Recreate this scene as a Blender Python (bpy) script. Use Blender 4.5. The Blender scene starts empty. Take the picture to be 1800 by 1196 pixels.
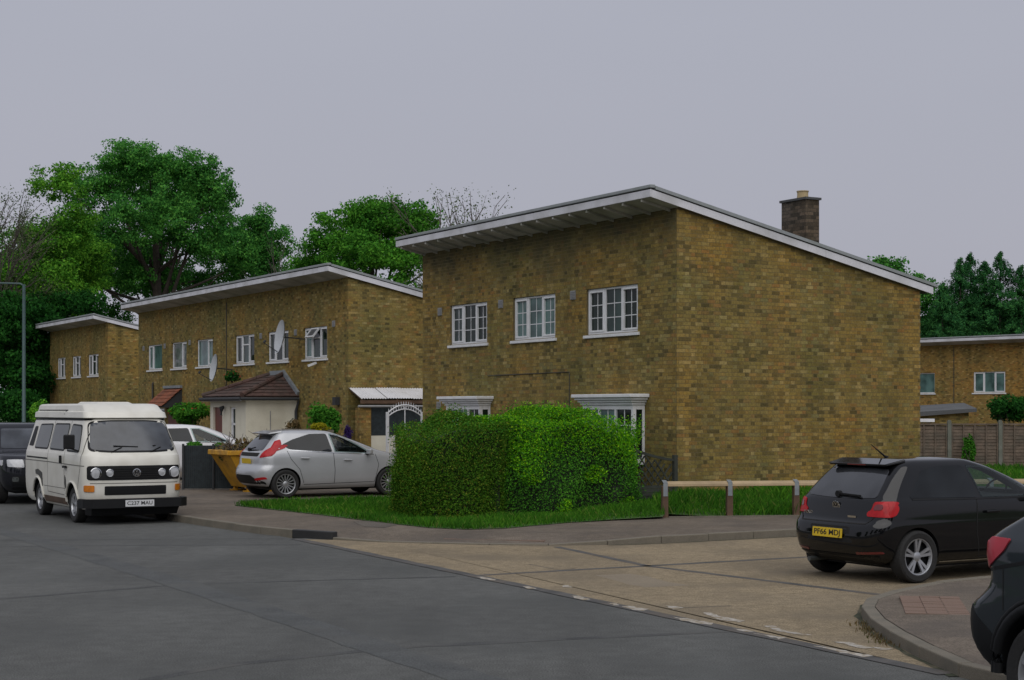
import bpy, bmesh, math, random
import numpy as np
from mathutils import Vector, Matrix
from mathutils.bvhtree import BVHTree
from mathutils.geometry import delaunay_2d_cdt
R = math.radians
SC = bpy.context.scene
COL = SC.collection
random.seed(7)
RNG = np.random.default_rng(7)

# ---------------------------------------------------------------- camera, sky, sun, exposure
EYE = 2.05
FPX = 2838.0          # focal length in photograph pixels (1800 wide)
HOR = 720.0           # horizon row in the photograph
cam = bpy.data.cameras.new('camera')
camo = bpy.data.objects.new('camera', cam); COL.objects.link(camo)
camo.location = (0, 0, EYE); camo.rotation_euler = (R(90), 0, 0)
cam.sensor_width = 36.0; cam.lens = 36.0 * FPX / 1800.0
cam.shift_y = (HOR - 598.0) / 1800.0
cam.clip_end = 3000; cam.clip_start = 0.1
SC.camera = camo

SUN_EL, SUN_AZ = R(52), R(176)       # azimuth clockwise from +Y
w = bpy.data.worlds.new('World'); SC.world = w; w.use_nodes = True
nt = w.node_tree; nt.nodes.clear()
out = nt.nodes.new('ShaderNodeOutputWorld'); bg = nt.nodes.new('ShaderNodeBackground')
sky = nt.nodes.new('ShaderNodeTexSky'); sky.sky_type = 'NISHITA'; sky.sun_disc = False
sky.sun_elevation = SUN_EL; sky.sun_rotation = SUN_AZ; sky.dust_density = 6.0; sky.air_density = 1.0
hsv = nt.nodes.new('ShaderNodeHueSaturation'); hsv.inputs['Saturation'].default_value = 0.35; hsv.inputs['Value'].default_value = 0.8
# an even cloud deck laid over the clear sky: soft noise in the sky direction
tc = nt.nodes.new('ShaderNodeTexCoord'); nz = nt.nodes.new('ShaderNodeTexNoise')
nz.inputs['Scale'].default_value = 2.2; nz.inputs['Detail'].default_value = 3.0; nz.inputs['Roughness'].default_value = 0.45
mp = nt.nodes.new('ShaderNodeMapping'); mp.inputs['Scale'].default_value = (1, 1, 2.6)
nt.links.new(tc.outputs['Generated'], mp.inputs['Vector']); nt.links.new(mp.outputs['Vector'], nz.inputs['Vector'])
cr = nt.nodes.new('ShaderNodeValToRGB')
cr.color_ramp.elements[0].position = 0.25; cr.color_ramp.elements[0].color = (3.30, 3.48, 4.14, 1)
cr.color_ramp.elements[1].position = 0.75; cr.color_ramp.elements[1].color = (3.66, 3.80, 4.44, 1)
nt.links.new(nz.outputs['Fac'], cr.inputs['Fac'])
sz = nt.nodes.new('ShaderNodeSeparateXYZ'); nt.links.new(tc.outputs['Generated'], sz.inputs[0])
hz = nt.nodes.new('ShaderNodeMapRange'); hz.inputs['From Min'].default_value = 0.0; hz.inputs['From Max'].default_value = 0.30
hz.inputs['To Min'].default_value = 1.0; hz.inputs['To Max'].default_value = 0.0; nt.links.new(sz.outputs['Z'], hz.inputs['Value'])
hm = nt.nodes.new('ShaderNodeMix'); hm.data_type = 'RGBA'; nt.links.new(hz.outputs['Result'], hm.inputs['Factor'])
nt.links.new(cr.outputs['Color'], hm.inputs['A']); hm.inputs['B'].default_value = (3.50, 3.50, 4.02, 1)
mx = nt.nodes.new('ShaderNodeMix'); mx.data_type = 'RGBA'; mx.inputs['Factor'].default_value = 0.93
nt.links.new(sky.outputs['Color'], hsv.inputs['Color'])
nt.links.new(hsv.outputs['Color'], mx.inputs['A']); nt.links.new(hm.outputs['Result'], mx.inputs['B'])
nt.links.new(mx.outputs['Result'], bg.inputs['Color']); bg.inputs['Strength'].default_value = 0.1
nt.links.new(bg.outputs['Background'], out.inputs['Surface'])

sl = bpy.data.lights.new('sun', 'SUN'); sl.energy = 1.5; sl.angle = R(80); sl.color = (1.0, 0.97, 0.92)
so = bpy.data.objects.new('sun', sl); COL.objects.link(so)
sdir = Vector((math.sin(SUN_AZ) * math.cos(SUN_EL), math.cos(SUN_AZ) * math.cos(SUN_EL), math.sin(SUN_EL)))
so.rotation_euler = (-sdir).to_track_quat('-Z', 'Y').to_euler(); so.location = sdir * 60
vs = SC.view_settings; vs.view_transform = 'Standard'; vs.look = 'None'; vs.gamma = 1.0; vs.exposure = 0.25
vs.use_curve_mapping = False
SC.cycles.max_bounces = 8; SC.cycles.transparent_max_bounces = 12

# ---------------------------------------------------------------- frame of the street
D1 = Vector((-0.5015, 0.8652, 0)); D1.normalize()     # along the house fronts, away to the left
D2 = Vector((D1.y, -D1.x, 0))                         # along the gables, away to the right
ROT = math.atan2(D2.y, D2.x)                          # local x = D2, local y = D1
def G(px, py, z=0.0):                                 # a photographed ground spot -> its place on the ground
    Y = FPX * (EYE - z) / (py - HOR); return Vector(((px - 900) / FPX * Y, Y, z))
def PD(px, py, Y):
    return Vector(((px - 900) / FPX * Y, Y, EYE - (py - HOR) / FPX * Y))

# ---------------------------------------------------------------- mesh helpers
def link(o, parent=None):
    COL.objects.link(o)
    if parent is not None: o.parent = parent
    return o
def tag(o, label=None, cat=None, group=None, kind=None):
    if label: o['label'] = label
    if cat: o['category'] = cat
    if group: o['group'] = group
    if kind: o['kind'] = kind
    return o
def empty(name, loc=(0, 0, 0), rz=0.0):
    o = bpy.data.objects.new(name, None); o.empty_display_size = 0.2
    o.location = loc; o.rotation_euler = (0, 0, rz); COL.objects.link(o); return o
class MB:
    def __init__(s): s.v = []; s.f = []; s.uv = []; s.mi = []; s.cm = 0
    def face(s, pts, uv=None):
        n = len(s.v); s.v += [tuple(p) for p in pts]; s.f.append(tuple(range(n, n + len(pts))))
        s.uv.append(uv); s.mi.append(s.cm)
    def box(s, x0, x1, y0, y1, z0, z1, M=None, skip=''):
        c = [(x0, y0, z0), (x1, y0, z0), (x1, y1, z0), (x0, y1, z0), (x0, y0, z1), (x1, y0, z1), (x1, y1, z1), (x0, y1, z1)]
        s.hexa(c, M)
    def hexa(s, c, M=None):
        if M is not None: c = [tuple(M @ Vector(p)) for p in c]
        n = len(s.v); s.v += [tuple(p) for p in c]
        for q in ((0, 3, 2, 1), (4, 5, 6, 7), (0, 1, 5, 4), (1, 2, 6, 5), (2, 3, 7, 6), (3, 0, 4, 7)):
            s.f.append(tuple(n + i for i in q)); s.uv.append(None); s.mi.append(s.cm)
    def prism(s, pts, h, M=None):                     # 2-D outline (ccw) raised along z by h=(z0,z1)
        n = len(pts); lo = [(p[0], p[1], h[0]) for p in pts]; hi = [(p[0], p[1], h[1]) for p in pts]
        if M is not None: lo = [tuple(M @ Vector(p)) for p in lo]; hi = [tuple(M @ Vector(p)) for p in hi]
        s.face(lo[::-1]); s.face(hi)
        for i in range(n):
            j = (i + 1) % n; s.face([lo[i], lo[j], hi[j], hi[i]])
    def bar(s, a, b, w, h, up=(0, 0, 1)):             # square bar between two points
        a = Vector(a); b = Vector(b); d = (b - a).normalized(); u = Vector(up)
        if abs(d.dot(u)) > 0.98: u = Vector((1, 0, 0))
        x = d.cross(u).normalized() * w / 2; y = x.cross(d).normalized() * h / 2
        s.hexa([a - x - y, a + x - y, a + x + y, a - x + y, b - x - y, b + x - y, b + x + y, b - x + y])
    def tube(s, path, rad, n=8, cap=True):
        P = [Vector(p) for p in path]; rings = []
        rr = rad if isinstance(rad, (list, tuple)) else [rad] * len(P)
        ref = Vector((0, 0, 1))
        for i, p in enumerate(P):
            d = (P[min(i + 1, len(P) - 1)] - P[max(i - 1, 0)]).normalized()
            r = ref if abs(d.dot(ref)) < 0.95 else Vector((1, 0, 0))
            x = d.cross(r).normalized(); y = x.cross(d).normalized()
            base = len(s.v)
            for k in range(n):
                a = 2 * math.pi * k / n
                s.v.append(tuple(p + (x * math.cos(a) + y * math.sin(a)) * rr[i]))
            rings.append(base)
        for i in range(len(P) - 1):
            for k in range(n):
                s.f.append((rings[i] + k, rings[i] + (k + 1) % n, rings[i + 1] + (k + 1) % n, rings[i + 1] + k)); s.uv.append(None); s.mi.append(s.cm)
        if cap:
            s.f.append(tuple(rings[0] + k for k in range(n))[::-1]); s.uv.append(None); s.mi.append(s.cm)
            s.f.append(tuple(rings[-1] + k for k in range(n))); s.uv.append(None); s.mi.append(s.cm)
    def lathe(s, prof, n=32, M=None, closed=False):   # profile [(r, h)] round local z
        rings = []
        for r, h in prof:
            b = len(s.v); rings.append(b)
            for k in range(n):
                a = 2 * math.pi * k / n; p = Vector((r * math.cos(a), r * math.sin(a), h))
                s.v.append(tuple(M @ p if M is not None else p))
        m = len(prof)
        for i in range(m if closed else m - 1):
            a, b = rings[i], rings[(i + 1) % m]
            for k in range(n):
                s.f.append((a + k, a + (k + 1) % n, b + (k + 1) % n, b + k)); s.uv.append(None); s.mi.append(s.cm)
    def build(s, name, mat, parent=None, smooth=None, bevel=0.0):
        me = bpy.data.meshes.new(name); me.from_pydata(s.v, [], s.f)
        if any(u is not None for u in s.uv):
            l = me.uv_layers.new(name='UVMap'); i = 0
            for f, u in zip(s.f, s.uv):
                for k in range(len(f)):
                    l.data[i].uv = u[k] if u is not None else (0, 0); i += 1
        for m_ in (mat if isinstance(mat, (list, tuple)) else [mat]): me.materials.append(m_)
        if any(s.mi): me.polygons.foreach_set('material_index', s.mi)
        if smooth is not None:
            me.polygons.foreach_set('use_smooth', [True] * len(me.polygons)); me.set_sharp_from_angle(angle=R(smooth))
        me.update()
        o = bpy.data.objects.new(name, me); link(o, parent)
        if bevel:
            m = o.modifiers.new('bevel', 'BEVEL'); m.width = bevel; m.segments = 2; m.limit_method = 'ANGLE'; m.angle_limit = R(40)
        return o
def np_mesh(name, V, F, mat, parent=None, k=4, smooth=False):     # fast mesh: V (n,3), F (m,k)
    me = bpy.data.meshes.new(name); V = np.asarray(V, np.float32); F = np.asarray(F, np.int32)
    me.vertices.add(len(V)); me.vertices.foreach_set('co', V.ravel())
    me.loops.add(F.size); me.loops.foreach_set('vertex_index', F.ravel())
    me.polygons.add(len(F)); me.polygons.foreach_set('loop_start', np.arange(0, F.size, k, dtype=np.int32))
    me.update(calc_edges=True); me.materials.append(mat)
    me.polygons.foreach_set('use_smooth', np.full(len(F), bool(smooth)))
    o = bpy.data.objects.new(name, me); link(o, parent); return o
def copy_to(o, parent, loc=None, rot=None):
    c = o.copy(); COL.objects.link(c); c.parent = parent
    if loc is not None: c.location = loc
    if rot is not None: c.rotation_euler = rot
    return c

# ---------------------------------------------------------------- materials
def nodes_of(name):
    m = bpy.data.materials.new(name); m.use_nodes = True; t = m.node_tree
    return m, t, t.nodes['Principled BSDF']
def N(t, typ, **kw):
    n = t.nodes.new(typ)
    for k, v in kw.items():
        if k in n.inputs: n.inputs[k].default_value = v
        else: setattr(n, k, v)
    return n
def ramp(t, stops, interp='LINEAR'):
    n = t.nodes.new('ShaderNodeValToRGB'); e = n.color_ramp.elements; n.color_ramp.interpolation = interp
    while len(e) < len(stops): e.new(0.5)
    for el, (p, c) in zip(e, stops): el.position = p; el.color = tuple(c) + (1,)
    return n
def mixc(t, a, b, fac, mode='MIX'):
    n = t.nodes.new('ShaderNodeMix'); n.data_type = 'RGBA'; n.blend_type = mode
    for k, v in (('A', a), ('B', b), ('Factor', fac)):
        if isinstance(v, (int, float)): n.inputs[k].default_value = v
        elif isinstance(v, tuple): n.inputs[k].default_value = v + (1,) if len(v) == 3 else v
        else: t.links.new(v, n.inputs[k])
    return n.outputs['Result']
def math_(t, op, a, b=None):
    n = t.nodes.new('ShaderNodeMath'); n.operation = op
    for i, v in enumerate((a, b)):
        if v is None: continue
        if isinstance(v, (int, float)): n.inputs[i].default_value = v
        else: t.links.new(v, n.inputs[i])
    return n.outputs[0]
def mat(name, col, rough=0.6, var=0.12, scale=6.0, fine=0.0, fscale=80.0, bump=0.0, bscale=60.0, metal=0.0, spec=0.5,
        coat=0.0, stain=None, sscale=1.2, samt=0.5, coord='Object', rvar=0.0, mid=0.0, mscale=14.0):
    m, t, b = nodes_of(name)
    tcn = t.nodes.new('ShaderNodeTexCoord'); co = tcn.outputs[coord]
    def noise(s, d=4.0):
        n = N(t, 'ShaderNodeTexNoise', Scale=s, Detail=d); t.links.new(co, n.inputs['Vector']); return n.outputs['Fac']
    c1 = tuple(max(0, c * (1 - var)) for c in col); c2 = tuple(min(1, c * (1 + var)) for c in col)
    r = ramp(t, [(0.3, c1), (0.7, c2)]); nz_ = noise(scale); t.links.new(nz_, r.inputs['Fac']); c = r.outputs['Color']
    if fine:
        r2 = ramp(t, [(0.35, (1 - fine,) * 3), (0.65, (1 + fine,) * 3)]); t.links.new(noise(fscale, 2.0), r2.inputs['Fac'])
        c = mixc(t, c, r2.outputs['Color'], 1.0, 'MULTIPLY')
    if mid:
        r4 = ramp(t, [(0.35, (1 - mid,) * 3), (0.65, (1 + mid,) * 3)]); t.links.new(noise(mscale, 5.0), r4.inputs['Fac'])
        c = mixc(t, c, r4.outputs['Color'], 1.0, 'MULTIPLY')
    if stain:
        r3 = ramp(t, [(0.45, (0, 0, 0)), (0.7, (samt,) * 3)]); t.links.new(noise(sscale, 6.0), r3.inputs['Fac'])
        c = mixc(t, c, stain, r3.outputs['Color'])
    t.links.new(c, b.inputs['Base Color'])
    b.inputs['Roughness'].default_value = rough; b.inputs['Metallic'].default_value = metal
    b.inputs['Specular IOR Level'].default_value = spec; b.inputs['Coat Weight'].default_value = coat
    b.inputs['Coat Roughness'].default_value = 0.07
    if rvar:
        mr = N(t, 'ShaderNodeMapRange'); mr.inputs['To Min'].default_value = max(0.02, rough - rvar); mr.inputs['To Max'].default_value = min(1, rough + rvar)
        t.links.new(noise(scale * 2.3), mr.inputs['Value']); t.links.new(mr.outputs['Result'], b.inputs['Roughness'])
    if bump:
        bn = N(t, 'ShaderNodeBump', Strength=bump); bn.inputs['Distance'].default_value = 0.01
        t.links.new(noise(bscale, 3.0), bn.inputs['Height']); t.links.new(bn.outputs['Normal'], b.inputs['Normal'])
    return m
BRICKS = [(0.0, (0.080, 0.066, 0.036)), (0.06, (0.120, 0.094, 0.047)), (0.16, (0.165, 0.128, 0.058)), (0.28, (0.200, 0.140, 0.055)),
          (0.40, (0.215, 0.165, 0.070)), (0.52, (0.250, 0.188, 0.070)), (0.64, (0.228, 0.178, 0.082)), (0.74, (0.280, 0.205, 0.082)), (0.82, (0.245, 0.138, 0.062)),
          (0.88, (0.185, 0.168, 0.092)), (0.95, (0.310, 0.240, 0.115)), (1.0, (0.36, 0.28, 0.15))]
_m = (0.225, 0.172, 0.072)
BRICKS = [(p_, tuple(c_ * 0.84 + m_ * 0.16 for c_, m_ in zip(q_, _m))) for p_, q_ in BRICKS]
def brick_mat(name, mode, tint=(1, 1, 1), algae=None, stops=BRICKS, mortar=(0.165, 0.132, 0.066)):
    m, t, b = nodes_of(name)
    geo = t.nodes.new('ShaderNodeNewGeometry'); pos = geo.outputs['Position']
    if mode == 'geo':
        oi = t.nodes.new('ShaderNodeObjectInfo')
        rnd = math_(t, 'FRACT', math_(t, 'ADD', geo.outputs['Random Per Island'], oi.outputs['Random']))
    else:
        uvn = t.nodes.new('ShaderNodeUVMap'); sep = t.nodes.new('ShaderNodeSeparateXYZ'); t.links.new(uvn.outputs['UV'], sep.inputs[0])
        v = math_(t, 'DIVIDE', sep.outputs['Y'], 0.075); row = math_(t, 'FLOOR', v); fv = math_(t, 'FRACT', v)
        u = math_(t, 'ADD', math_(t, 'DIVIDE', sep.outputs['X'], 0.15), math_(t, 'MULTIPLY', math_(t, 'MODULO', row, 2.0), 0.5))
        colm = math_(t, 'FLOOR', u); fu = math_(t, 'FRACT', u)
        cb = t.nodes.new('ShaderNodeCombineXYZ'); t.links.new(colm, cb.inputs[0]); t.links.new(row, cb.inputs[1])
        wn = t.nodes.new('ShaderNodeTexWhiteNoise'); wn.noise_dimensions = '2D'; t.links.new(cb.outputs[0], wn.inputs['Vector'])
        rnd = wn.outputs['Value']
        mask = math_(t, 'MAXIMUM', math_(t, 'LESS_THAN', fv, 0.13), math_(t, 'LESS_THAN', fu, 0.045))
    r = ramp(t, stops); t.links.new(rnd, r.inputs['Fac']); c = r.outputs['Color']
    if mode != 'geo': c = mixc(t, c, mortar, mask)
    n1 = N(t, 'ShaderNodeTexNoise', Scale=0.8, Detail=5.0); t.links.new(pos, n1.inputs['Vector'])
    rr = ramp(t, [(0.3, (0.78, 0.88, 0.86)), (0.5, (1, 1, 1)), (0.72, (1.20, 1.04, 0.84))]); t.links.new(n1.outputs['Fac'], rr.inputs['Fac'])
    c = mixc(t, c, rr.outputs['Color'], 1.0, 'MULTIPLY')
    n2 = N(t, 'ShaderNodeTexNoise', Scale=26.0, Detail=4.0); t.links.new(pos, n2.inputs['Vector'])
    r2 = ramp(t, [(0.3, (0.76,) * 3), (0.7, (1.22,) * 3)]); t.links.new(n2.outputs['Fac'], r2.inputs['Fac'])
    c = mixc(t, c, r2.outputs['Color'], 1.0, 'MULTIPLY')
    c = mixc(t, c, tint, 1.0, 'MULTIPLY')
    mp_ = t.nodes.new('ShaderNodeMapping'); mp_.inputs['Scale'].default_value = (2.6, 2.6, 0.28); t.links.new(pos, mp_.inputs['Vector'])
    n4 = N(t, 'ShaderNodeTexNoise', Scale=1.0, Detail=5.0); t.links.new(mp_.outputs['Vector'], n4.inputs['Vector'])      # rain streaks
    r4 = ramp(t, [(0.30, (0.80, 0.82, 0.80)), (0.55, (1.04,) * 3)]); t.links.new(n4.outputs['Fac'], r4.inputs['Fac'])
    c = mixc(t, c, r4.outputs['Color'], 1.0, 'MULTIPLY')
    if algae:                                          # green-black growth in blotches of its own
        n3 = N(t, 'ShaderNodeTexNoise', Scale=0.9, Detail=6.0, Roughness=0.65); t.links.new(pos, n3.inputs['Vector'])
        sp = t.nodes.new('ShaderNodeSeparateXYZ'); t.links.new(pos, sp.inputs[0])
        mr = N(t, 'ShaderNodeMapRange'); mr.inputs['From Min'].default_value = algae[0]; mr.inputs['From Max'].default_value = algae[1]
        mr.inputs['To Min'].default_value = -0.25; mr.inputs['To Max'].default_value = 0.32; t.links.new(sp.outputs['Z'], mr.inputs['Value'])
        r3 = ramp(t, [(0.5, (0, 0, 0)), (0.82, (0.72,) * 3)]); t.links.new(math_(t, 'ADD', n3.outputs['Fac'], mr.outputs['Result']), r3.inputs['Fac'])
        c = mixc(t, c, (0.050, 0.052, 0.034), r3.outputs['Color'])
    t.links.new(c, b.inputs['Base Color']); b.inputs['Roughness'].default_value = 0.92; b.inputs['Specular IOR Level'].default_value = 0.2
    bn = N(t, 'ShaderNodeBump', Strength=0.5); bn.inputs['Distance'].default_value = 0.006
    if mode == 'geo': t.links.new(n2.outputs['Fac'], bn.inputs['Height'])
    else: t.links.new(math_(t, 'ADD', math_(t, 'MULTIPLY', n2.outputs['Fac'], 0.5), math_(t, 'SUBTRACT', 1.0, mask)), bn.inputs['Height'])
    t.links.new(bn.outputs['Normal'], b.inputs['Normal'])
    return m
def leaf_mat(name, stops, trans=0.35, rough=0.55):
    m, t, b = nodes_of(name); geo = t.nodes.new('ShaderNodeNewGeometry')
    r = ramp(t, stops); t.links.new(geo.outputs['Random Per Island'], r.inputs['Fac'])
    n1 = N(t, 'ShaderNodeTexNoise', Scale=0.45, Detail=3.0); t.links.new(geo.outputs['Position'], n1.inputs['Vector'])
    rr = ramp(t, [(0.3, (0.72, 0.78, 0.75)), (0.7, (1.3, 1.2, 1.0))]); t.links.new(n1.outputs['Fac'], rr.inputs['Fac'])
    c = mixc(t, r.outputs['Color'], rr.outputs['Color'], 1.0, 'MULTIPLY')
    t.links.new(c, b.inputs['Base Color']); b.inputs['Roughness'].default_value = 0.75; b.inputs['Specular IOR Level'].default_value = 0.08
    tr = t.nodes.new('ShaderNodeBsdfTranslucent'); t.links.new(c, tr.inputs['Color'])
    ms = t.nodes.new('ShaderNodeMixShader'); ms.inputs[0].default_value = trans
    t.links.new(b.outputs[0], ms.inputs[1]); t.links.new(tr.outputs[0], ms.inputs[2])
    t.links.new(ms.outputs[0], t.nodes['Material Output'].inputs['Surface']); return m
def glass_mat(name, col, see=0.0, rough=0.03, tint=(0.55, 0.65, 0.62), ior=1.5):
    m, t, b = nodes_of(name)
    n1 = t.nodes.new('ShaderNodeTexCoord'); nn = N(t, 'ShaderNodeTexNoise', Scale=1.7, Detail=3.0); t.links.new(n1.outputs['Object'], nn.inputs['Vector'])
    r = ramp(t, [(0.35, tuple(c * 0.55 for c in col)), (0.65, tuple(c * 1.4 for c in col))]); t.links.new(nn.outputs['Fac'], r.inputs['Fac'])
    t.links.new(r.outputs['Color'], b.inputs['Base Color']); b.inputs['Roughness'].default_value = rough; b.inputs['IOR'].default_value = ior
    if see:
        tr = t.nodes.new('ShaderNodeBsdfTransparent'); tr.inputs['Color'].default_value = tint + (1,)
        gl = t.nodes.new('ShaderNodeBsdfGlossy'); gl.inputs['Roughness'].default_value = rough
        lw = t.nodes.new('ShaderNodeLayerWeight'); lw.inputs['Blend'].default_value = 0.5
        frv = math_(t, 'ADD', math_(t, 'MULTIPLY', math_(t, 'POWER', lw.outputs['Facing'], 4.0), 0.8), ((ior - 1) / (ior + 1)) ** 2)
        m1 = t.nodes.new('ShaderNodeMixShader'); t.links.new(frv, m1.inputs[0]); t.links.new(tr.outputs[0], m1.inputs[1]); t.links.new(gl.outputs[0], m1.inputs[2])
        m2 = t.nodes.new('ShaderNodeMixShader'); m2.inputs[0].default_value = see
        t.links.new(b.outputs[0], m2.inputs[1]); t.links.new(m1.outputs[0], m2.inputs[2])
        t.links.new(m2.outputs[0], t.nodes['Material Output'].inputs['Surface'])
    return m

MT = dict(
    asphalt=mat('asphalt', (0.094, 0.096, 0.092), 0.9, 0.12, 0.35, 0.38, 70, 0.5, 140, stain=(0.068, 0.071, 0.069), sscale=0.45, samt=0.7, mid=0.10, mscale=5.0, spec=0.25),
    tar=mat('tar', (0.062, 0.064, 0.064), 0.85, 0.2, 3, 0.35, 70, 0.3, 160, stain=(0.095, 0.094, 0.088), sscale=1.3, samt=0.95, spec=0.25),
    tar2=mat('tar_wide', (0.076, 0.080, 0.080), 0.88, 0.15, 3, 0.35, 70, 0.4, 140, stain=(0.092, 0.094, 0.090), sscale=1.2, samt=0.9, spec=0.25),
    tan=mat('tan_concrete', (0.235, 0.188, 0.122), 0.92, 0.13, 0.5, 0.34, 60, 0.5, 140, mid=0.14, mscale=7.0, spec=0.25, stain=(0.145, 0.120, 0.086), sscale=0.7, samt=0.75),
    tan2=mat('tan_patch', (0.205, 0.168, 0.118), 0.9, 0.10, 1.5, 0.25, 130, 0.3, 160),
    jointar=mat('joint_tar', (0.068, 0.066, 0.064), 0.85, 0.3, 4, 0.25, 120, 0.3, 160, stain=(0.11, 0.09, 0.07), sscale=2.2, samt=0.7),
    pave=mat('pavement_asphalt', (0.138, 0.114, 0.090), 0.92, 0.16, 0.7, 0.32, 60, 0.5, 140, mid=0.12, mscale=6.0, spec=0.25, stain=(0.090, 0.078, 0.068), sscale=0.9, samt=0.7),
    pave2=mat('pavement_patch', (0.105, 0.092, 0.078), 0.92, 0.16, 0.9, 0.32, 60, 0.5, 140, mid=0.12, spec=0.25),
    kerb=mat('kerb_concrete', (0.165, 0.145, 0.112), 0.9, 0.2, 2.5, 0.22, 130, 0.35, 150, stain=(0.085, 0.080, 0.062), sscale=2.5, samt=0.75),
    gully=mat('gully_iron', (0.018, 0.018, 0.018), 0.6, 0.2, 5, 0.2, 90),
    paver=mat('red_paver', (0.185, 0.118, 0.086), 0.9, 0.22, 3.0, 0.22, 120, 0.3, 150, stain=(0.10, 0.085, 0.07), sscale=3.0, samt=0.7),
    paint=mat('road_paint', (0.36, 0.335, 0.295), 0.85, 0.12, 5, 0.25, 60, stain=(0.215, 0.172, 0.112), sscale=11.0, samt=1.6),
    soil=mat('ground_soil', (0.045, 0.10, 0.022), 0.95, 0.3, 0.8, 0.3, 60, 0.4, 50, stain=(0.075, 0.055, 0.03), sscale=1.1, samt=0.6),
    white=mat('white_upvc', (0.70, 0.71, 0.73), 0.45, 0.04, 3, 0.04, 30, stain=(0.45, 0.44, 0.42), sscale=4.0, samt=0.30),
    fascia=mat('fascia_paint', (0.62, 0.62, 0.66), 0.55, 0.05, 2, 0.05, 40, stain=(0.34, 0.34, 0.33), sscale=1.3, samt=0.65),
    trim=mat('roof_edge_trim', (0.27, 0.29, 0.30), 0.6, 0.15, 2, 0.1, 40, stain=(0.15, 0.17, 0.15), sscale=2.0, samt=0.6),
    gap=mat('dark_gap', (0.03, 0.032, 0.035), 0.8),
    felt=mat('roof_felt', (0.075, 0.078, 0.080), 0.9, 0.2, 1.2, 0.2, 60, 0.3, 60),
    soffit=mat('soffit_board', (0.40, 0.395, 0.36), 0.8, 0.2, 1.8, 0.1, 40, stain=(0.16, 0.175, 0.12), sscale=1.1, samt=0.7),
    brickg=brick_mat('stock_brick_gable', 'geo', (0.98, 0.94, 0.70)),
    brickf=brick_mat('stock_brick_front', 'geo', (1.0, 0.98, 0.76), algae=(4.2, 6.0)),
    bricku=brick_mat('stock_brick_wall', 'uv', (0.97, 0.95, 0.74)),
    bricku2=brick_mat('stock_brick_wall_ochre', 'uv', (1.1, 0.97, 0.72)),
    darkbrick=brick_mat('chimney_brick', 'uv', (1, 1, 1), stops=[(0, (0.045, 0.040, 0.034)), (0.5, (0.085, 0.072, 0.058)), (1, (0.13, 0.105, 0.085))], mortar=(0.05, 0.048, 0.042)),
    mortar=mat('mortar', (0.170, 0.135, 0.068), 0.95, 0.25, 2.0, 0.25, 70, 0.3, 80),
    glass=glass_mat('window_glass_dark', (0.007, 0.016, 0.011), ior=1.33),
    curtain=glass_mat('window_glass_net_curtain', (0.085, 0.150, 0.14), ior=1.4),
    dim=glass_mat('window_glass_dim_curtain', (0.028, 0.050, 0.044), ior=1.35),
    blind=glass_mat('window_glass_blind', (0.19, 0.20, 0.21)),
    vent=mat('vent_grille', (0.26, 0.26, 0.26), 0.6, 0.1),
    cable=mat('dark_cable', (0.045, 0.042, 0.035), 0.6),
    lead=mat('lead_flashing', (0.20, 0.22, 0.235), 0.55, 0.15, 5),
    pot=mat('chimney_pot_clay', (0.40, 0.31, 0.17), 0.8, 0.12, 8),
    render=mat('cream_render', (0.66, 0.63, 0.52), 0.9, 0.06, 1.2, 0.06, 80, 0.25, 120, stain=(0.42, 0.39, 0.30), sscale=1.4, samt=0.4),
    tile=mat('roof_tile', (0.080, 0.043, 0.034), 0.85, 0.35, 5.0, 0.2, 70, 0.3, 60, stain=(0.055, 0.045, 0.038), sscale=2.0, samt=0.8),
    redtile=mat('red_canopy_tile', (0.24, 0.075, 0.035), 0.85, 0.25, 5, 0.15, 60, stain=(0.10, 0.05, 0.03), sscale=2, samt=0.6),
    door=mat('red_brown_door', (0.13, 0.032, 0.022), 0.45, 0.15, 6),
    alu=mat('corrugated_sheet', (0.60, 0.60, 0.62), 0.5, 0.06, 2, 0.05, 40, stain=(0.38, 0.36, 0.33), sscale=1.5, samt=0.5),
    wood=mat('new_timber_rail', (0.36, 0.27, 0.16), 0.8, 0.2, 2.5, 0.12, 90, 0.2, 90),
    postwood=mat('brown_timber_post', (0.105, 0.062, 0.038), 0.85, 0.25, 4, 0.15, 90, 0.3, 90),
    zinc=mat('galvanised_strap', (0.22, 0.245, 0.26), 0.55, 0.2, 9, metal=0.4),
    greywood=mat('weathered_fence_wood', (0.125, 0.092, 0.068), 0.9, 0.3, 4, 0.2, 60, 0.4, 60, stain=(0.075, 0.070, 0.055), sscale=3.0, samt=0.6),
    concrete=mat('concrete_post', (0.155, 0.158, 0.135), 0.9, 0.15, 4, 0.15, 80, 0.3, 90, stain=(0.08, 0.09, 0.06), sscale=3.0, samt=0.6),
    darkwood=mat('dark_trellis_wood', (0.030, 0.034, 0.026), 0.85, 0.3, 6),
    netting=mat('dark_netting', (0.020, 0.028, 0.032), 0.9, 0.3, 10, 0.3, 120),
    skip=mat('skip_yellow', (0.56, 0.29, 0.020), 0.5, 0.12, 3, 0.05, 40, stain=(0.20, 0.10, 0.03), sscale=4, samt=0.6),
    lamp=mat('lamp_post_paint', (0.045, 0.085, 0.085), 0.5, 0.12, 4),
    dish=mat('dish_grey', (0.42, 0.44, 0.46), 0.5, 0.06, 6),
    bark=mat('bark', (0.045, 0.036, 0.028), 0.95, 0.3, 5, 0.2, 40, 0.5, 30),
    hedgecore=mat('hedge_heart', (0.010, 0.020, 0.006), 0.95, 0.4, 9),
    moss=mat('gutter_moss', (0.035, 0.040, 0.020), 0.95, 0.4, 6, 0.3, 60, stain=(0.10, 0.085, 0.055), sscale=3.0, samt=0.9),
    twig=mat('twig', (0.10, 0.085, 0.075), 0.95, 0.2, 5),
)

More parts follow.
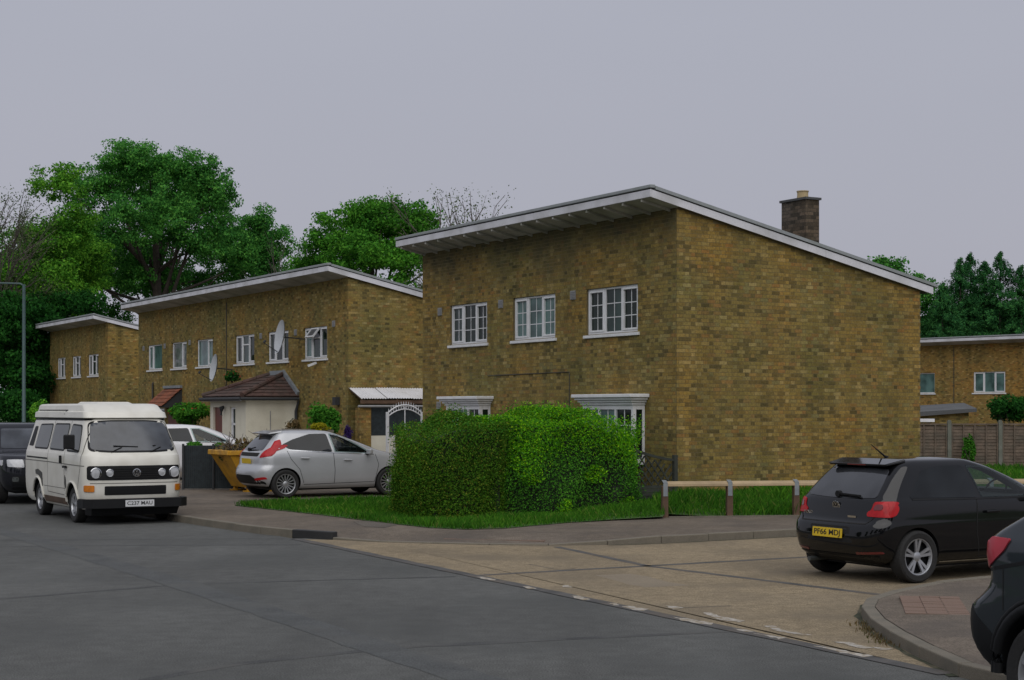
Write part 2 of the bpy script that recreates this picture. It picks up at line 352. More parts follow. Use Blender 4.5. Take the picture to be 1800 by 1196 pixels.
def wheel_tracks(m):                                    # worn, slightly paler and darker lanes along the road
    t = m.node_tree; b = t.nodes['Principled BSDF']; old = b.inputs['Base Color'].links[0].from_socket
    tcn = t.nodes.new('ShaderNodeTexCoord'); mpn = t.nodes.new('ShaderNodeMapping'); mpn.inputs['Rotation'].default_value = (0, 0, -ROT); mpn.inputs['Scale'].default_value = (0.9, 0.05, 1)
    t.links.new(tcn.outputs['Object'], mpn.inputs['Vector']); n = N(t, 'ShaderNodeTexNoise', Scale=1.0, Detail=4.0); t.links.new(mpn.outputs['Vector'], n.inputs['Vector'])
    r = ramp(t, [(0.3, (0.88,) * 3), (0.7, (1.12,) * 3)]); t.links.new(n.outputs['Fac'], r.inputs['Fac'])
    t.links.new(mixc(t, old, r.outputs['Color'], 1.0, 'MULTIPLY'), b.inputs['Base Color'])
wheel_tracks(MT['asphalt'])
# ================================================================ ground, roads, pavements
def sheet(name, pts, m, z=None, parent=None):
    b = MB(); b.face([(p[0], p[1], p[2] if z is None and len(p) > 2 else z) for p in pts]); o = b.build(name, m, parent); return o
def ST(s, t, z=0.0): return Vector((D1.x * s + D2.x * t, D1.y * s + D2.y * t, z))
def struct(o): o['kind'] = 'structure'; return o

struct(sheet('ground', [(-900, -60), (900, -60), (900, 1500), (-900, 1500)], MT['soil'], -0.06))
A0 = G(530, 950); A1 = G(1545, 1161)
dv = (A1 - A0).normalized()
B_far = A0 - dv * 0.2
road = struct(sheet('road', [A0 - dv * 0.35, A0 - dv * .35 + D2 * 3.5, A1 + D2 * 2.2, A1 + dv * 30 + D2 * 2.2, ST(-40, -8), ST(220, -8), ST(220, (A0 - dv * 0.35).dot(D2) + 0.05)][::-1], MT['asphalt'], 0.0))

# kerb lines, from photographed spots
far_pts = [G(308, 917), G(395, 930.5), G(483, 942), G(562, 948), G(650, 953.5), G(778, 957), G(880, 959.5), G(973, 960), G(1075, 959), G(1165, 956), G(1290, 949.5), G(1410, 943)]
far_pts = [far_pts[0] + D1 * 90, far_pts[0] + D1 * 30, far_pts[0] + D1 * 8] + far_pts + [far_pts[-1] + D2 * 5, far_pts[-1] + D2 * 40]
near_pts = [G(1705, 1197), G(1600, 1150), G(1532, 1108), G(1513, 1078), Vector((3.78, 17.0, 0)), Vector((4.40, 17.9, 0)), Vector((5.55, 18.85, 0))]
near_pts = [near_pts[0] + Vector((0.55, -1.2, 0)) - D1 * 12, near_pts[0] + Vector((0.55, -1.2, 0))] + near_pts + [near_pts[-1] + D2 * 5, near_pts[-1] + D2 * 40]
def smooth_line(P, step=0.9, lo=None):
    Q = []
    for i in range(len(P) - 1):
        p0 = P[max(i - 1, 0)]; p1 = P[i]; p2 = P[i + 1]; p3 = P[min(i + 2, len(P) - 1)]
        L = (p2 - p1).length; n = max(1, int(L / 0.15)) if L < 6 else 1
        for k in range(n):
            t = k / n
            if n == 1: Q.append(p1.copy()); continue
            a = p1; m1 = (p2 - p0) * 0.5; m2 = (p3 - p1) * 0.5
            if (p1 - p0).length > 3 * L: m1 = (p2 - p1)
            if (p3 - p2).length > 3 * L: m2 = (p2 - p1)
            h1 = 2 * t**3 - 3 * t**2 + 1; h2 = t**3 - 2 * t**2 + t; h3 = -2 * t**3 + 3 * t**2; h4 = t**3 - t**2
            Q.append(p1 * h1 + m1 * h2 + p2 * h3 + m2 * h4)
    Q.append(P[-1].copy())
    out = [Q[0]]; acc = 0.0
    for a, b in zip(Q[:-1], Q[1:]):
        L = (b - a).length; d = 0.0
        while acc + (L - d) >= step:
            d += step - acc; acc = 0.0; out.append(a + (b - a) * (d / L))
        acc += L - d
    return out
far_line = smooth_line(far_pts, 0.9); near_line = smooth_line(near_pts, 0.9)
def normals(line, side):
    out = []
    for i in range(len(line)):
        d = (line[min(i + 1, len(line) - 1)] - line[max(i - 1, 0)]).normalized(); out.append(Vector((-d.y, d.x, 0)) * side)
    return out
def px_of(p): return 900 + FPX * p.x / p.y if p.y > 1 else 9999
def far_h(p):
    x = px_of(p)
    if p.y > 29 and x < 700: return 0.12
    if x < 560: return 0.12
    if x < 590: return 0.12 - 0.095 * (x - 560) / 30
    if x < 985: return 0.025
    if x < 1130: return 0.025 + 0.085 * (x - 985) / 145
    return 0.12
def kerb_run(name, line, side, hf, root_label):
    ns = normals(line, side); root = None
    for i in range(len(line) - 1):
        a, b = line[i], line[i + 1]; na, nb = ns[i], ns[i + 1]; d = (b - a).normalized() * 0.004
        if min(a.y, b.y) < 3 or max(a.y, b.y) > 75: continue
        ha, hb = hf(a), hf(b); wd = 0.13; x = px_of((a + b) / 2); gul = side == 1 and 500 < x < 566 and a.y < 28
        if gul: ha = hb = 0.125
        c = [a + d, b - d, b - d + nb * wd, a + d + na * wd, a + d, b - d, b - d + nb * wd, a + d + na * wd]
        j = random.uniform(-0.004, 0.004)
        zs = [-0.05] * 4 + [ha + j, hb + j, hb + j, ha + j]
        ctr = (a + b) / 2
        mb = MB(); mb.hexa([(p.x - ctr.x, p.y - ctr.y, z) for p, z in zip(c, zs)])
        o = mb.build('gully_inlet' if gul else 'kerb_stone', MT['gully'] if gul else MT['kerb'], None, bevel=0.012)
        o.location = (ctr.x, ctr.y, 0)
        if root is None: root = struct(empty(name))
        o.parent = root
    return root
kerb_run('kerb', far_line, 1, far_h, 'x')
near_h = lambda p: 0.11 if p.y < 16.2 or p.y > 17.6 else 0.085
kerb_run('kerb', near_line, -1, near_h, 'x')

# side road of tan concrete: between the two kerbs and the edge of the main road
fl = [p for p in far_line if p.x > A0.x - 0.05 and (p - A0).dot(D2) > -0.02]
nl = [p for p in near_line if p.y > 11.6]
side_poly = [A0 - dv * 0.2] + [p for p in fl] + [p for p in reversed(nl)] + [A1 + dv * 1.6, A1]
side_road = struct(sheet('side_road', side_poly[::-1], MT['tan'], 0.004))

# pavements: a strip behind each kerb, then the open paving behind it
def pave(name, line, side, hf, wide, back):
    ns = normals(line, side); mb = MB(); inner = []
    idx = [i for i, p in enumerate(line)]
    o_ = [line[i] + ns[i] * 0.135 for i in idx]; n_ = [line[i] + ns[i] * wide for i in idx]
    for k in range(len(idx) - 1):
        za, zb = hf(line[k]) - 0.006, hf(line[k + 1]) - 0.006
        mb.face([(o_[k].x, o_[k].y, za), (o_[k + 1].x, o_[k + 1].y, zb), (n_[k + 1].x, n_[k + 1].y, 0.114), (n_[k].x, n_[k].y, 0.114)][::side])
    mb.face([(p.x, p.y, 0.114) for p in n_][::1] + [(p.x, p.y, 0.114) for p in back])
    return struct(mb.build(name, MT['pave']))
pave('pavement', far_line, 1, far_h, 0.95, [far_line[-1] + D1 * 2.0 + D2 * 30, Vector((60, 60, 0)), Vector((0, 150, 0)), far_line[0] + D2 * 60])
pave_near = pave('pavement', near_line, -1, near_h, 0.8, [near_line[-1] - D1 * 4, Vector((25, 8, 0)), near_line[0] + D2 * 6])

# tar bands over the slab joints, and worn give-way paint
def band(name, pts, wd, m, z, parent, jit=0.012, step=0.35):
    P = []
    for a, b in zip(pts[:-1], pts[1:]):
        n = max(1, int((b - a).length / step))
        for k in range(n): P.append(a + (b - a) * (k / n))
    P.append(pts[-1]); mb = MB(); L = []; Rr = []
    for i, p in enumerate(P):
        d = (P[min(i + 1, len(P) - 1)] - P[max(i - 1, 0)]).normalized(); n = Vector((-d.y, d.x, 0))
        L.append(p + n * (wd / 2 + random.uniform(-jit, jit))); Rr.append(p - n * (wd / 2 + random.uniform(-jit, jit)))
    for i in range(len(P) - 1):
        mb.face([(q.x, q.y, z) for q in (Rr[i], Rr[i + 1], L[i + 1], L[i])])
    return mb.build(name, m, parent)
band('tar_joint', [A0 - dv * 0.3, A1 + dv * 0.8], 0.17, MT['jointar'], 0.0064, road)
band('tar_joint', [G(838, 1012.5), G(1410, 980.5), G(1750, 966)], 0.13, MT['jointar'], 0.0058, side_road)
band('tar_joint', [G(978, 962), G(1140, 996), G(1545, 1046)], 0.13, MT['jointar'], 0.0058, side_road)
band('tar_joint', [G(800, 1014), G(330, 1027), G(-60, 1058)], 0.11, MT['tar'], 0.0016, road)
band('tar_joint', [G(-60, 918), G(45, 945), G(310, 1024), G(670, 1141), G(850, 1200)], 0.40, MT['tar2'], 0.0026, road, 0.02)
band('tar_joint', [G(1290, 1110), G(900, 1128), G(670, 1141), G(420, 1168), G(250, 1196)], 0.13, MT['tar'], 0.0016, road, 0.025)
band('tar_joint', [G(500, 947), G(250, 948.5), G(-40, 950)], 0.09, MT['tar'], 0.0016, road)
band('tar_joint', [G(530, 958), G(250, 959), G(-40, 962)], 0.09, MT['tar'], 0.0016, road)
band('concrete_patch', [G(1075, 1011), G(1170, 1032)], 0.55, MT['tan2'], 0.0052, side_road, 0.05)
band('slab_crack', [G(930, 993), G(985, 1003), G(1010, 1000)], 0.02, MT['jointar'], 0.0058, side_road, 0.006)
band('slab_crack', [G(1190, 1070), G(1285, 1066)], 0.02, MT['jointar'], 0.0058, side_road, 0.006)
band('slab_crack', [G(800, 965), G(888, 962)], 0.02, MT['jointar'], 0.0058, side_road, 0.006)
PV = bpy.data.objects['pavement']
def ppatch(name, pix, m, z):
    mb = MB(); P_ = [G(x, y, z) for x, y in pix]; mb.face([(p.x, p.y, z) for p in P_][::-1]); return mb.build(name, m, PV)
ppatch('trench_patch', [(620, 917), (668, 914), (712, 919), (676, 928), (640, 926)], MT['pave2'], 0.1185)
mo = [p for p in far_line if 985 < px_of(p) < 1500 and p.y < 31]
band('gutter_moss', [p - n * 0.035 for p, n in zip(mo, normals(mo, 1))], 0.07, MT['moss'], 0.0058, side_road, 0.02, 0.2)
mo = [p for p in near_line if 12 < p.y < 18]
band('gutter_moss', [p + n * 0.03 for p, n in zip(mo, normals(mo, 1))], 0.06, MT['moss'], 0.0058, side_road, 0.02, 0.2)
def mark(pix, z=0.0074):
    pts = []
    n = len(pix)
    for i in range(n):                                  # ragged outline
        a = G(*pix[i]); b = G(*pix[(i + 1) % n]); m_ = max(1, int((b - a).length / 0.07))
        for k in range(m_):
            q = a + (b - a) * (k / m_); q.x += random.uniform(-0.02, 0.02); q.y += random.uniform(-0.03, 0.03); pts.append((q.x, q.y, z))
    mb = MB(); mb.face(pts[::-1]); return mb.build('road_marking', MT['paint'], side_road)
for pix in ([(832, 1015), (846, 1015), (874, 1020), (868, 1022)], [(916, 1032), (930, 1032), (944, 1036), (930, 1036)],
            [(1000, 1048), (1018, 1049), (1040, 1055), (1022, 1056)], [(1068, 1061), (1082, 1062), (1090, 1065), (1080, 1066)],
            [(1094, 1067), (1110, 1067), (1140, 1072), (1130, 1075), (1112, 1073)], [(1172, 1066), (1190, 1068), (1200, 1070), (1185, 1073), (1176, 1070)],
            [(1180, 1086), (1205, 1088), (1256, 1097), (1250, 1100), (1215, 1096)], [(1234, 1078), (1252, 1079), (1264, 1084), (1308, 1092), (1300, 1095), (1262, 1090)],
            [(1284, 1106), (1310, 1108), (1330, 1112), (1318, 1113)], [(1322, 1114), (1345, 1117), (1382, 1123), (1370, 1125)],
            [(1340, 1101), (1362, 1102), (1378, 1109), (1424, 1117), (1410, 1118), (1368, 1111)], [(1428, 1136), (1455, 1139), (1534, 1155), (1522, 1158), (1480, 1149)],
            [(1460, 1128), (1490, 1130), (1534, 1140), (1522, 1143), (1490, 1136)], [(1532, 1138), (1550, 1140), (1570, 1143), (1556, 1145)],
            [(990, 1030), (1000, 1030), (1006, 1033), (992, 1034)]):
    mark(pix)
# red block pavers in the pavements
def pavers(o0, ux, uy, nx, ny, parent, z):
    mb = MB(); mb.box(-0.097, 0.097, -0.047, 0.047, -0.03, 0.0); first = None
    a = math.atan2(ux.y, ux.x)
    for i in range(nx):
        for j in range(ny):
            p = o0 + ux * (0.2 * i) + uy * (0.1 * j)
            if first is None:
                first = mb.build('paver', MT['paver'], parent); c = first
            else: c = copy_to(first, parent)
            c.location = (p.x, p.y, z + random.uniform(-0.002, 0.003)); c.rotation_euler = (0, 0, a)
pavers(Vector((3.84, 15.35, 0)), Vector((1, -0.2, 0)).normalized(), Vector((0.2, 1, 0)).normalized(), 3, 15, pave_near, 0.116)
fa = G(785, 955); fb = G(970, 959); fd = (fb - fa).normalized()
pavers(Vector((fa.x, fa.y, 0)) + Vector((-fd.y, fd.x, 0)) * 0.2, fd, Vector((-fd.y, fd.x, 0)), 8, 4, bpy.data.objects['pavement'], 0.052)

# ================================================================ houses
C1 = Vector((290 / FPX * 31.3, 31.3, 0))
PITCH = 0.2175
HTOP = 5.965
def s_on(px, org):                                     # where a photographed column meets a house front
    k = (px - 900) / FPX; return (org.x - k * org.y) / (-D1.x + D1.y * k)
def uvface(mb, pts, uv): mb.face(pts, uv)
def wall_front(mb, L, z0, z1, ops, x=0.0, reveal=0.11, y0=0.0):
    ys = sorted({y0, L, *[o[0] for o in ops], *[o[1] for o in ops]}); zs = sorted({z0, z1, *[o[2] for o in ops], *[o[3] for o in ops]})
    for a, b in zip(ys[:-1], ys[1:]):
        for c, d in zip(zs[:-1], zs[1:]):
            if any(o[0] <= (a + b) / 2 <= o[1] and o[2] <= (c + d) / 2 <= o[3] for o in ops): continue
            mb.face([(x, b, c), (x, a, c), (x, a, d), (x, b, d)], [(b, c), (a, c), (a, d), (b, d)])
    for (a, b, c, d) in ops:
        for q in ([(x, a, c), (x, a, d), (x + reveal, a, d), (x + reveal, a, c)], [(x, b, d), (x, b, c), (x + reveal, b, c), (x + reveal, b, d)],
                  [(x, a, d), (x, b, d), (x + reveal, b, d), (x + reveal, a, d)], [(x, b, c), (x, a, c), (x + reveal, a, c), (x + reveal, b, c)]):
            mb.face(q, [(p[0] + p[1], p[2]) for p in q])
def window(h, a, b, z0, z1, style, glass='glass', sill=True, x=0.045):
    """frame in the wall opening; a<b along the front, panes and bars are parts of the window"""
    fr = MB(); t = 0.045; dp = 0.07
    def fb(y0, y1, za, zb, dx=0.0, d=dp): fr.box(x + dx, x + d + dx, y0, y1, za, zb)
    fb(a, b, z0, z0 + t); fb(a, b, z1 - t, z1); fb(a, a + t, z0 + t, z1 - t); fb(b - t, b, z0 + t, z1 - t)
    lights = []
    if style in ('georgian', 'three'):
        w_ = (b - a) / 3
        for k in (1, 2): fb(a + k * w_ - 0.03, a + k * w_ + 0.03, z0 + t, z1 - t)
        lights = [(a + t, a + w_ - 0.03), (a + w_ + 0.03, a + 2 * w_ - 0.03), (a + 2 * w_ + 0.03, b - t)]
        rects = [(l[0], l[1], z0 + t, z1 - t, k != 1) for k, l in enumerate(lights)]
    elif style == 'vent3':
        w_ = (b - a) / 3; zt = z1 - 0.36
        for k in (1, 2): fb(a + k * w_ - 0.03, a + k * w_ + 0.03, z0 + t, z1 - t)
        fb(a + w_ + 0.03, a + 2 * w_ - 0.03, zt, zt + 0.05)
        rects = [(a + t, a + w_ - 0.03, z0 + t, z1 - t, True), (a + w_ + 0.03, a + 2 * w_ - 0.03, z0 + t, zt, False),
                 (a + w_ + 0.03, a + 2 * w_ - 0.03, zt + 0.05, z1 - t, False), (a + 2 * w_ + 0.03, b - t, z0 + t, z1 - t, True)]
    else:                                              # two lights, one narrow
        m_ = a + (b - a) * (0.36 if style == 'two_r' else 0.68)
        fb(m_ - 0.03, m_ + 0.03, z0 + t, z1 - t)
        rects = [(a + t, m_ - 0.03, z0 + t, z1 - t, style == 'two_r'), (m_ + 0.03, b - t, z0 + t, z1 - t, style != 'two_r')]
    W = fr.build('window', MT['white'], h, bevel=0.008)
    for k, (p, q, za, zb, sash) in enumerate(rects):
        xo = x + 0.035
        if sash:
            sm = MB(); e = 0.042
            for bx_ in ((p, q, za, za + e), (p, q, zb - e, zb), (p, p + e, za + e, zb - e), (q - e, q, za + e, zb - e)):
                sm.box(x - 0.012, x + 0.05, bx_[0], bx_[1], bx_[2], bx_[3])
            sm.build('sash', MT['white'], W, bevel=0.006); p, q, za, zb = p + e, q - e, za + e, zb - e
        pm = MB(); pm.face([(xo, q, za), (xo, p, za), (xo, p, zb), (xo, q, zb)])
        pm.face([(xo + 0.02, p, za), (xo + 0.02, q, za), (xo + 0.02, q, zb), (xo + 0.02, p, zb)])
        g = glass if isinstance(glass, str) else glass[k % len(glass)]
        pm.build('pane', MT[g], W)
        if style == 'georgian':
            gb = MB(); m_ = (p + q) / 2; gb.box(xo - 0.008, xo - 0.001, m_ - 0.009, m_ + 0.009, za, zb)
            for i in (1, 2):
                zz = za + (zb - za) * i / 3
                gb.box(xo - 0.008, xo - 0.001, p, m_ - 0.010, zz - 0.009, zz + 0.009); gb.box(xo - 0.008, xo - 0.001, m_ + 0.010, q, zz - 0.009, zz + 0.009)
            gb.build('glazing_bar', MT['white'], W)
    if sill:
        sm = MB(); sm.hexa([(-0.05, a - 0.07, z0 - 0.075), (0.11, a - 0.07, z0 - 0.075), (0.11, b + 0.07, z0 - 0.075), (-0.05, b + 0.07, z0 - 0.075),
                            (-0.05, a - 0.07, z0 - 0.015), (0.11, a - 0.07, z0 - 0.003), (0.11, b + 0.07, z0 - 0.003), (-0.05, b + 0.07, z0 - 0.015)])
        sm.build('sill', MT['white'], W, bevel=0.006)
    return W
def air_vent(h, y, z, w_=0.2, hh=0.19):
    mb = MB(); mb.box(-0.022, -0.002, y - w_ / 2, y + w_ / 2, z, z + hh)
    for k in range(5): mb.box(-0.034, -0.0225, y - w_ / 2 + 0.012, y + w_ / 2 - 0.012, z + 0.018 + k * 0.034, z + 0.034 + k * 0.034)
    mb.build('air_vent', MT['vent'], h)
def roof(h, L, dep, y0=-0.11, y1=None, front=0.70, rear=0.27, joists=True, htop=None, verge=True):
    ht = HTOP if htop is None else htop
    y1 = L + 0.11 if y1 is None else y1; x0, x1 = -front, dep + rear
    zb = lambda x: ht - PITCH * x
    mb = MB(); th = 0.20                                # deck
    e = 0.03
    mb.hexa([(x0 + e, y0 + e, zb(x0) + 0.02), (x1 - e, y0 + e, zb(x1) + 0.02), (x1 - e, y1 - e, zb(x1) + 0.02), (x0 + e, y1 - e, zb(x0) + 0.02),
             (x0 + e, y0 + e, zb(x0) + th), (x1 - e, y0 + e, zb(x1) + th), (x1 - e, y1 - e, zb(x1) + th), (x0 + e, y1 - e, zb(x0) + th)])
    RF = mb.build('roof', MT['felt'], h)
    def sloped(xa, xb, ya, yb, da, db):
        m_ = MB(); m_.hexa([(xa, ya, zb(xa) + da), (xb, ya, zb(xb) + da), (xb, yb, zb(xb) + da), (xa, yb, zb(xa) + da),
                            (xa, ya, zb(xa) + db), (xb, ya, zb(xb) + db), (xb, yb, zb(xb) + db), (xa, yb, zb(xa) + db)]); return m_
    # front fascia in lengths
    cut = [y0]
    while cut[-1] < y1 - 5.2: cut.append(cut[-1] + random.uniform(3.4, 4.4))
    cut.append(y1)
    for a, b in zip(cut[:-1], cut[1:]):
        m_ = MB(); z = zb(x0); m_.box(x0, x0 + 0.027, a + 0.003, b - 0.003, z, z + 0.145); m_.build('fascia', MT['fascia'], RF, bevel=0.004)
    m_ = MB(); z = zb(x0); m_.box(x0 + 0.012, x0 + 0.05, y0 + 0.01, y1 - 0.01, z + 0.147, z + 0.168); m_.build('shadow_gap', MT['gap'], RF)
    m_ = MB(); m_.box(x0 - 0.02, x0 + 0.10, y0 - 0.02, y1 + 0.02, z + 0.170, z + 0.235); m_.build('edge_trim', MT['trim'], RF, bevel=0.01)
    for ya, yb, k in ((y0, y0 + 0.027, -1), (y1 - 0.027, y1, 1)):
        if not verge and k == 1: continue
        sloped(x0 + 0.028, x1 * 0.55, ya, yb, 0.0, 0.145).build('verge_board', MT['fascia'], RF)
        sloped(x1 * 0.55 + 0.005, x1, ya, yb, 0.0, 0.145).build('verge_board', MT['fascia'], RF)
        sloped(x0 + 0.06, x1 - 0.01, ya + (0.01 if k < 0 else -0.02), yb + (0.02 if k < 0 else -0.01), 0.147, 0.168).build('shadow_gap', MT['gap'], RF)
        sloped(x0 + 0.105, x1 + 0.12, ya - (0.02 if k < 0 else 0.05), yb + (0.05 if k < 0 else 0.02), 0.170, 0.235).build('edge_trim', MT['trim'], RF)
    sloped(x0 + 0.03, 0.0, y0 + 0.03, y1 - 0.03, 0.0, 0.017).build('soffit', MT['soffit'], RF)
    if joists:
        n = int((y1 - y0) / 0.62)
        for k in range(n):
            y = y0 + 0.35 + k * (y1 - y0 - 0.6) / (n - 1)
            sloped(x0 + 0.03, -0.004, y - 0.025, y + 0.025, -0.055, -0.002).build('joist', MT['soffit'], RF)
    return RF
def plain_walls(h, L, dep, ops, bm_, gable0=True, name='wall', z0=-0.8):
    f = MB(); wall_front(f, L, z0, HTOP + 0.03, ops); f.build('front_wall', bm_, h)
    for y, s in ((0.0, -1), (L, 1)):
        g = MB(); p = [(0.0, y, z0), (dep, y, z0), (dep, y, HTOP - PITCH * dep + 0.02), (0.0, y, HTOP + 0.02)]
        g.face(p if s < 0 else p[::-1], [(q[0] + 0.07, q[2]) for q in (p if s < 0 else p[::-1])]); g.build('gable_wall', bm_, h)
    b = MB(); p = [(dep, 0, z0), (dep, L, z0), (dep, L, HTOP - PITCH * dep + 0.02), (dep, 0, HTOP - PITCH * dep + 0.02)]
    b.face(p, [(q[1], q[2]) for q in p]); b.build('rear_wall', bm_, h)
    i = MB(); i.box(0.12, 0.14, 0.05, L - 0.05, z0, HTOP - 0.05); i.build('room_darkness', MT['gap'], h)

# ---------------------------------------------------------------- the near house: bricks laid one by one
H1 = empty('brick_house', C1, ROT)
tag(H1, 'nearest yellow brick house, with chimney, two bay windows and blank gable wall', 'house', 'brick houses with sloping mono-pitch roofs')
L1, DEP1 = 10.87, 6.39
up = [(791.5, 856), (902, 976), (1031, 1121)]
ups = [(s_on(b, C1), s_on(a, C1), 3.62, 4.58) for a, b in up]
bays = [(s_on(849, C1 + D2 * -0.2), s_on(790, C1 + D2 * -0.2), 1.0, 2.14), (s_on(1119, C1 + D2 * -0.2), s_on(1030, C1 + D2 * -0.2), 1.0, 2.14)]
ops1 = ups + bays
BX, BZ, GAP = 0.187, 0.066, 0.009
def lay(Lw, topf, ops, zmin, zmax, along):
    """bricks as (u0, u1, z0, z1, full) in stretcher bond, cut at openings and the roof line"""
    out = []; row = int(math.floor(zmin / 0.075))
    while row * 0.075 < zmax:
        z0 = row * 0.075 + GAP; z1 = z0 + BZ; u = -0.147 if row % 2 else 0.0; st = True      # Flemish bond: stretcher, header, ...
        lo = 0.0 if along == 'gable' else 0.024
        while u < Lw:
            wb = BX if st else 0.089; st = not st
            a, b = max(u, lo), min(u + wb, Lw)
            u += wb + GAP
            if b - a < 0.03: continue
            full = abs(b - a - BX) < 1e-6
            tz = min(topf(a), topf(b))
            if z0 > tz - 0.02: continue
            zt = z1
            if zt > tz: zt = tz; full = False
            segs = [(a, b)]
            for (p, q, c, d) in ops:
                if zt > c and z0 < d:
                    ns_ = []
                    for (m_, n_) in segs:
                        if n_ <= p or m_ >= q: ns_.append((m_, n_))
                        else:
                            if m_ < p - 0.02: ns_.append((m_, p))
                            if n_ > q + 0.02: ns_.append((q, n_))
                    segs = ns_
            for (m_, n_) in segs: out.append((m_, n_, z0, zt, full and (m_, n_) == (a, b)))
        row += 1
    return out
def brick_stuff(name, bricks, m, parent, axis):
    V = []; F = []
    for (a, b, z0, z1, _) in bricks:
        p = -random.uniform(0.0, 0.0022); n = len(V)
        if axis == 'x': V += [(a, p, z0), (b, p, z0), (b, p, z1), (a, p, z1), (a, 0.02, z0), (b, 0.02, z0), (b, 0.02, z1), (a, 0.02, z1)]
        else: V += [(p, b, z0), (p, a, z0), (p, a, z1), (p, b, z1), (0.02, b, z0), (0.02, a, z0), (0.02, a, z1), (0.02, b, z1)]
        F += [(n, n + 1, n + 2, n + 3), (n + 4, n + 5, n + 1, n), (n + 3, n + 2, n + 6, n + 7), (n + 4, n, n + 3, n + 7), (n + 1, n + 5, n + 6, n + 2)]
    o = np_mesh(name, V, F, m, parent); o['kind'] = 'stuff'; return o
gab = lay(DEP1, lambda u: HTOP - PITCH * u - 0.004, [], 0.0, HTOP, 'gable')
fro = lay(L1, lambda u: HTOP, ops1, 0.0, HTOP, 'front')
RC = 0.0025                                              # mortar stands back of the brick faces
g = MB(); p = [(RC, RC, -0.3), (DEP1, RC, -0.3), (DEP1, RC, HTOP - PITCH * DEP1 + 0.03), (RC, RC, HTOP + 0.03)]
g.face(p); GW = g.build('gable_wall', MT['mortar'], H1)
f = MB(); wall_front(f, L1, -0.3, HTOP + 0.04, ops1, x=RC, y0=RC); FW = f.build('front_wall', MT['mortar'], H1)
def gdist(b):
    q = C1 + D2 * ((b[0] + b[1]) / 2); hid = b[2] < 0.75
    return (100 if hid else 0) + math.sqrt(q.x**2 + q.y**2 + (b[2] - EYE)**2)
fulls = sorted([b for b in gab if b[4]], key=gdist)[:300]; fs = set(fulls)
brick_stuff('brickwork', [b for b in gab if b not in fs], MT['brickg'], GW, 'x')
brick_stuff('brickwork', fro, MT['brickf'], FW, 'y')
mb = MB(); mb.box(0, BX, 0, 0.022, 0, BZ); proto = None
for b in fulls:
    if proto is None: proto = mb.build('brick', MT['brickg'], GW); c = proto
    else: c = copy_to(proto, GW)
    c.location = (b[0], -random.uniform(0.0, 0.0022), b[2])
for nm, pts in (('rear_wall', [(DEP1 - 0.001, 0.01, -.3), (DEP1 - 0.001, L1, -.3), (DEP1 - 0.001, L1, HTOP - PITCH * DEP1), (DEP1 - 0.001, 0.01, HTOP - PITCH * DEP1)]),
                ('gable_wall', [(DEP1, L1, -.3), (0, L1, -.3), (0, L1, HTOP), (DEP1, L1, HTOP - PITCH * DEP1)])):
    q = MB(); q.face(pts, [(p[0] + p[1], p[2]) for p in pts]); q.build(nm, MT['bricku'], H1)
q = MB(); q.box(0.13, 0.15, 0.1, L1 - 0.1, 0, HTOP - 0.1); q.build('room_darkness', MT['gap'], H1)
window(H1, *ups[0], 'georgian', ('glass', 'glass', 'dim')); window(H1, *ups[1], 'georgian', 'curtain'); window(H1, *ups[2], 'georgian', ('glass', 'dim', 'glass'))
roof(H1, L1, DEP1)
for px, py in ((774, 555), (881, 542), (1008, 527)):
    s = s_on(px, C1); Y = C1.y + D1.y * s; air_vent(H1, s, EYE - (py - HOR) / FPX * Y)
air_vent(H1, s_on(772, C1), 2.05)
def cable(h, pts, r=0.009, name='cable'):
    mb = MB(); mb.tube(pts, r, 6); mb.build(name, MT['cable'], h)
zc = EYE + 64 / FPX * (C1.y + D1.y * s_on(950, C1)); s0, s1 = s_on(1001, C1), s_on(858, C1)
cable(H1, [(-0.012, s1, zc - 0.02), (-0.012, s0, zc), (-0.014, s0 - 0.02, zc - 0.05), (-0.012, s0 - 0.02, 1.2)])
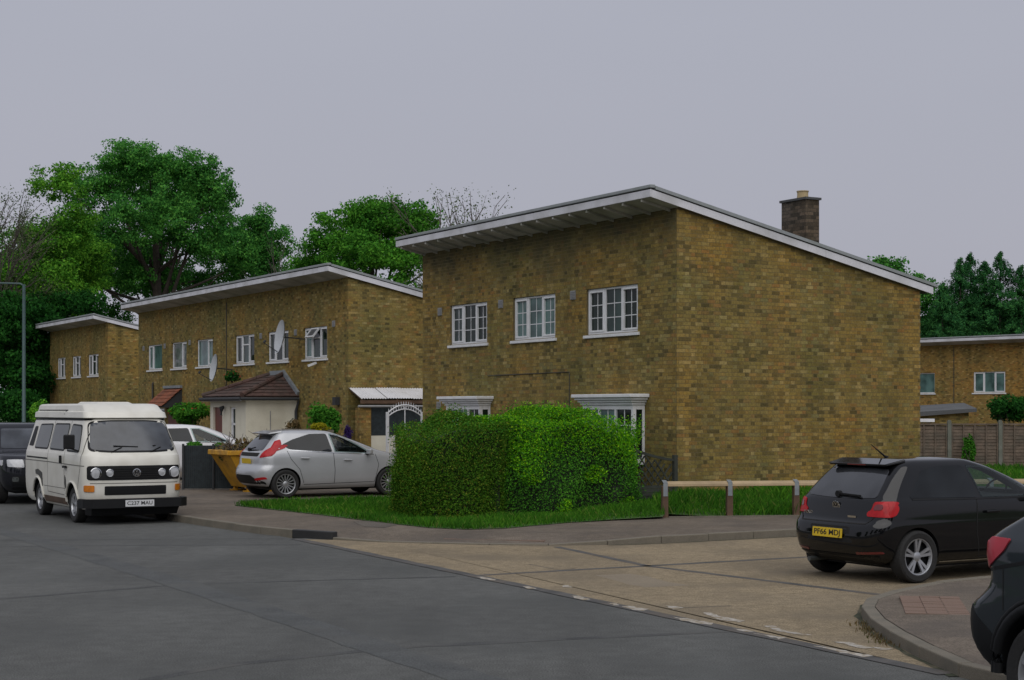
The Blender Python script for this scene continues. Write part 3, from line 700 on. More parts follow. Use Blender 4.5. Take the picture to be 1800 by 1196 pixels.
# bay windows: shallow boxes with a moulded white canopy
for (a, b, z0, z1), (c0, c1) in zip(bays, ((779, 861), (1015, 1132))):
    ca, cb = s_on(c1, C1 + D2 * -0.3), s_on(c0, C1 + D2 * -0.3)
    m_ = MB(); m_.box(-0.30, -0.002, a, b, z0 - 0.05, z0); B = m_.build('bay_window', MT['white'], H1)
    wn = 3
    fr = MB(); t = 0.06
    for (y0_, y1_, za, zb) in ((a, b, z0, z0 + 0.09), (a, b, z1 - 0.09, z1)) : fr.box(-0.29, -0.21, y0_, y1_, za, zb)
    for k in range(4):
        yy = a + (b - a - t) * k / 3; fr.box(-0.29, -0.21, yy, yy + t, z0 + 0.09, z1 - 0.09)
    for yy in (a, b - t): fr.box(-0.205, -0.003, yy, yy + t, z1 - 0.09, z1); fr.box(-0.205, -0.003, yy, yy + t, z0, z0 + 0.09); fr.box(-0.06, -0.003, yy, yy + t, z0 + 0.09, z1 - 0.09)
    fr.build('bay_frame', MT['white'], B)
    for k in range(3):
        p = a + (b - a - t) * k / 3 + t; q = a + (b - a - t) * (k + 1) / 3
        pm = MB(); pm.box(-0.255, -0.245, p, q, z0 + 0.09, z1 - 0.09); pm.build('pane', MT['glass' if k == 0 else 'curtain'], B)
        gb = MB(); m2 = (p + q) / 2; gb.box(-0.268, -0.258, m2 - 0.011, m2 + 0.011, z0 + 0.09, z1 - 0.09)
        for i in (1, 2):
            zz = z0 + 0.09 + (z1 - z0 - 0.18) * i / 3; gb.box(-0.268, -0.258, p, m2 - 0.012, zz - 0.011, zz + 0.011); gb.box(-0.268, -0.258, m2 + 0.012, q, zz - 0.011, zz + 0.011)
        gb.build('glazing_bar', MT['white'], B)
    for yy in (a + 0.01, b - 0.02):
        pm = MB(); pm.box(-0.20, -0.065, yy, yy + 0.01, z0 + 0.09, z1 - 0.09); pm.build('pane', MT['glass'], B)
    cn = MB()                                           # stepped cornice, each course proud of the one below
    for i, (x, e, za, zb) in enumerate(((-0.33, 0.03, 2.14, 2.19), (-0.37, 0.07, 2.19, 2.24), (-0.42, 0.12, 2.24, 2.29), (-0.47, 0.17, 2.29, 2.36))):
        cn.box(x, -0.003, a - e, b + e, za, zb)
    cn.build('canopy_moulding', MT['white'], B, bevel=0.012)
# front door hood, just showing over the hedge
m_ = MB(); s = s_on(932, C1)
m_.tube([(-0.3, s + 0.42 * math.cos(a), 1.62 + 0.42 * math.sin(a)) for a in np.linspace(0, math.pi, 13)], 0.03, 6); m_.build('door_arch', MT['darkwood'], H1)
# chimney
def stack(h, t0, t1, s0, s1, zt, bm_):
    m_ = MB()
    zb = HTOP - PITCH * t1
    for q in ([(t0, s1, zb), (t0, s0, zb), (t0, s0, zt), (t0, s1, zt)], [(t0, s0, zb), (t1, s0, zb), (t1, s0, zt), (t0, s0, zt)],
              [(t1, s0, zb), (t1, s1, zb), (t1, s1, zt), (t1, s0, zt)], [(t1, s1, zb), (t0, s1, zb), (t0, s1, zt), (t1, s1, zt)], [(t0, s0, zt), (t1, s0, zt), (t1, s1, zt), (t0, s1, zt)]):
        m_.face(q, [(p[0] + p[1], p[2]) for p in q])
    K = m_.build('chimney', bm_, h)
    c = MB(); c.prism([(t0 - 0.035, s0 - 0.035), (t1 + 0.035, s0 - 0.035), (t1 + 0.035, s1 + 0.035), (t0 - 0.035, s1 + 0.035)], (zt + 0.001, zt + 0.05)); c.build('chimney_cap', MT['felt'], K, bevel=0.012)
    pt = MB(); cx, cy = (t0 + t1) / 2, s0 + 0.32
    pt.lathe([(0.0, zt + 0.05), (0.125, zt + 0.05), (0.118, zt + 0.12), (0.118, zt + 0.19), (0.13, zt + 0.2), (0.13, zt + 0.22), (0.1, zt + 0.222), (0.0, zt + 0.222)], 20, Matrix.Translation((cx, cy, 0)))
    pt.build('chimney_pot', MT['pot'], K, smooth=40)
    fl = MB(); za = HTOP - PITCH * t0 + 0.24; zb2 = HTOP - PITCH * t1 + 0.24
    fl.hexa([(t0 - 0.05, s0 - 0.03, za - 0.04), (t1 + 0.05, s0 - 0.03, zb2 - 0.04), (t1 + 0.05, s0 - 0.004, zb2 - 0.04), (t0 - 0.05, s0 - 0.004, za - 0.04),
             (t0 - 0.05, s0 - 0.03, za + 0.12), (t1 + 0.05, s0 - 0.03, zb2 + 0.10), (t1 + 0.05, s0 - 0.004, zb2 + 0.10), (t0 - 0.05, s0 - 0.004, za + 0.12)])
    fl.build('flashing', MT['lead'], K)
stack(H1, 4.0, 4.36, 0.9, 1.7, 6.49, MT['darkbrick'])

# ---------------------------------------------------------------- the pair of houses beyond, and the house past them
GRP = 'brick houses with sloping mono-pitch roofs'
P2 = Vector((-288 / FPX * 47.8, 47.8, 0))
H2 = empty('brick_house', P2, ROT)
tag(H2, 'brick house with cream porch and hipped tile roof, behind the silver car', 'house', GRP)
mid = 10.35
w2 = [(s_on(b, P2), s_on(a, P2), 3.62, 4.60) for a, b in ((413.5, 447), (471, 507), (534, 575))]
low2 = [(8.0, 9.7, 1.0, 2.05)]
def pair_half(h, y0, y1, ops, first):
    f = MB(); wall_front(f, y1, -0.5, HTOP + 0.03, ops, y0=y0); f.build('front_wall', MT['bricku'], h)
    y = y0 if first else y1; g = MB()
    p = [(0.0, y, -0.5), (DEP1, y, -0.5), (DEP1, y, HTOP - PITCH * DEP1 + 0.02), (0.0, y, HTOP + 0.02)]
    if not first: p = p[::-1]
    g.face(p, [(q[0] + 0.07, q[2]) for q in p]); g.build('gable_wall', MT['bricku'], h)
    b = MB(); p = [(DEP1, y0, -.5), (DEP1, y1, -.5), (DEP1, y1, HTOP - PITCH * DEP1 + 0.02), (DEP1, y0, HTOP - PITCH * DEP1 + 0.02)]
    b.face(p, [(q[1], q[2]) for q in p]); b.build('rear_wall', MT['bricku'], h)
    i = MB(); i.box(0.12, 0.14, y0 + 0.05, y1 - 0.05, -0.5, HTOP - 0.05); i.build('room_darkness', MT['gap'], h)
pair_half(H2, 0.0, mid, w2 + low2, True)
window(H2, *w2[0], 'vent3', ('glass', 'dim', 'dim', 'glass')); window(H2, *w2[1], 'vent3'); window(H2, *w2[2], 'vent3', ('glass', 'dim', 'dim', 'curtain'))
window(H2, *low2[0], 'two_l', 'curtain')
roof(H2, mid, DEP1, y1=s_on(362, P2 - D2 * 0.7), joists=False, verge=False)
for px, py in ((459, 596), (520, 590), (587, 575)):
    s = s_on(px, P2); air_vent(H2, s, EYE - (py - HOR) / FPX * (P2.y + D1.y * s))
cable(H2, [(-0.015, mid - 0.05, 5.8), (-0.015, mid - 0.05, 0.3)], 0.016, 'expansion_joint')
# open top-hung vent of the third window
a, b, z0, z1 = w2[2]; w_ = (b - a) / 3
vm = MB(); ang = Matrix.Translation((0.03, 0, z1 - 0.06)) @ Matrix.Rotation(R(38), 4, 'Y')
e = 0.045; ya, yb = a + w_ + 0.0, a + 2 * w_ + 0.0
for (p, q, za, zb) in ((ya, yb, -0.36, -0.36 + e), (ya, yb, -e, 0.0), (ya, ya + e, -0.36 + e, -e), (yb - e, yb, -0.36 + e, -e)): vm.box(-0.05, 0.0, p, q, za, zb, ang)
vo = vm.build('open_vent_light', MT['white'], H2)
vm = MB(); vm.box(-0.03, -0.02, ya + e, yb - e, -0.36 + e, -e, ang); vm.build('pane', MT['blind'], vo)
# security light and camera
m_ = MB(); s = s_on(557, P2); zz = EYE + 82 / FPX * (P2.y + D1.y * s); m_.bar((-0.02, s, zz), (-0.28, s + 0.05, zz - 0.10), 0.07, 0.07); m_.build('security_camera', MT['white'], H2)
m_ = MB(); s = s_on(595, P2); m_.box(-0.16, -0.01, s - 0.12, s + 0.1, 2.18, 2.42); m_.build('wall_lantern', MT['gap'], H2)

# porch: rendered box with a hipped tile roof
def tiles(parent, quad, nrow, tw, m, name='tile', gap=0.01):
    """quad = eave-left, eave-right, top-right, top-left; overlapping tiles laid in rows"""
    A, B, Cc, Dd = [Vector(p) for p in quad]; nrm = (B - A).cross(Dd - A).normalized()
    if nrm.z < 0: nrm = -nrm
    for r_ in range(nrow):
        f0, f1 = r_ / nrow, min(1.0, (r_ + 1.25) / nrow)
        l0, r0 = A.lerp(Dd, f0), B.lerp(Cc, f0); l1, r1 = A.lerp(Dd, f1), B.lerp(Cc, f1)
        wdt = (r0 - l0).length; n = max(1, int(round(wdt / tw)))
        d = (B - A).normalized(); off = 0.5 * (r_ % 2)
        ks = [k / n for k in range(n + 1)]
        if off: ks = [0.0] + [(k + 0.5) / n for k in range(n)] + [1.0]
        for a_, b_ in zip(ks[:-1], ks[1:]):
            lift = 0.028 + random.uniform(0, 0.006)
            p = [l0.lerp(r0, a_) + d * gap / 2, l0.lerp(r0, b_) - d * gap / 2, l1.lerp(r1, b_) - d * gap / 2, l1.lerp(r1, a_) + d * gap / 2]
            if (p[1] - p[0]).dot(d) < 0.02 or (p[2] - p[3]).dot(d) < 0.0: continue
            mb = MB(); up_ = [nrm * (lift + 0.016), nrm * (lift + 0.016), nrm * 0.022, nrm * 0.022]; lo_ = [nrm * lift, nrm * lift, nrm * 0.006, nrm * 0.006]
            mb.hexa([q + l for q, l in zip(p, lo_)] + [q + u_ for q, u_ in zip(p, up_)]); mb.build(name, m, parent)
pr, pa, pb, ze, zt = 1.71, 3.93, 7.18, 2.44, 3.16
m_ = MB()
def pwall(mb, quad): mb.face(quad)
dy0, dy1 = 6.05, 6.9                                    # door along the porch front
wy0, wy1 = 4.85, 5.35
ys = [pa, wy0, wy1, dy0, dy1, pb]
wall_front(m_, pb, 0.0, ze, [(dy0, dy1, 0.1, 2.12), (wy0, wy1, 0.5, 2.12)], x=-pr, reveal=0.1, y0=pa)
m_.face([(-pr, pa, 0), (0, pa, 0), (0, pa, ze), (-pr, pa, ze)]); m_.face([(0, pb, 0), (-pr, pb, 0), (-pr, pb, ze), (0, pb, ze)])
PW = m_.build('porch', MT['render'], H2)
m_ = MB(); m_.box(-pr + 0.07, -pr + 0.11, dy0, dy1, 0.1, 2.12); m_.build('porch_door', MT['door'], PW)
m_ = MB()
for k, (za, zb) in enumerate(((0.5, 0.56), (2.06, 2.12), (1.55, 1.62))): m_.box(-pr + 0.05, -pr + 0.1, wy0, wy1, za, zb)
m_.box(-pr + 0.05, -pr + 0.1, wy0, wy0 + 0.13, 0.56, 2.06); m_.box(-pr + 0.05, -pr + 0.1, wy1 - 0.13, wy1, 0.56, 2.06)
m_.build('window_frame', MT['white'], PW)
m_ = MB(); m_.box(-pr + 0.085, -pr + 0.095, wy0 + 0.13, wy1 - 0.13, 0.56, 2.06); m_.build('pane', MT['glass'], PW)
m_ = MB(); m_.bar((-0.9, pa - 0.012, 0.3), (-0.9, pa - 0.012, 2.0), 0.03, 0.02); m_.build('overflow_pipe', MT['vent'], PW)
m_ = MB(); m_.tube([(-pr - 0.05, 5.75, 2.15), (-pr - 0.13, 5.75, 2.1), (-pr - 0.15, 5.75, 1.86)], [0.03, 0.09, 0.05], 8); m_.build('hanging_lantern', MT['gap'], PW)
ov = 0.2; EA, EB = (-pr - ov, pa - ov, ze), (-pr - ov, pb + ov, ze); WA, WB = (0, pa - ov, ze), (0, pb + ov, ze); TA, TB = (-0.01, 5.0, zt), (-0.01, 6.1, zt)
m_ = MB(); m_.face([EB, EA, TA, TB]); m_.face([EA, WA, TA]); m_.face([WB, EB, TB]); m_.face([EA, EB, WB, WA])
PR = m_.build('porch_roof', MT['tile'], H2)
tiles(PR, (EB, EA, TA, TB), 7, 0.31, MT['tile']); tiles(PR, (EA, WA, TA, TA), 7, 0.31, MT['tile']); tiles(PR, (WB, EB, TB, TB), 7, 0.31, MT['tile'])
for a_, b_ in ((EA, TA), (EB, TB)):
    for k in range(5):
        m_ = MB(); q0 = Vector(a_).lerp(Vector(b_), k / 5); q1 = Vector(a_).lerp(Vector(b_), (k + 0.96) / 5); m_.tube([q0 + Vector((0, 0, 0.06)), q1 + Vector((0, 0, 0.06))], [0.085, 0.07], 8); m_.build('hip_tile', MT['tile'], PR)
m_ = MB(); m_.bar((-0.03, pa - ov + 0.02, ze + 0.10), (-0.03, 5.0, zt + 0.10), 0.10, 0.16); m_.bar((-0.03, 5.0, zt + 0.08), (-0.03, 6.1, zt + 0.08), 0.08, 0.14); m_.build('flashing', MT['lead'], PR)
m_ = MB(); m_.box(-pr - ov - 0.03, -pr - ov + 0.02, pa - 0.1, pb + ov, ze - 0.13, ze - 0.005); m_.build('fascia', MT['fascia'], PR)
m_ = MB(); m_.tube([(-pr - ov - 0.08, pa - ov - 0.08, ze - 0.06), (-pr - ov - 0.08, pb + ov, ze - 0.06)], 0.055, 8); m_.tube([(-pr - ov - 0.08, pa - ov - 0.08, ze - 0.06), (-0.05, pa - ov - 0.08, ze - 0.06), (-0.08, pa - 0.12, ze - 0.45), (-0.08, pa - 0.12, 0.2)], 0.05, 8)
m_.build('gutter', MT['gap'], PR)

H2b = empty('brick_house', P2 + D1 * mid, ROT)
tag(H2b, 'brick house with a small red tiled door canopy, left half of the joined pair', 'house', GRP)
w2b = [(s_on(b, P2) - mid, s_on(a, P2) - mid, 3.62, 4.60) for a, b in ((260, 285), (302, 328), (346, 374))]
pair_half(H2b, 0.02, 10.25, w2b + [(6.9, 8.6, 1.0, 2.1)], False)
window(H2b, *w2b[0], 'two_l', 'curtain'); window(H2b, *w2b[1], 'two_r', 'blind'); window(H2b, *w2b[2], 'two_r', 'curtain')
window(H2b, 6.9, 8.6, 1.0, 2.1, 'three', 'curtain')
roof(H2b, 10.25, DEP1, y0=s_on(362, P2 - D2 * 0.7) - mid + 0.03, joists=False)
for px, py in ((253, 617), (290, 613), (334, 607)):
    s = s_on(px, P2); air_vent(H2b, s - mid, EYE - (py - HOR) / FPX * (P2.y + D1.y * s))
m_ = MB(); ca, cb = 15.15 - mid, 17.1 - mid
m_.hexa([(-0.75, ca, 2.12), (0, ca, 2.12), (0, cb, 2.12), (-0.75, cb, 2.12), (-0.75, ca, 2.17), (-0.002, ca, 2.80), (-0.002, cb, 2.80), (-0.75, cb, 2.17)])
CN = m_.build('door_canopy', MT['gap'], H2b)
tiles(CN, ((-0.80, cb + .05, 2.15), (-0.80, ca - .05, 2.15), (0, ca - .05, 2.84), (0, cb + .05, 2.84)), 5, 0.3, MT['redtile'])
m_ = MB(); m_.box(-0.10, -0.003, ca - 0.05, cb + 0.05, 2.86, 2.96); m_.build('flashing', MT['lead'], CN)
m_ = MB(); m_.box(-0.06, -0.004, ca + 0.15, cb - 0.5, 0.0, 2.1); m_.build('front_door', MT['door'], H2b)
cable(H2b, [(-0.03, 18.6 - mid, 3.1), (-0.06, 18.55 - mid, 3.05), (-0.06, 18.55 - mid, 0.4)], 0.04, 'downpipe')

P3 = Vector((-710 / FPX * 72.7, 72.7, 0))
H3 = empty('brick_house', P3, ROT)
tag(H3, 'farthest brick house on the left with three small white windows, under the big trees', 'house', GRP)
w3 = [(s_on(b, P3), s_on(a, P3), 3.62, 4.60) for a, b in ((101, 115), (127, 142), (155, 173))]
plain_walls(H3, 10.3, DEP1, w3, MT['bricku'])
for q in w3: window(H3, *q, 'vent3')
roof(H3, 10.3, DEP1, joists=False)

# house behind the garden fence on the right
E4 = Vector((-0.629, 0.777, 0)).normalized(); F4 = Vector((E4.y, -E4.x, 0))
P4 = Vector(((1880 - 900) / FPX * 80.0, 80.0, -0.5))
H4 = empty('brick_house', P4, math.atan2(F4.y, F4.x))
tag(H4, 'ochre brick house behind the garden fence at the right edge', 'house', GRP)
def s4(px):
    k = (px - 900) / FPX; return (P4.x - k * P4.y) / (-E4.x + E4.y * k)
w4 = [(s4(1767), s4(1711), 3.42, 4.50), (s4(1643), s4(1596), 3.42, 4.50)]
plain_walls(H4, s4(1560), DEP1, w4, MT['bricku2'])
window(H4, *w4[0], 'three', 'curtain'); window(H4, *w4[1], 'two_l', 'curtain')
roof(H4, s4(1560), DEP1, joists=False)
stack(H4, 4.2, 4.7, s4(1745), s4(1722), 5.85, MT['bricku2'])
cable(H4, [(-0.02, s4(1677), 5.9), (-0.02, s4(1677), 0.5)], 0.02, 'expansion_joint')
# ================================================================ vehicles
def paint(name, col, metal=0.0, rough=0.35, coat=1.0, dirt=None, damt=0.5, dscale=3.0):
    m = mat(name, col, rough, 0.05, 2.0, metal=metal, coat=coat, spec=0.0 if max(col) < .05 else .4, stain=dirt, sscale=dscale, samt=damt); return m
CM = dict(
    black=paint('car_paint_black', (0.0045, 0.0047, 0.0055), 0.0, 0.3, 1.0),
    silver=paint('car_paint_silver', (0.44, 0.45, 0.47), 0.4, 0.36, 0.8),
    vanwhite=paint('van_paint_cream', (0.66, 0.645, 0.585), 0.0, 0.40, 0.35, (0.46, 0.43, 0.36), 0.35),
    white=paint('car_paint_white', (0.68, 0.68, 0.70), 0.0, 0.35, 0.8),
    slate=paint('car_paint_slate', (0.030, 0.036, 0.042), 0.3, 0.35, 0.9),
    navy=paint('car_paint_dark', (0.012, 0.013, 0.017), 0.1, 0.35, 0.9),
    trim=mat('black_plastic', (0.0085, 0.009, 0.010), 0.55, 0.1, 8, spec=0.25),
    inner=mat('cabin_interior', (0.016, 0.016, 0.018), 0.9, 0.2, 8),
    seat=mat('seat_cloth', (0.035, 0.035, 0.038), 0.95, 0.2, 12),
    glass=glass_mat('car_glass_dark', (0.010, 0.012, 0.014), 0.0, 0.03, ior=1.42),
    see=glass_mat('car_glass_clear', (0.02, 0.03, 0.03), 0.9, 0.02, (0.70, 0.80, 0.78), 1.55),
    tint=glass_mat('car_glass_rear', (0.030, 0.032, 0.036), 0.0, 0.03, ior=1.75),
    screen=glass_mat('windscreen_glass', (0.050, 0.056, 0.066), 0.0, 0.16, ior=1.6),
    vanside=glass_mat('van_side_glass', (0.020, 0.028, 0.020), 0.0, 0.03, ior=1.6),
    seam=mat('panel_gap', (0.008, 0.008, 0.008), 0.9),
    seamg=mat('panel_gap_pale', (0.16, 0.155, 0.14), 0.9),
    rubber=mat('tyre_rubber', (0.014, 0.014, 0.014), 0.85, 0.2, 12, 0.2, 60),
    alloy=mat('alloy_rim', (0.42, 0.43, 0.45), 0.35, 0.06, 9, metal=0.7),
    steel=mat('dark_rim', (0.10, 0.11, 0.11), 0.5, 0.15, 9, metal=0.5),
    red=mat('red_lens', (0.36, 0.008, 0.012), 0.4, 0.2, 14, coat=0.25, spec=0.2),
    redd=mat('dark_red_lens', (0.12, 0.006, 0.008), 0.15, 0.15, 14, coat=1.0),
    pinkred=mat('pale_red_lens', (0.34, 0.030, 0.045), 0.4, 0.1, 8, coat=0.3, spec=0.2),
    clear=mat('clear_lens', (0.42, 0.43, 0.45), 0.12, 0.1, 20, coat=1.0),
    amber=mat('amber_lens', (0.55, 0.17, 0.012), 0.2, 0.15, 14, coat=1.0),
    chrome=mat('chrome', (0.55, 0.56, 0.58), 0.15, 0.05, 6, metal=1.0),
    yplate=mat('yellow_number_plate', (0.62, 0.43, 0.015), 0.4, 0.03),
    wplate=mat('white_number_plate', (0.60, 0.61, 0.62), 0.4, 0.03),
    ink=mat('plate_characters', (0.010, 0.010, 0.010), 0.5, 0.05),
    bare=mat('primer_filler', (0.06, 0.06, 0.055), 0.7, 0.3, 8), rust=mat('rusty_sill', (0.10, 0.065, 0.045), 0.9, 0.3, 5),
)
for k_ in ('black', 'slate', 'navy'): CM[k_].node_tree.nodes['Principled BSDF'].inputs['Coat Roughness'].default_value = 0.06
def outline(xr, xf, w_, rr, rf, br, bf, tr, tf, xm):
    """closed plan outline (ccw from rear centre), mirrored about y=0"""
    H = []
    rr = min(rr, w_ * 0.9); rf = min(rf, w_ * 0.9)
    for k in range(6): H.append((xr, -(w_ - rr) * k / 6))
    for k in range(8):
        a = math.pi / 2 * k / 7; H.append((xr + rr - rr * math.cos(a), -(w_ - rr) - rr * math.sin(a)))
    n = 22
    for k in range(1, n): H.append((xr + rr + (xf - rf - xr - rr) * k / n, -w_))
    for k in range(8):
        a = math.pi / 2 * k / 7; H.append((xf - rf + rf * math.sin(a), -(w_ - rf) - rf * math.cos(a)))
    for k in range(5, -1, -1): H.append((xf, -(w_ - rf) * k / 6))
    O = []
    for (x, y) in H:
        f = abs(y) / w_
        sx = max(0.0, min(1.0, (x - xr) / (xf - xr)))
        x2 = x + br * f * f * (1 - sx) ** 2 - bf * f * f * sx ** 2
        tw = 1 - tr * max(0, (xm - x) / max(xm - xr, 0.01)) ** 3 - tf * max(0, (x - xm) / max(xf - xm, 0.01)) ** 3
        O.append((x2, y * tw))
    return O + [(x, -y) for (x, y) in O[-2:0:-1]]
def catmull(rows, sub):
    rows = [np.array(r, float) for r in rows]; out = []
    for i in range(len(rows) - 1):
        p0, p1, p2, p3 = rows[max(i - 1, 0)], rows[i], rows[i + 1], rows[min(i + 2, len(rows) - 1)]
        for k in range(sub):
            t = k / sub; m1 = (p2 - p0) / 2; m2 = (p3 - p1) / 2
            dz = p2[0] - p1[0]
            # keep z monotone: Hermite with limited tangents
            m1 = np.clip(m1, -3 * abs(p2 - p1), 3 * abs(p2 - p1)); m2 = np.clip(m2, -3 * abs(p2 - p1), 3 * abs(p2 - p1))
            out.append((2*t**3-3*t**2+1)*p1 + (t**3-2*t**2+t)*m1 + (-2*t**3+3*t**2)*p2 + (t**3-t**2)*m2)
    out.append(rows[-1]); return out
class Body:
    def __init__(s, levels, sub=3, tr=0.06, tf=0.08, xm=2.0):
        L = catmull(levels, sub); V = []; F = []; M = None
        for (z, xr, xf, w_, rr, rf, br, bf) in L:
            O = outline(xr, xf, w_, rr, rf, br, bf, tr, tf, xm); M = len(O); V += [(x, y, z) for x, y in O]
        n = len(L)
        for i in range(n - 1):
            for k in range(M): F.append((i * M + k, i * M + (k + 1) % M, (i + 1) * M + (k + 1) % M, (i + 1) * M + k))
        c0 = len(V); b = V[:M]; V.append((sum(p[0] for p in b) / M, 0, b[0][2])); t = V[(n - 1) * M:n * M]; V.append((sum(p[0] for p in t) / M, 0, t[0][2] + 0.006))
        for k in range(M):
            F.append((c0, (k + 1) % M, k)); F.append((c0 + 1, (n - 1) * M + k, (n - 1) * M + (k + 1) % M))
        s.V, s.F = V, F; s.bvh = BVHTree.FromPolygons([Vector(v) for v in V], F)
    def cutters(s, arches, prisms, fronts=()):
        obs = []
        for (x0, x1, ya, za, yb, zb) in fronts:
            mb = MB(); mb.hexa([(x0, -ya, za), (x1, -ya, za), (x1, ya, za), (x0, ya, za), (x0, -yb, zb), (x1, -yb, zb), (x1, yb, zb), (x0, yb, zb)]); obs.append(mb.build('cut', CM['inner']))
        for (x, z, r, y0) in arches:
            for sg in (-1, 1):
                mb = MB(); m = Matrix.Translation((x, sg * (y0 + 0.3), z)) @ Matrix.Rotation(R(90), 4, 'X')
                n = 40; lo = []; hi = []
                mb.prism([(r * math.cos(2 * math.pi * k / n), r * math.sin(2 * math.pi * k / n)) for k in range(n)], (-0.3, 0.3), m)
                obs.append(mb.build('cut', CM['trim']))
        for pts in prisms:
            mb = MB(); m = Matrix(((1, 0, 0, 0), (0, 0, 1, 0), (0, 1, 0, 0), (0, 0, 0, 1)))
            a = sum(pts[i][0] * pts[(i + 1) % len(pts)][1] - pts[(i + 1) % len(pts)][0] * pts[i][1] for i in range(len(pts)))
            q = pts if a < 0 else pts[::-1]
            mb.prism(q, (-1.5, 1.5), m); obs.append(mb.build('cut', CM['inner']))
        return obs
    def build(s, name, m, parent, arches=(), prisms=(), sharp=32, fronts=()):
        me = bpy.data.meshes.new(name); me.from_pydata(s.V, [], s.F); me.materials.append(m)
        o = bpy.data.objects.new(name, me); COL.objects.link(o)
        obs = s.cutters(arches, prisms, fronts)
        for c in obs:
            bmn = bmesh.new(); bmn.from_mesh(c.data); bmesh.ops.remove_doubles(bmn, verts=bmn.verts, dist=1e-5); bmesh.ops.recalc_face_normals(bmn, faces=bmn.faces); bmn.to_mesh(c.data); bmn.free()
            md = o.modifiers.new('cut', 'BOOLEAN'); md.object = c; md.operation = 'DIFFERENCE'; md.solver = 'EXACT'; md.material_mode = 'TRANSFER'
        dg = bpy.context.evaluated_depsgraph_get(); new = bpy.data.meshes.new_from_object(o.evaluated_get(dg)); new.name = name
        o.modifiers.clear(); o.data = new
        for c in obs: bpy.data.objects.remove(c)
        new.polygons.foreach_set('use_smooth', [True] * len(new.polygons)); new.set_sharp_from_angle(angle=R(sharp))
        o.parent = parent; s.obj = o; return o
    def hit(s, d, a, b):
        if d == 'R': r = s.bvh.ray_cast(Vector((a, -6, b)), Vector((0, 1, 0)))
        elif d == 'L': r = s.bvh.ray_cast(Vector((a, 6, b)), Vector((0, -1, 0)))
        elif d == 'B': r = s.bvh.ray_cast(Vector((-6, a, b)), Vector((1, 0, 0)))
        elif d == 'F': r = s.bvh.ray_cast(Vector((12, a, b)), Vector((-1, 0, 0)))
        else: r = s.bvh.ray_cast(Vector((a, b, 6)), Vector((0, 0, -1)))
        return r[0], r[1]
    def patch(s, name, pts, d, m, parent, off=0.004, res=0.06, round_=0, rim=True):
        """a sheet of the given outline laid on the body, seen along direction d, with a turned-in rim"""
        P = [Vector(p) for p in pts]
        if round_:
            Q = []
            n = len(P)
            for i in range(n):
                a, b, c = P[i - 1], P[i], P[(i + 1) % n]; r1 = min(round_, (a - b).length * 0.45); r2 = min(round_, (c - b).length * 0.45)
                p, q = b + (a - b).normalized() * r1, b + (c - b).normalized() * r2
                for k in range(5):
                    t = k / 4; Q.append(p * (1 - t) ** 2 + b * 2 * t * (1 - t) + q * t * t)
            P = Q
        O = []
        for a, b in zip(P, P[1:] + P[:1]):
            n = max(1, int((b - a).length / res))
            for k in range(n): O.append(a.lerp(b, k / n))
        n = len(O); x0, x1 = min(p.x for p in O), max(p.x for p in O); y0, y1 = min(p.y for p in O), max(p.y for p in O)
        def inside(x, y):
            c = False
            for i in range(n):
                a, b = O[i], O[i - 1]
                if (a.y > y) != (b.y > y) and x < (b.x - a.x) * (y - a.y) / (b.y - a.y) + a.x: c = not c
            return c
        pin = []
        x = x0 + res / 2
        while x < x1:
            y = y0 + res / 2
            while y < y1:
                if inside(x, y) and min((Vector((x, y)) - q).length for q in O) > res * 0.4: pin.append(Vector((x, y)))
                y += res
            x += res
        vs_, es_, fs_, *_ = delaunay_2d_cdt([Vector((p.x, p.y)) for p in O] + pin, [(i, (i + 1) % n) for i in range(n)], [], 1, 1e-6)
        V = []
        dv_ = {'R': Vector((0, -1, 0)), 'L': Vector((0, 1, 0)), 'B': Vector((-1, 0, 0)), 'F': Vector((1, 0, 0)), 'T': Vector((0, 0, 1))}[d]
        for v in vs_:
            h, nn = s.hit(d, v.x, v.y)
            if h is None:
                h = {'R': Vector((v.x, -0.5, v.y)), 'L': Vector((v.x, .5, v.y)), 'B': Vector((0.3, v.x, v.y)), 'F': Vector((3, v.x, v.y)), 'T': Vector((v.x, v.y, 1))}[d]; nn = dv_
            if nn.dot(dv_) < 0: nn = -nn
            V.append(h + nn * off)
        F = []
        for f in fs_:
            a, b, c = V[f[0]], V[f[1]], V[f[2]]
            F.append(tuple(f) if (b - a).cross(c - a).dot(dv_) > 0 else tuple(f)[::-1])
        mb = MB(); mb.v = [tuple(v) for v in V]; mb.f = F; mb.uv = [None] * len(F); mb.mi = [0] * len(F)
        if rim:
            cnt = {}
            for f in F:
                for i in range(len(f)): cnt[(f[i], f[(i + 1) % len(f)])] = 1
            for (a, b) in [e for e in cnt if (e[1], e[0]) not in cnt]:
                p, q = Vector(V[a]), Vector(V[b]); mb.f.append((b, a, len(mb.v), len(mb.v) + 1)); mb.v += [tuple(p - dv_ * (off + 0.006)), tuple(q - dv_ * (off + 0.006))]; mb.uv.append(None); mb.mi.append(0)
        return mb.build(name, m, parent, smooth=50)
    def line(s, name, path, d, m, parent, w_=0.012, off=0.0025):
        P = [Vector(p) for p in path]; L = []; Rr = []
        Q = []
        for a, b in zip(P[:-1], P[1:]):
            n = max(1, int((b - a).length / 0.05)); Q += [a.lerp(b, k / n) for k in range(n)]
        Q.append(P[-1]); mb = MB(); prev = None
        for i, p in enumerate(Q):
            t = (Q[min(i + 1, len(Q) - 1)] - Q[max(i - 1, 0)]).normalized(); nn = Vector((-t.y, t.x)) * w_ / 2
            r = []
            for q in (p + nn, p - nn):
                h, nr = s.hit(d, q.x, q.y)
                if h is None: r = None; break
                r.append(tuple(h + nr * off))
            if r and prev: mb.face([prev[0], prev[1], r[1], r[0]] if d in 'RF' else [prev[1], prev[0], r[0], r[1]])
            prev = r
        if mb.f: return mb.build(name, m, parent)
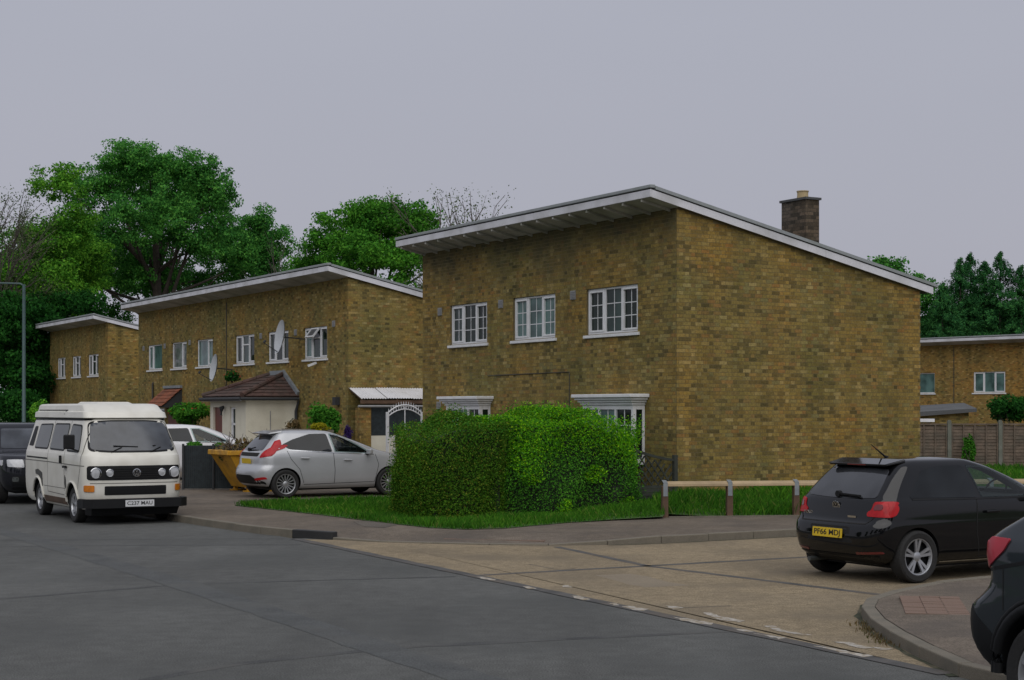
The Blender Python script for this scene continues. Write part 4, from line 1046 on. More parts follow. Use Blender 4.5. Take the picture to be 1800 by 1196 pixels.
def wheel(parent, x, y, z, r, wd, rim_r, style, side):
    """tyre with sidewall, alloy rim with spokes; side = -1 for the right-hand side of the car"""
    M = Matrix.Translation((x, y, z)) @ Matrix.Rotation(R(90) * (1 if side < 0 else -1), 4, 'X')   # local z points outwards
    t = MB(); h = wd / 2
    t.lathe([(rim_r, -h * 0.9), (r * 0.9, -h), (r * 0.975, -h * 0.86), (r, -h * 0.6), (r, h * 0.6), (r * 0.975, h * 0.86), (r * 0.9, h), (rim_r + 0.012, h * 0.93), (rim_r, h * 0.80)], 40, M)
    T = t.build('wheel', CM['rubber'], parent, smooth=35)
    b = MB(); b.lathe([(0.0, h * 0.05), (rim_r, h * 0.05)], 32, M); b.lathe([(rim_r, h * 0.05), (rim_r, h * 0.8)], 32, M); b.build('brake_drum', CM['trim'], T, smooth=30)
    g = MB(); g.lathe([(rim_r * 0.90, h * 0.55), (rim_r * 0.955, h * 0.86), (rim_r, h * 0.9), (rim_r + 0.004, h * 0.8)], 40, M)
    def spoke(a, w0, w1, r0, r1, z0=0.62, z1=0.80, th=0.2):
        ca, sa = math.cos(a), math.sin(a)
        def P(rr, t_, zz): return tuple(M @ Vector((rr * ca - t_ * sa, rr * sa + t_ * ca, zz)))
        g.hexa([P(r0, -w0, h * (z0 - th)), P(r1, -w1, h * (z1 - th)), P(r1, w1, h * (z1 - th)), P(r0, w0, h * (z0 - th)), P(r0, -w0, h * z0), P(r1, -w1 * .8, h * z1), P(r1, w1 * .8, h * z1), P(r0, w0, h * z0)])
    if style == 'multi':
        for k in range(15): spoke(2 * math.pi * k / 15, 0.008, 0.013, rim_r * 0.25, rim_r * 0.93)
    elif style == 'five2':
        for k in range(5):
            for e in (-0.17, 0.17): spoke(2 * math.pi * k / 5 + e + 0.3, 0.014, 0.022, rim_r * 0.2, rim_r * 0.94)
    elif style == 'five':
        for k in range(5): spoke(2 * math.pi * k / 5 + 0.2, 0.030, 0.038, rim_r * 0.2, rim_r * 0.94)
    else:
        for k in range(8): spoke(2 * math.pi * k / 8, 0.02, 0.03, rim_r * 0.3, rim_r * 0.92)
    g.lathe([(0.0, h * 0.72), (rim_r * 0.16, h * 0.72), (rim_r * 0.27, h * 0.62), (rim_r * 0.27, h * 0.3)], 20, M)
    g.build('rim', CM['alloy'] if style != 'steel' else CM['steel'], T, smooth=30); return T
def text_mesh(name, s, size, m, parent, M, wid=None, depth=0.0015):
    cu = bpy.data.curves.new(name, 'FONT'); cu.body = s; cu.size = size; cu.align_x = 'CENTER'; cu.align_y = 'CENTER'; cu.extrude = depth; cu.offset = 0.0007 if size > .05 else 0.0
    o = bpy.data.objects.new(name, cu); COL.objects.link(o)
    dg = bpy.context.evaluated_depsgraph_get(); dg.update(); me = bpy.data.meshes.new_from_object(o.evaluated_get(dg)); bpy.data.objects.remove(o)
    xs = [v.co.x for v in me.vertices]; cx = (max(xs) + min(xs)) / 2; sc = (wid / (max(xs) - min(xs))) if wid else 1.0
    for v in me.vertices: v.co = M @ Vector(((v.co.x - cx) * sc, v.co.y, v.co.z))
    me.materials.clear(); me.materials.append(m)
    o = bpy.data.objects.new(name, me); link(o, parent); o['kind'] = 'stuff'; return o
def plate(parent, M, txt, m, w_=0.52, h_=0.111):
    """M: local x right, y up, z towards the viewer"""
    mb = MB(); mb.prism([(-w_ / 2, -h_ / 2), (w_ / 2, -h_ / 2), (w_ / 2, h_ / 2), (-w_ / 2, h_ / 2)], (0, 0.008), M); P = mb.build('number_plate', m, parent)
    if txt: text_mesh('plate_characters', txt, 0.092, CM['ink'], P, M @ Matrix.Translation((0, 0, 0.0095)), w_ * 0.88)
    return P
def vw_badge(parent, M, r):
    b = MB(); b.lathe([(r * 0.84, 0.002), (r * 0.84, 0.009), (r, 0.007), (r, 0.0)], 32, M)
    def st(a, c):
        b.bar(M @ Vector((a[0] * r, a[1] * r, 0.005)), M @ Vector((c[0] * r, c[1] * r, 0.005)), r * 0.13, 0.006, M.to_3x3() @ Vector((0, 0, 1)))
    st((-0.33, 0.80), (0, 0.12)); st((0.33, 0.80), (0, 0.12))
    st((-0.72, 0.42), (-0.30, -0.76)); st((-0.30, -0.76), (0, -0.05)); st((0, -0.05), (0.30, -0.76)); st((0.30, -0.76), (0.72, 0.42))
    d = MB(); d.lathe([(0, 0.001), (r * 0.84, 0.001)], 24, M); B = b.build('badge', CM['chrome'], parent); d.build('badge_disc', CM['trim'], B)
REARM = lambda x, y, z, tilt=0.0: Matrix.Translation((x, y, z)) @ Matrix.Rotation(R(-90), 4, 'Z') @ Matrix.Rotation(R(90 - tilt), 4, 'X')
FRONTM = lambda x, y, z, tilt=0.0: Matrix.Translation((x, y, z)) @ Matrix.Rotation(R(90), 4, 'Z') @ Matrix.Rotation(R(90 - tilt), 4, 'X')
def cabin(T, xs, zs, xd, zd, y=0.36):
    """two seats, headrests, dashboard and wheel in the open cabin"""
    for sg in (-1, 1):
        m_ = MB(); m_.hexa([(xs - .08, sg * y - .23, zs - .3), (xs + .1, sg * y - .23, zs - .3), (xs + .1, sg * y + .23, zs - .3), (xs - .08, sg * y + .23, zs - .3),
                            (xs - .22, sg * y - .19, zs + .16), (xs - .10, sg * y - .19, zs + .16), (xs - .10, sg * y + .19, zs + .16), (xs - .22, sg * y + .19, zs + .16)])
        S = m_.build('seat_back', CM['seat'], T, bevel=0.05)
        m_ = MB(); m_.box(xs - .25, xs - .15, sg * y - .13, sg * y + .13, zs + .18, zs + .34); m_.build('headrest', CM['seat'], S, bevel=0.03)
    m_ = MB(); m_.lathe([(0.17, -0.012), (0.185, 0), (0.17, 0.012), (0.155, 0)], 28, Matrix.Translation((xd, -y, zd)) @ Matrix.Rotation(R(-65), 4, 'Y'), closed=True)
    m_.bar((xd, -y - .16, zd), (xd, -y + .16, zd), .03, .02); m_.build('steering_wheel', CM['inner'], T, smooth=40)
def mirror(T, x, y, z, sg, m, s=1.0):
    mb = MB(); mb.bar((x, sg * (y - 0.08), z - 0.02), (x + 0.0, sg * (y + 0.07), z + 0.02), 0.05, 0.04); F = mb.build('mirror_arm', CM['trim'], T)
    mb = MB(); M = Matrix.Translation((x, sg * (y + 0.13), z + 0.06)) @ Matrix.Scale(s, 4)
    mb.hexa([(-.04, -.10, -.06), (.07, -.08, -.05), (.07, .07, -.05), (-.04, .10, -.06), (-.04, -.10, .07), (.06, -.08, .06), (.06, .07, .05), (-.04, .10, .06)], M)
    mb.build('door_mirror', m, T, bevel=0.03)

# ---------------------------------------------------------------- black three-door hatchback on the side road
def black_hatch():
    loc = Vector((4.737, 19.07, 0.004))                # tyre of the near rear wheel stands here
    xr_, yr_ = 0.66, -0.74
    T = empty('parked_car', loc - D2 * xr_ - D1 * yr_, ROT)
    tag(T, 'black three-door hatchback with yellow rear plate parked on the side road', 'car', 'parked cars')
    lv = [(0.20, .34, 3.78, .74, .25, .35, .05, .1), (0.26, .14, 3.88, .79, .28, .4, .06, .12), (0.36, .04, 3.94, .825, .28, .42, .06, .14), (0.50, .00, 3.97, .838, .27, .42, .06, .15),
          (0.60, .005, 3.96, .841, .25, .42, .06, .15), (0.68, .03, 3.93, .842, .23, .42, .06, .15), (0.735, .085, 3.90, .840, .20, .42, .06, .15), (0.80, .11, 3.82, .838, .18, .42, .06, .15),
          (0.90, .135, 3.58, .832, .17, .40, .06, .12), (0.965, .16, 3.18, .815, .17, .35, .06, .1), (1.00, .185, 2.98, .797, .17, .30, .06, .08),
          (1.08, .255, 2.80, .765, .16, .25, .05, .06), (1.22, .385, 2.48, .708, .15, .22, .05, .05), (1.33, .50, 2.18, .660, .15, .22, .05, .05), (1.40, .585, 1.95, .618, .15, .22, .05, .05),
          (1.44, .70, 1.78, .56, .15, .2, .04, .04), (1.462, .95, 1.50, .40, .12, .15, .02, .02)]
    B = Body(lv, 3, 0.05, 0.09, 2.0)
    door = [(1.72, 0.985), (1.60, 1.365), (1.84, 1.362), (2.06, 1.30), (2.34, 1.165), (2.62, 1.01), (2.62, 0.985)]
    cut = [(1.745, 1.0), (1.63, 1.345), (1.83, 1.343), (2.045, 1.283), (2.32, 1.152), (2.58, 1.01), (2.58, 1.0)]
    bo = B.build('body', CM['black'], T, [(xr_, .31, .345, .52), (3.13, .31, .345, .52)], [cut], fronts=[(1.80, 3.6, .56, 1.045, .46, 1.325)])
    B.patch('rear_window', [(-.60, 1.0), (-.2, .985), (.2, .985), (.60, 1.0), (.555, 1.17), (.49, 1.33), (0, 1.345), (-.49, 1.33), (-.555, 1.17)], 'B', CM['tint'], T, 0.005, 0.07, 0.05)
    for d in 'RL':
        B.patch('door_window', door, d, CM['see'], T, 0.004, 0.06, 0.03)
        B.patch('quarter_window', [(.56, 1.0), (1.66, .985), (1.54, 1.37), (1.15, 1.365), (.86, 1.31)], d, CM['glass'], T, 0.004, 0.06, 0.05)
        B.line('panel_gap', [(1.62, .97), (1.60, .6), (1.66, .30)], d, CM['seam'], T); B.line('panel_gap', [(2.72, .95), (2.78, .6), (2.74, .3), (1.66, .27)], d, CM['seam'], T)
        B.line('belt_strip', [(.60, .985), (1.4, .972), (2.66, .968)], d, CM['trim'], T, 0.018, 0.005)
        B.line('sill_strip', [(1.05, .235), (2.72, .235)], d, CM['chrome'], T, 0.012, 0.006)
        sg = -1 if d == 'R' else 1
        h, _ = B.hit(d, 1.85, .80); m_ = MB(); m_.bar((1.74, h.y + sg * .03, .81), (1.96, h.y + sg * .03, .815), .03, .032); m_.build('door_handle', CM['black'], T, bevel=0.01)
        # tail lamp wraps the corner: rear half and side half
        B.patch('tail_lamp', [(sg * .53, .785), (sg * .80, .78), (sg * .79, .965), (sg * .60, .955), (sg * .585, .86), (sg * .53, .84)], 'B', CM['red'], T, 0.012, 0.05, 0.03)
        B.patch('tail_lamp', [(.245, .785), (.33, .80), (.38, .88), (.355, .94), (.265, .965)], d, CM['red'], T, 0.012, 0.04, 0.03)
        B.patch('lamp_insert', [(sg * .61, .86), (sg * .72, .865), (sg * .71, .93), (sg * .63, .925)], 'B', CM['redd'], T, 0.016, 0.05, 0.03)
        B.patch('rear_reflector', [(sg * .42, .335), (sg * .74, .36), (sg * .73, .385), (sg * .42, .365)], 'B', CM['redd'], T, 0.006, 0.05, 0.01)
    B.line('panel_gap', [(-.66, .95), (-.64, .78), (-.56, .70), (.56, .70), (.64, .78), (.66, .95)], 'B', CM['seam'], T)
    B.patch('bumper_trim', [(-.62, .22), (.62, .22), (.70, .33), (-.70, .33)], 'B', CM['trim'], T, 0.006, 0.08, 0.03)
    B.patch('plate_recess', [(-.40, .47), (.40, .47), (.34, .66), (-.34, .66)], 'B', CM['seam'], T, 0.002, 0.08, 0.02)
    plate(T, REARM(-0.012, 0, .575, 4), 'PF66 MDJ', CM['yplate'])
    h, _ = B.hit('B', 0, .885); vw_badge(T, REARM(h.x - .002, 0, .89, -14), .062)
    h, _ = B.hit('B', .46, .79); text_mesh('badge_lettering', 'POLO', .055, CM['chrome'], T, REARM(h.x - .006, .50, .79, -12), .15, .002)
    h, _ = B.hit('B', -.30, .775); m_ = MB(); m_.prism([(-.07, -.012), (.07, -.012), (.07, .012), (-.07, .012)], (0, .004), REARM(h.x - .006, -.30, .775, -12)); m_.build('badge_plate', CM['chrome'], T)
    m_ = MB(); m_.hexa([(.46, -.50, 1.365), (.72, -.56, 1.41), (.72, .56, 1.41), (.46, .50, 1.365), (.44, -.50, 1.39), (.72, -.55, 1.452), (.72, .55, 1.452), (.44, .50, 1.39)]); m_.build('roof_spoiler', CM['black'], T, bevel=0.012)
    m_ = MB(); m_.box(.445, .452, -.16, .16, 1.372, 1.386); m_.build('brake_light', CM['redd'], T)
    h, _ = B.hit('B', -.05, 1.03); m_ = MB(); m_.bar((h.x - .03, .04, 1.035), (h.x - .03, -.36, 1.02), .03, .02); m_.tube([(h.x - .05, .02, 1.03), (h.x, .02, 1.03)], .04, 10); m_.build('rear_wiper', CM['trim'], T)
    m_ = MB(); m_.tube([(.95, 0, 1.455), (.90, 0, 1.475), (.68, 0, 1.62)], [.022, .012, .004], 6); m_.build('aerial', CM['trim'], T)
    for sg in (-1, 1):
        mirror(T, 2.60, .80, .97, sg, CM['black'])
        wheel(T, xr_, sg * .745, .31, .31, .20, .215, 'five2', sg); wheel(T, 3.13, sg * .745, .31, .31, .20, .215, 'five2', sg)
    B.patch('windscreen', [(-.62, 1.03), (0, 1.02), (.62, 1.03), (.50, 1.35), (-.50, 1.35)], 'F', CM['see'], T, .004, .08, .04)
    for sg in (-1, 1): B.patch('headlamp', [(sg * .45, .66), (sg * .74, .70), (sg * .72, .80), (sg * .48, .77)], 'F', CM['clear'], T, .006, .05, .03)
    m_ = MB(); m_.box(.5, 3.4, -.6, .6, .16, .24); m_.build('underbody', CM['trim'], T)
    m_ = MB(); m_.tube([(.06, .42, .22), (.4, .42, .23)], .03, 10); m_.build('exhaust', CM['steel'], T)
    cabin(T, 1.95, 1.02, 2.42, 1.02)
black_hatch()

# ---------------------------------------------------------------- silver five-door hatchback on the drive
def silver_hatch():
    loc = Vector((-4.96, 35.2, 0.118)); xr_, yr_ = 0.68, -.75
    T = empty('parked_car', loc - D2 * xr_ - D1 * yr_, ROT)
    tag(T, 'silver five-door hatchback with high red tail lamps parked beside the hedge', 'car', 'parked cars')
    lv = [(0.20, .34, 3.76, .75, .25, .35, .06, .1), (0.26, .16, 3.86, .81, .30, .4, .08, .12), (0.36, .05, 3.92, .845, .32, .42, .09, .14), (0.48, .00, 3.95, .858, .32, .42, .10, .15),
          (0.58, .005, 3.95, .861, .30, .42, .10, .15), (0.66, .04, 3.93, .860, .28, .42, .10, .15), (0.72, .085, 3.91, .858, .26, .42, .10, .15), (0.80, .10, 3.84, .855, .25, .42, .09, .15),
          (0.90, .12, 3.62, .848, .24, .40, .08, .12), (0.97, .15, 3.30, .835, .23, .35, .08, .1), (1.03, .20, 3.04, .815, .22, .30, .08, .08),
          (1.10, .27, 2.84, .782, .20, .25, .07, .06), (1.22, .38, 2.52, .726, .18, .22, .06, .05), (1.33, .49, 2.22, .672, .16, .22, .06, .05), (1.41, .56, 1.98, .622, .15, .22, .05, .05),
          (1.455, .68, 1.80, .56, .15, .2, .04, .04), (1.478, .95, 1.50, .40, .12, .15, .02, .02)]
    B = Body(lv, 3, 0.06, 0.09, 2.0)
    door = [(1.83, .99), (1.75, 1.395), (1.90, 1.385), (2.12, 1.31), (2.40, 1.16), (2.74, .965), (2.74, .945)]
    cut = [(1.86, 1.005), (1.785, 1.375), (1.89, 1.365), (2.10, 1.29), (2.38, 1.145), (2.66, .975), (2.66, .965)]
    B.build('body', CM['silver'], T, [(xr_, .31, .35, .53), (3.17, .31, .35, .53)], [cut], fronts=[(1.95, 3.6, .58, 1.075, .46, 1.345)])
    B.patch('rear_window', [(-.56, 1.04), (0, 1.01), (.56, 1.04), (.52, 1.2), (.46, 1.34), (0, 1.36), (-.46, 1.34), (-.52, 1.2)], 'B', CM['tint'], T, .005, .07, .05)
    B.patch('tailgate_band', [(-.5, .905), (.5, .905), (.54, .985), (-.54, .985)], 'B', CM['seam'], T, .004, .07, .03)
    for d in 'RL':
        sg = -1 if d == 'R' else 1
        B.patch('door_window', door, d, CM['see'], T, .004, .06, .03)
        B.patch('door_window', [(.78, 1.06), (1.78, .99), (1.70, 1.395), (1.30, 1.39), (.88, 1.27), (.62, 1.16)], d, CM['glass'], T, .004, .06, .05)
        B.line('belt_strip', [(.74, 1.045), (1.8, .972), (2.78, .925)], d, CM['chrome'], T, .014, .006)
        B.line('panel_gap', [(1.80, .97), (1.83, .6), (1.82, .30)], d, CM['seam'], T, .011); B.line('panel_gap', [(2.82, .93), (2.90, .7), (2.80, .32), (1.1, .29)], d, CM['seam'], T, .010)
        B.line('panel_gap', [(.72, 1.03), (.80, .85), (1.0, .62), (1.10, .32)], d, CM['seam'], T, .010)
        B.line('crease', [(.60, .87), (1.3, .84), (2.0, .79), (2.86, .735)], d, CM['seam'], T, .030, -.003)
        for hx, hz in ((1.02, .86), (2.04, .81)):
            h, _ = B.hit(d, hx + .1, hz); m_ = MB(); m_.bar((hx, h.y + sg * .03, hz + .01), (hx + .2, h.y + sg * .03, hz), .03, .035); m_.build('door_handle', CM['silver'], T, bevel=.012)
        B.patch('tail_lamp', [(sg * .60, .875), (sg * .80, .915), (sg * .775, 1.06), (sg * .73, 1.17), (sg * .64, 1.03)], 'B', CM['red'], T, .012, .05, .03)
        B.patch('tail_lamp', [(.30, .905), (.42, .955), (.62, 1.17), (.615, 1.275), (.50, 1.235), (.36, 1.06)], d, CM['red'], T, .012, .04, .03)
        B.patch('rear_reflector', [(sg * .56, .385), (sg * .78, .42), (sg * .76, .47), (sg * .54, .43)], 'B', CM['red'], T, .008, .05, .02)
        mirror(T, 2.62, .82, .93, sg, CM['silver'])
        wheel(T, xr_, sg * .755, .31, .31, .20, .218, 'multi', sg); wheel(T, 3.17, sg * .755, .31, .31, .20, .218, 'multi', sg)
        B.patch('headlamp', [(sg * .42, .70), (sg * .72, .74), (sg * .66, .88), (sg * .45, .80)], 'F', CM['clear'], T, .006, .05, .03)
    B.patch('bumper_trim', [(-.66, .21), (.66, .21), (.74, .36), (.40, .50), (-.40, .50), (-.74, .36)], 'B', CM['trim'], T, .006, .08, .04)
    plate(T, REARM(.085, 0, .80, -6), '', CM['yplate'])
    m_ = MB(); m_.hexa([(.42, -.48, 1.385), (.70, -.56, 1.42), (.70, .56, 1.42), (.42, .48, 1.385), (.40, -.48, 1.41), (.70, -.55, 1.465), (.70, .55, 1.465), (.40, .48, 1.41)]); m_.build('roof_spoiler', CM['silver'], T, bevel=.012)
    h, _ = B.hit('B', 0, 1.05); m_ = MB(); m_.bar((h.x - .03, .10, 1.05), (h.x - .02, -.26, 1.10), .03, .02); m_.tube([(h.x - .05, .1, 1.05), (h.x, .1, 1.05)], .04, 10); m_.build('rear_wiper', CM['trim'], T)
    B.patch('windscreen', [(-.64, 1.06), (0, 1.05), (.64, 1.06), (.50, 1.37), (-.50, 1.37)], 'F', CM['see'], T, .004, .08, .04)
    m_ = MB(); m_.box(.5, 3.4, -.6, .6, .16, .24); m_.build('underbody', CM['trim'], T)
    cabin(T, 2.05, 1.02, 2.48, 1.0)
silver_hatch()

# ---------------------------------------------------------------- camper van at the kerb
VR = math.atan2(-D1.y, -D1.x)
def camper():
    fw = Vector((-7.86, 29.3, 0)); xf_, yt = 3.62, .785                    # front right tyre
    fd = -D1; lf = Vector((-fd.y, fd.x, 0))                                # forward, left
    T = empty('camper_van', fw - fd * xf_ + lf * yt, VR)
    tag(T, 'cream camper van with raised roof box, dark grille and round headlamps parked at the kerb', 'van')
    lv = [(0.26, .20, 4.34, .84, .14, .25, .02, .04), (0.34, .06, 4.44, .885, .14, .25, .02, .06), (0.50, .01, 4.50, .915, .14, .26, .03, .07), (0.70, 0, 4.52, .922, .13, .26, .03, .08),
          (0.98, .0, 4.515, .925, .13, .26, .03, .08), (1.12, .01, 4.50, .923, .13, .26, .03, .08), (1.22, .02, 4.46, .915, .13, .25, .03, .08), (1.26, .03, 4.42, .905, .13, .24, .03, .08),
          (1.50, .10, 4.27, .845, .13, .22, .03, .07), (1.75, .17, 4.10, .785, .12, .20, .03, .06), (1.84, .20, 4.03, .762, .12, .18, .03, .06), (1.875, .24, 3.97, .735, .12, .17, .03, .05), (1.89, .40, 3.80, .62, .1, .15, .02, .04)]
    B = Body(lv, 3, 0.015, 0.03, 2.3)
    B.build('body', CM['vanwhite'], T, [(1.16, .34, .385, .62), (xf_, .34, .385, .62)], [])
    B.patch('windscreen', [(-.80, 1.30), (-.4, 1.275), (.4, 1.275), (.80, 1.30), (.71, 1.83), (.35, 1.855), (-.35, 1.855), (-.71, 1.83)], 'F', CM['trim'], T, .003, .09, .09)
    B.patch('windscreen_glass', [(-.765, 1.33), (-.4, 1.305), (.4, 1.305), (.765, 1.33), (.68, 1.80), (.35, 1.825), (-.35, 1.825), (-.68, 1.80)], 'F', CM['screen'], T, .009, .09, .08)
    for d in 'RL':
        sg = -1 if d == 'R' else 1
        for nm, pts in (('side_window', [(3.20, 1.31), (3.98, 1.30), (3.80, 1.74), (3.20, 1.76)]), ('side_window', [(2.0, 1.32), (3.02, 1.31), (3.02, 1.765), (2.0, 1.76)]), ('side_window', [(.82, 1.32), (1.82, 1.32), (1.82, 1.755), (.88, 1.74)])):
            B.patch('window_seal', [(p[0] + (-.03 if i in (0, 3) else .03), p[1] + (-.03 if i in (0, 1) else .03)) for i, p in enumerate(pts)], d, CM['trim'], T, .003, .09, .09)
            B.patch(nm, pts, d, CM['vanside'], T, .008, .09, .07)
        B.patch('air_intake', [(.30, 1.34), (.66, 1.33), (.70, 1.72), (.46, 1.72)], d, CM['trim'], T, .006, .08, .05)
        B.line('panel_gap', [(3.10, 1.84), (3.10, 1.2), (3.13, .55)], d, CM['seamg'], T, .014); B.line('panel_gap', [(4.05, 1.78), (4.18, 1.28), (4.14, 1.0), (3.98, .62)], d, CM['seam'], T, .014)
        B.line('panel_gap', [(1.92, 1.84), (1.92, .5), (3.10, .48)], d, CM['seamg'], T, .014); B.line('body_crease', [(.1, 1.06), (2.0, 1.06), (4.3, 1.04)], d, CM['seamg'], T, .018)
        B.line('slide_rail', [(.25, 1.12), (1.9, 1.12)], d, CM['trim'], T, .03); B.line('body_crease', [(1.6, .60), (3.2, .60)], d, CM['seamg'], T, .012)
        B.line('gutter', [(.3, 1.855), (2, 1.86), (3.95, 1.86)], d, CM['trim'], T, .022, .012)
        h, _ = B.hit(d, 3.0, 1.15); m_ = MB(); m_.bar((2.94, h.y + sg * .03, 1.2), (2.94, h.y + sg * .03, 1.06), .04, .04); m_.build('door_handle', CM['trim'], T)
        h, _ = B.hit(d, 3.2, 1.02); m_ = MB(); m_.bar((3.16, h.y + sg * .03, 1.0), (3.34, h.y + sg * .03, 1.0), .04, .04); m_.build('door_handle', CM['trim'], T)
        B.patch('sill', [(1.58, .30), (3.2, .30), (3.2, .42), (1.58, .42)], d, CM['rust'], T, .004, .08, .02)
        if d == 'R':
            B.patch('bare_patch', [(1.48, .56), (1.56, .60), (1.52, .84), (1.20, .90), (.98, .88), (1.0, .80), (1.25, .78), (1.42, .70)], d, CM['bare'], T, .004, .06, .03)
            B.patch('bare_patch', [(3.18, .60), (3.26, .62), (3.24, .78), (3.16, .86), (3.14, .7)], d, CM['bare'], T, .004, .05, .03)
        # arch lips
        for xa in (1.16, xf_):
            m_ = MB(); pts = []
            for k in range(15):
                a = math.pi * (0.02 + 0.96 * k / 14); xx, zz = xa + .40 * math.cos(a), .34 + .40 * math.sin(a); h, _ = B.hit(d, xx, max(zz, .36)); pts.append((xx, h.y + sg * .006, zz))
            m_.tube(pts, .022, 6); m_.build('wheel_arch_lip', CM['vanwhite'], T, smooth=50)
        if sg < 0: m_ = MB(); m_.bar((3.95, sg * .88, 1.30), (4.0, sg * 1.06, 1.36), .025, .025); A = m_.build('mirror_arm', CM['trim'], T)
        if sg < 0: m_ = MB(); m_.box(3.95, 4.02, sg * 1.0 - .10 + sg * .06, sg * 1.0 + .10 + sg * .06, 1.34, 1.60); m_.build('door_mirror', CM['trim'], T, bevel=.025)
        wheel(T, 1.16, sg * yt, .325, .325, .2, .205, 'five', sg); wheel(T, xf_, sg * yt, .325, .325, .2, .205, 'five', sg)
    # nose: grille band, lamps, lower grille, bumper
    B.patch('grille_band', [(-.84, .79), (.84, .79), (.84, 1.045), (-.84, 1.045)], 'F', CM['trim'], T, .006, .08, .05)
    hx = lambda y, z: B.hit('F', y, z)[0].x
    m_ = MB()
    for k in range(5):
        z = .835 + k * .04
        P_ = [(hx(y, z) + .016, y, z) for y in np.linspace(-.40, .40, 9)]
        for a, b in zip(P_[:-1], P_[1:]): m_.bar(a, b, .012, .016)
    gr = m_.build('grille_slats', CM['seam'], T); gr['kind'] = 'stuff'
    for y, r in ((-.715, .095), (.715, .095), (-.475, .068), (.475, .068)):
        M = FRONTM(hx(y, .918) + .008, y, .918, 0)
        c = MB(); c.lathe([(r * 1.0, .0), (r * 1.05, .022), (r * .93, .026), (r * .92, .012)], 28, M); HL = c.build('headlamp', CM['chrome'], T, smooth=40)
        c = MB(); c.lathe([(0, .026), (r * .5, .023), (r * .92, .013)], 28, M); c.build('lamp_lens', CM['clear'], HL, smooth=60)
    vw_badge(T, FRONTM(hx(0, .918) + .03, 0, .918), .075)
    B.patch('lower_grille', [(-.56, .525), (.56, .525), (.56, .685), (-.56, .685)], 'F', CM['trim'], T, .006, .08, .02)
    B.line('panel_gap', [(-.80, .735), (.80, .735)], 'F', CM['seamg'], T, .014)
    for sg in (-1, 1): B.patch('indicator', [(sg * .73, .585), (sg * .87, .585), (sg * .87, .70), (sg * .73, .70)], 'F', CM['amber'], T, .018, .04, .02)
    for sg in (-1, 1): B.patch('indicator', [(4.30, .585), (4.40, .585), (4.40, .70), (4.32, .70)], 'R' if sg < 0 else 'L', CM['amber'], T, .012, .04, .02)
    m_ = MB(); pts = [(4.22, -.97), (4.48, -.95), (4.62, -.80), (4.66, 0), (4.62, .80), (4.48, .95), (4.22, .97), (4.22, .90), (4.42, .88), (4.5, .7), (4.5, -.7), (4.42, -.88), (4.22, -.90)]
    m_.prism(pts, (.30, .46)); m_.build('front_bumper', CM['trim'], T, bevel=.02)
    m_ = MB(); m_.hexa([(4.1, -.80, .16), (4.42, -.78, .16), (4.42, .78, .16), (4.1, .80, .16), (4.1, -.82, .31), (4.52, -.80, .31), (4.52, .80, .31), (4.1, .82, .31)]); m_.build('front_valance', CM['trim'], T)
    plate(T, FRONTM(4.668, .02, .38), 'C237 MAU', CM['wplate'], .52, .115)
    for y0 in (-.42, .30):
        h = hx(y0, 1.30); m_ = MB(); a = Vector((h + .02, y0, 1.285)); b = Vector((hx(y0 + .2, 1.37) + .02, y0 + .2, 1.37)); c = Vector((hx(y0 + .52, 1.40) + .018, y0 + .50, 1.375))
        d_ = Vector((hx(y0 + .08, 1.40) + .018, y0 + .06, 1.395)); m_.bar(a, b, .016, .016); m_.bar(d_, c, .03, .022); m_.build('wiper', CM['trim'], T)
    # roof box
    R_ = [(1.885, .28, 4.00, .755, .08, .14, .02, .05), (1.90, .26, 4.03, .785, .08, .14, .02, .05), (2.00, .27, 3.95, .775, .08, .14, .02, .05), (2.005, .30, 3.94, .755, .08, .14, .02, .05), (2.02, .34, 3.92, .735, .07, .14, .02, .05), (2.125, .36, 3.70, .715, .07, .14, .02, .05), (2.15, .42, 3.62, .68, .07, .14, .02, .05), (2.158, .6, 3.4, .6, .07, .1, .02, .05)]
    RB = Body(R_, 1, .01, .02, 2.2); RO = RB.build('roof_box', CM['vanwhite'], T, (), (), 24)
    for d in 'RL': RB.line('roof_box_gap', [(.5, 2.035), (2.7, 2.035)], d, CM['seam'], RO, .018, .004); RB.line('roof_box_strap', [(2.6, 2.03), (2.6, 1.96)], d, CM['trim'], RO, .05, .006)
    m_ = MB(); m_.hexa([(1.9, -.36, 2.155), (3.2, -.34, 2.155), (3.2, .34, 2.155), (1.9, .36, 2.155), (2.0, -.32, 2.195), (3.1, -.28, 2.19), (3.1, .28, 2.19), (2.0, .32, 2.195)]); m_.build('roof_panel', CM['vanwhite'], RO, bevel=.01)
    m_ = MB(); m_.box(.5, 4.1, -.62, .62, .20, .30); m_.build('underbody', CM['trim'], T)
camper()

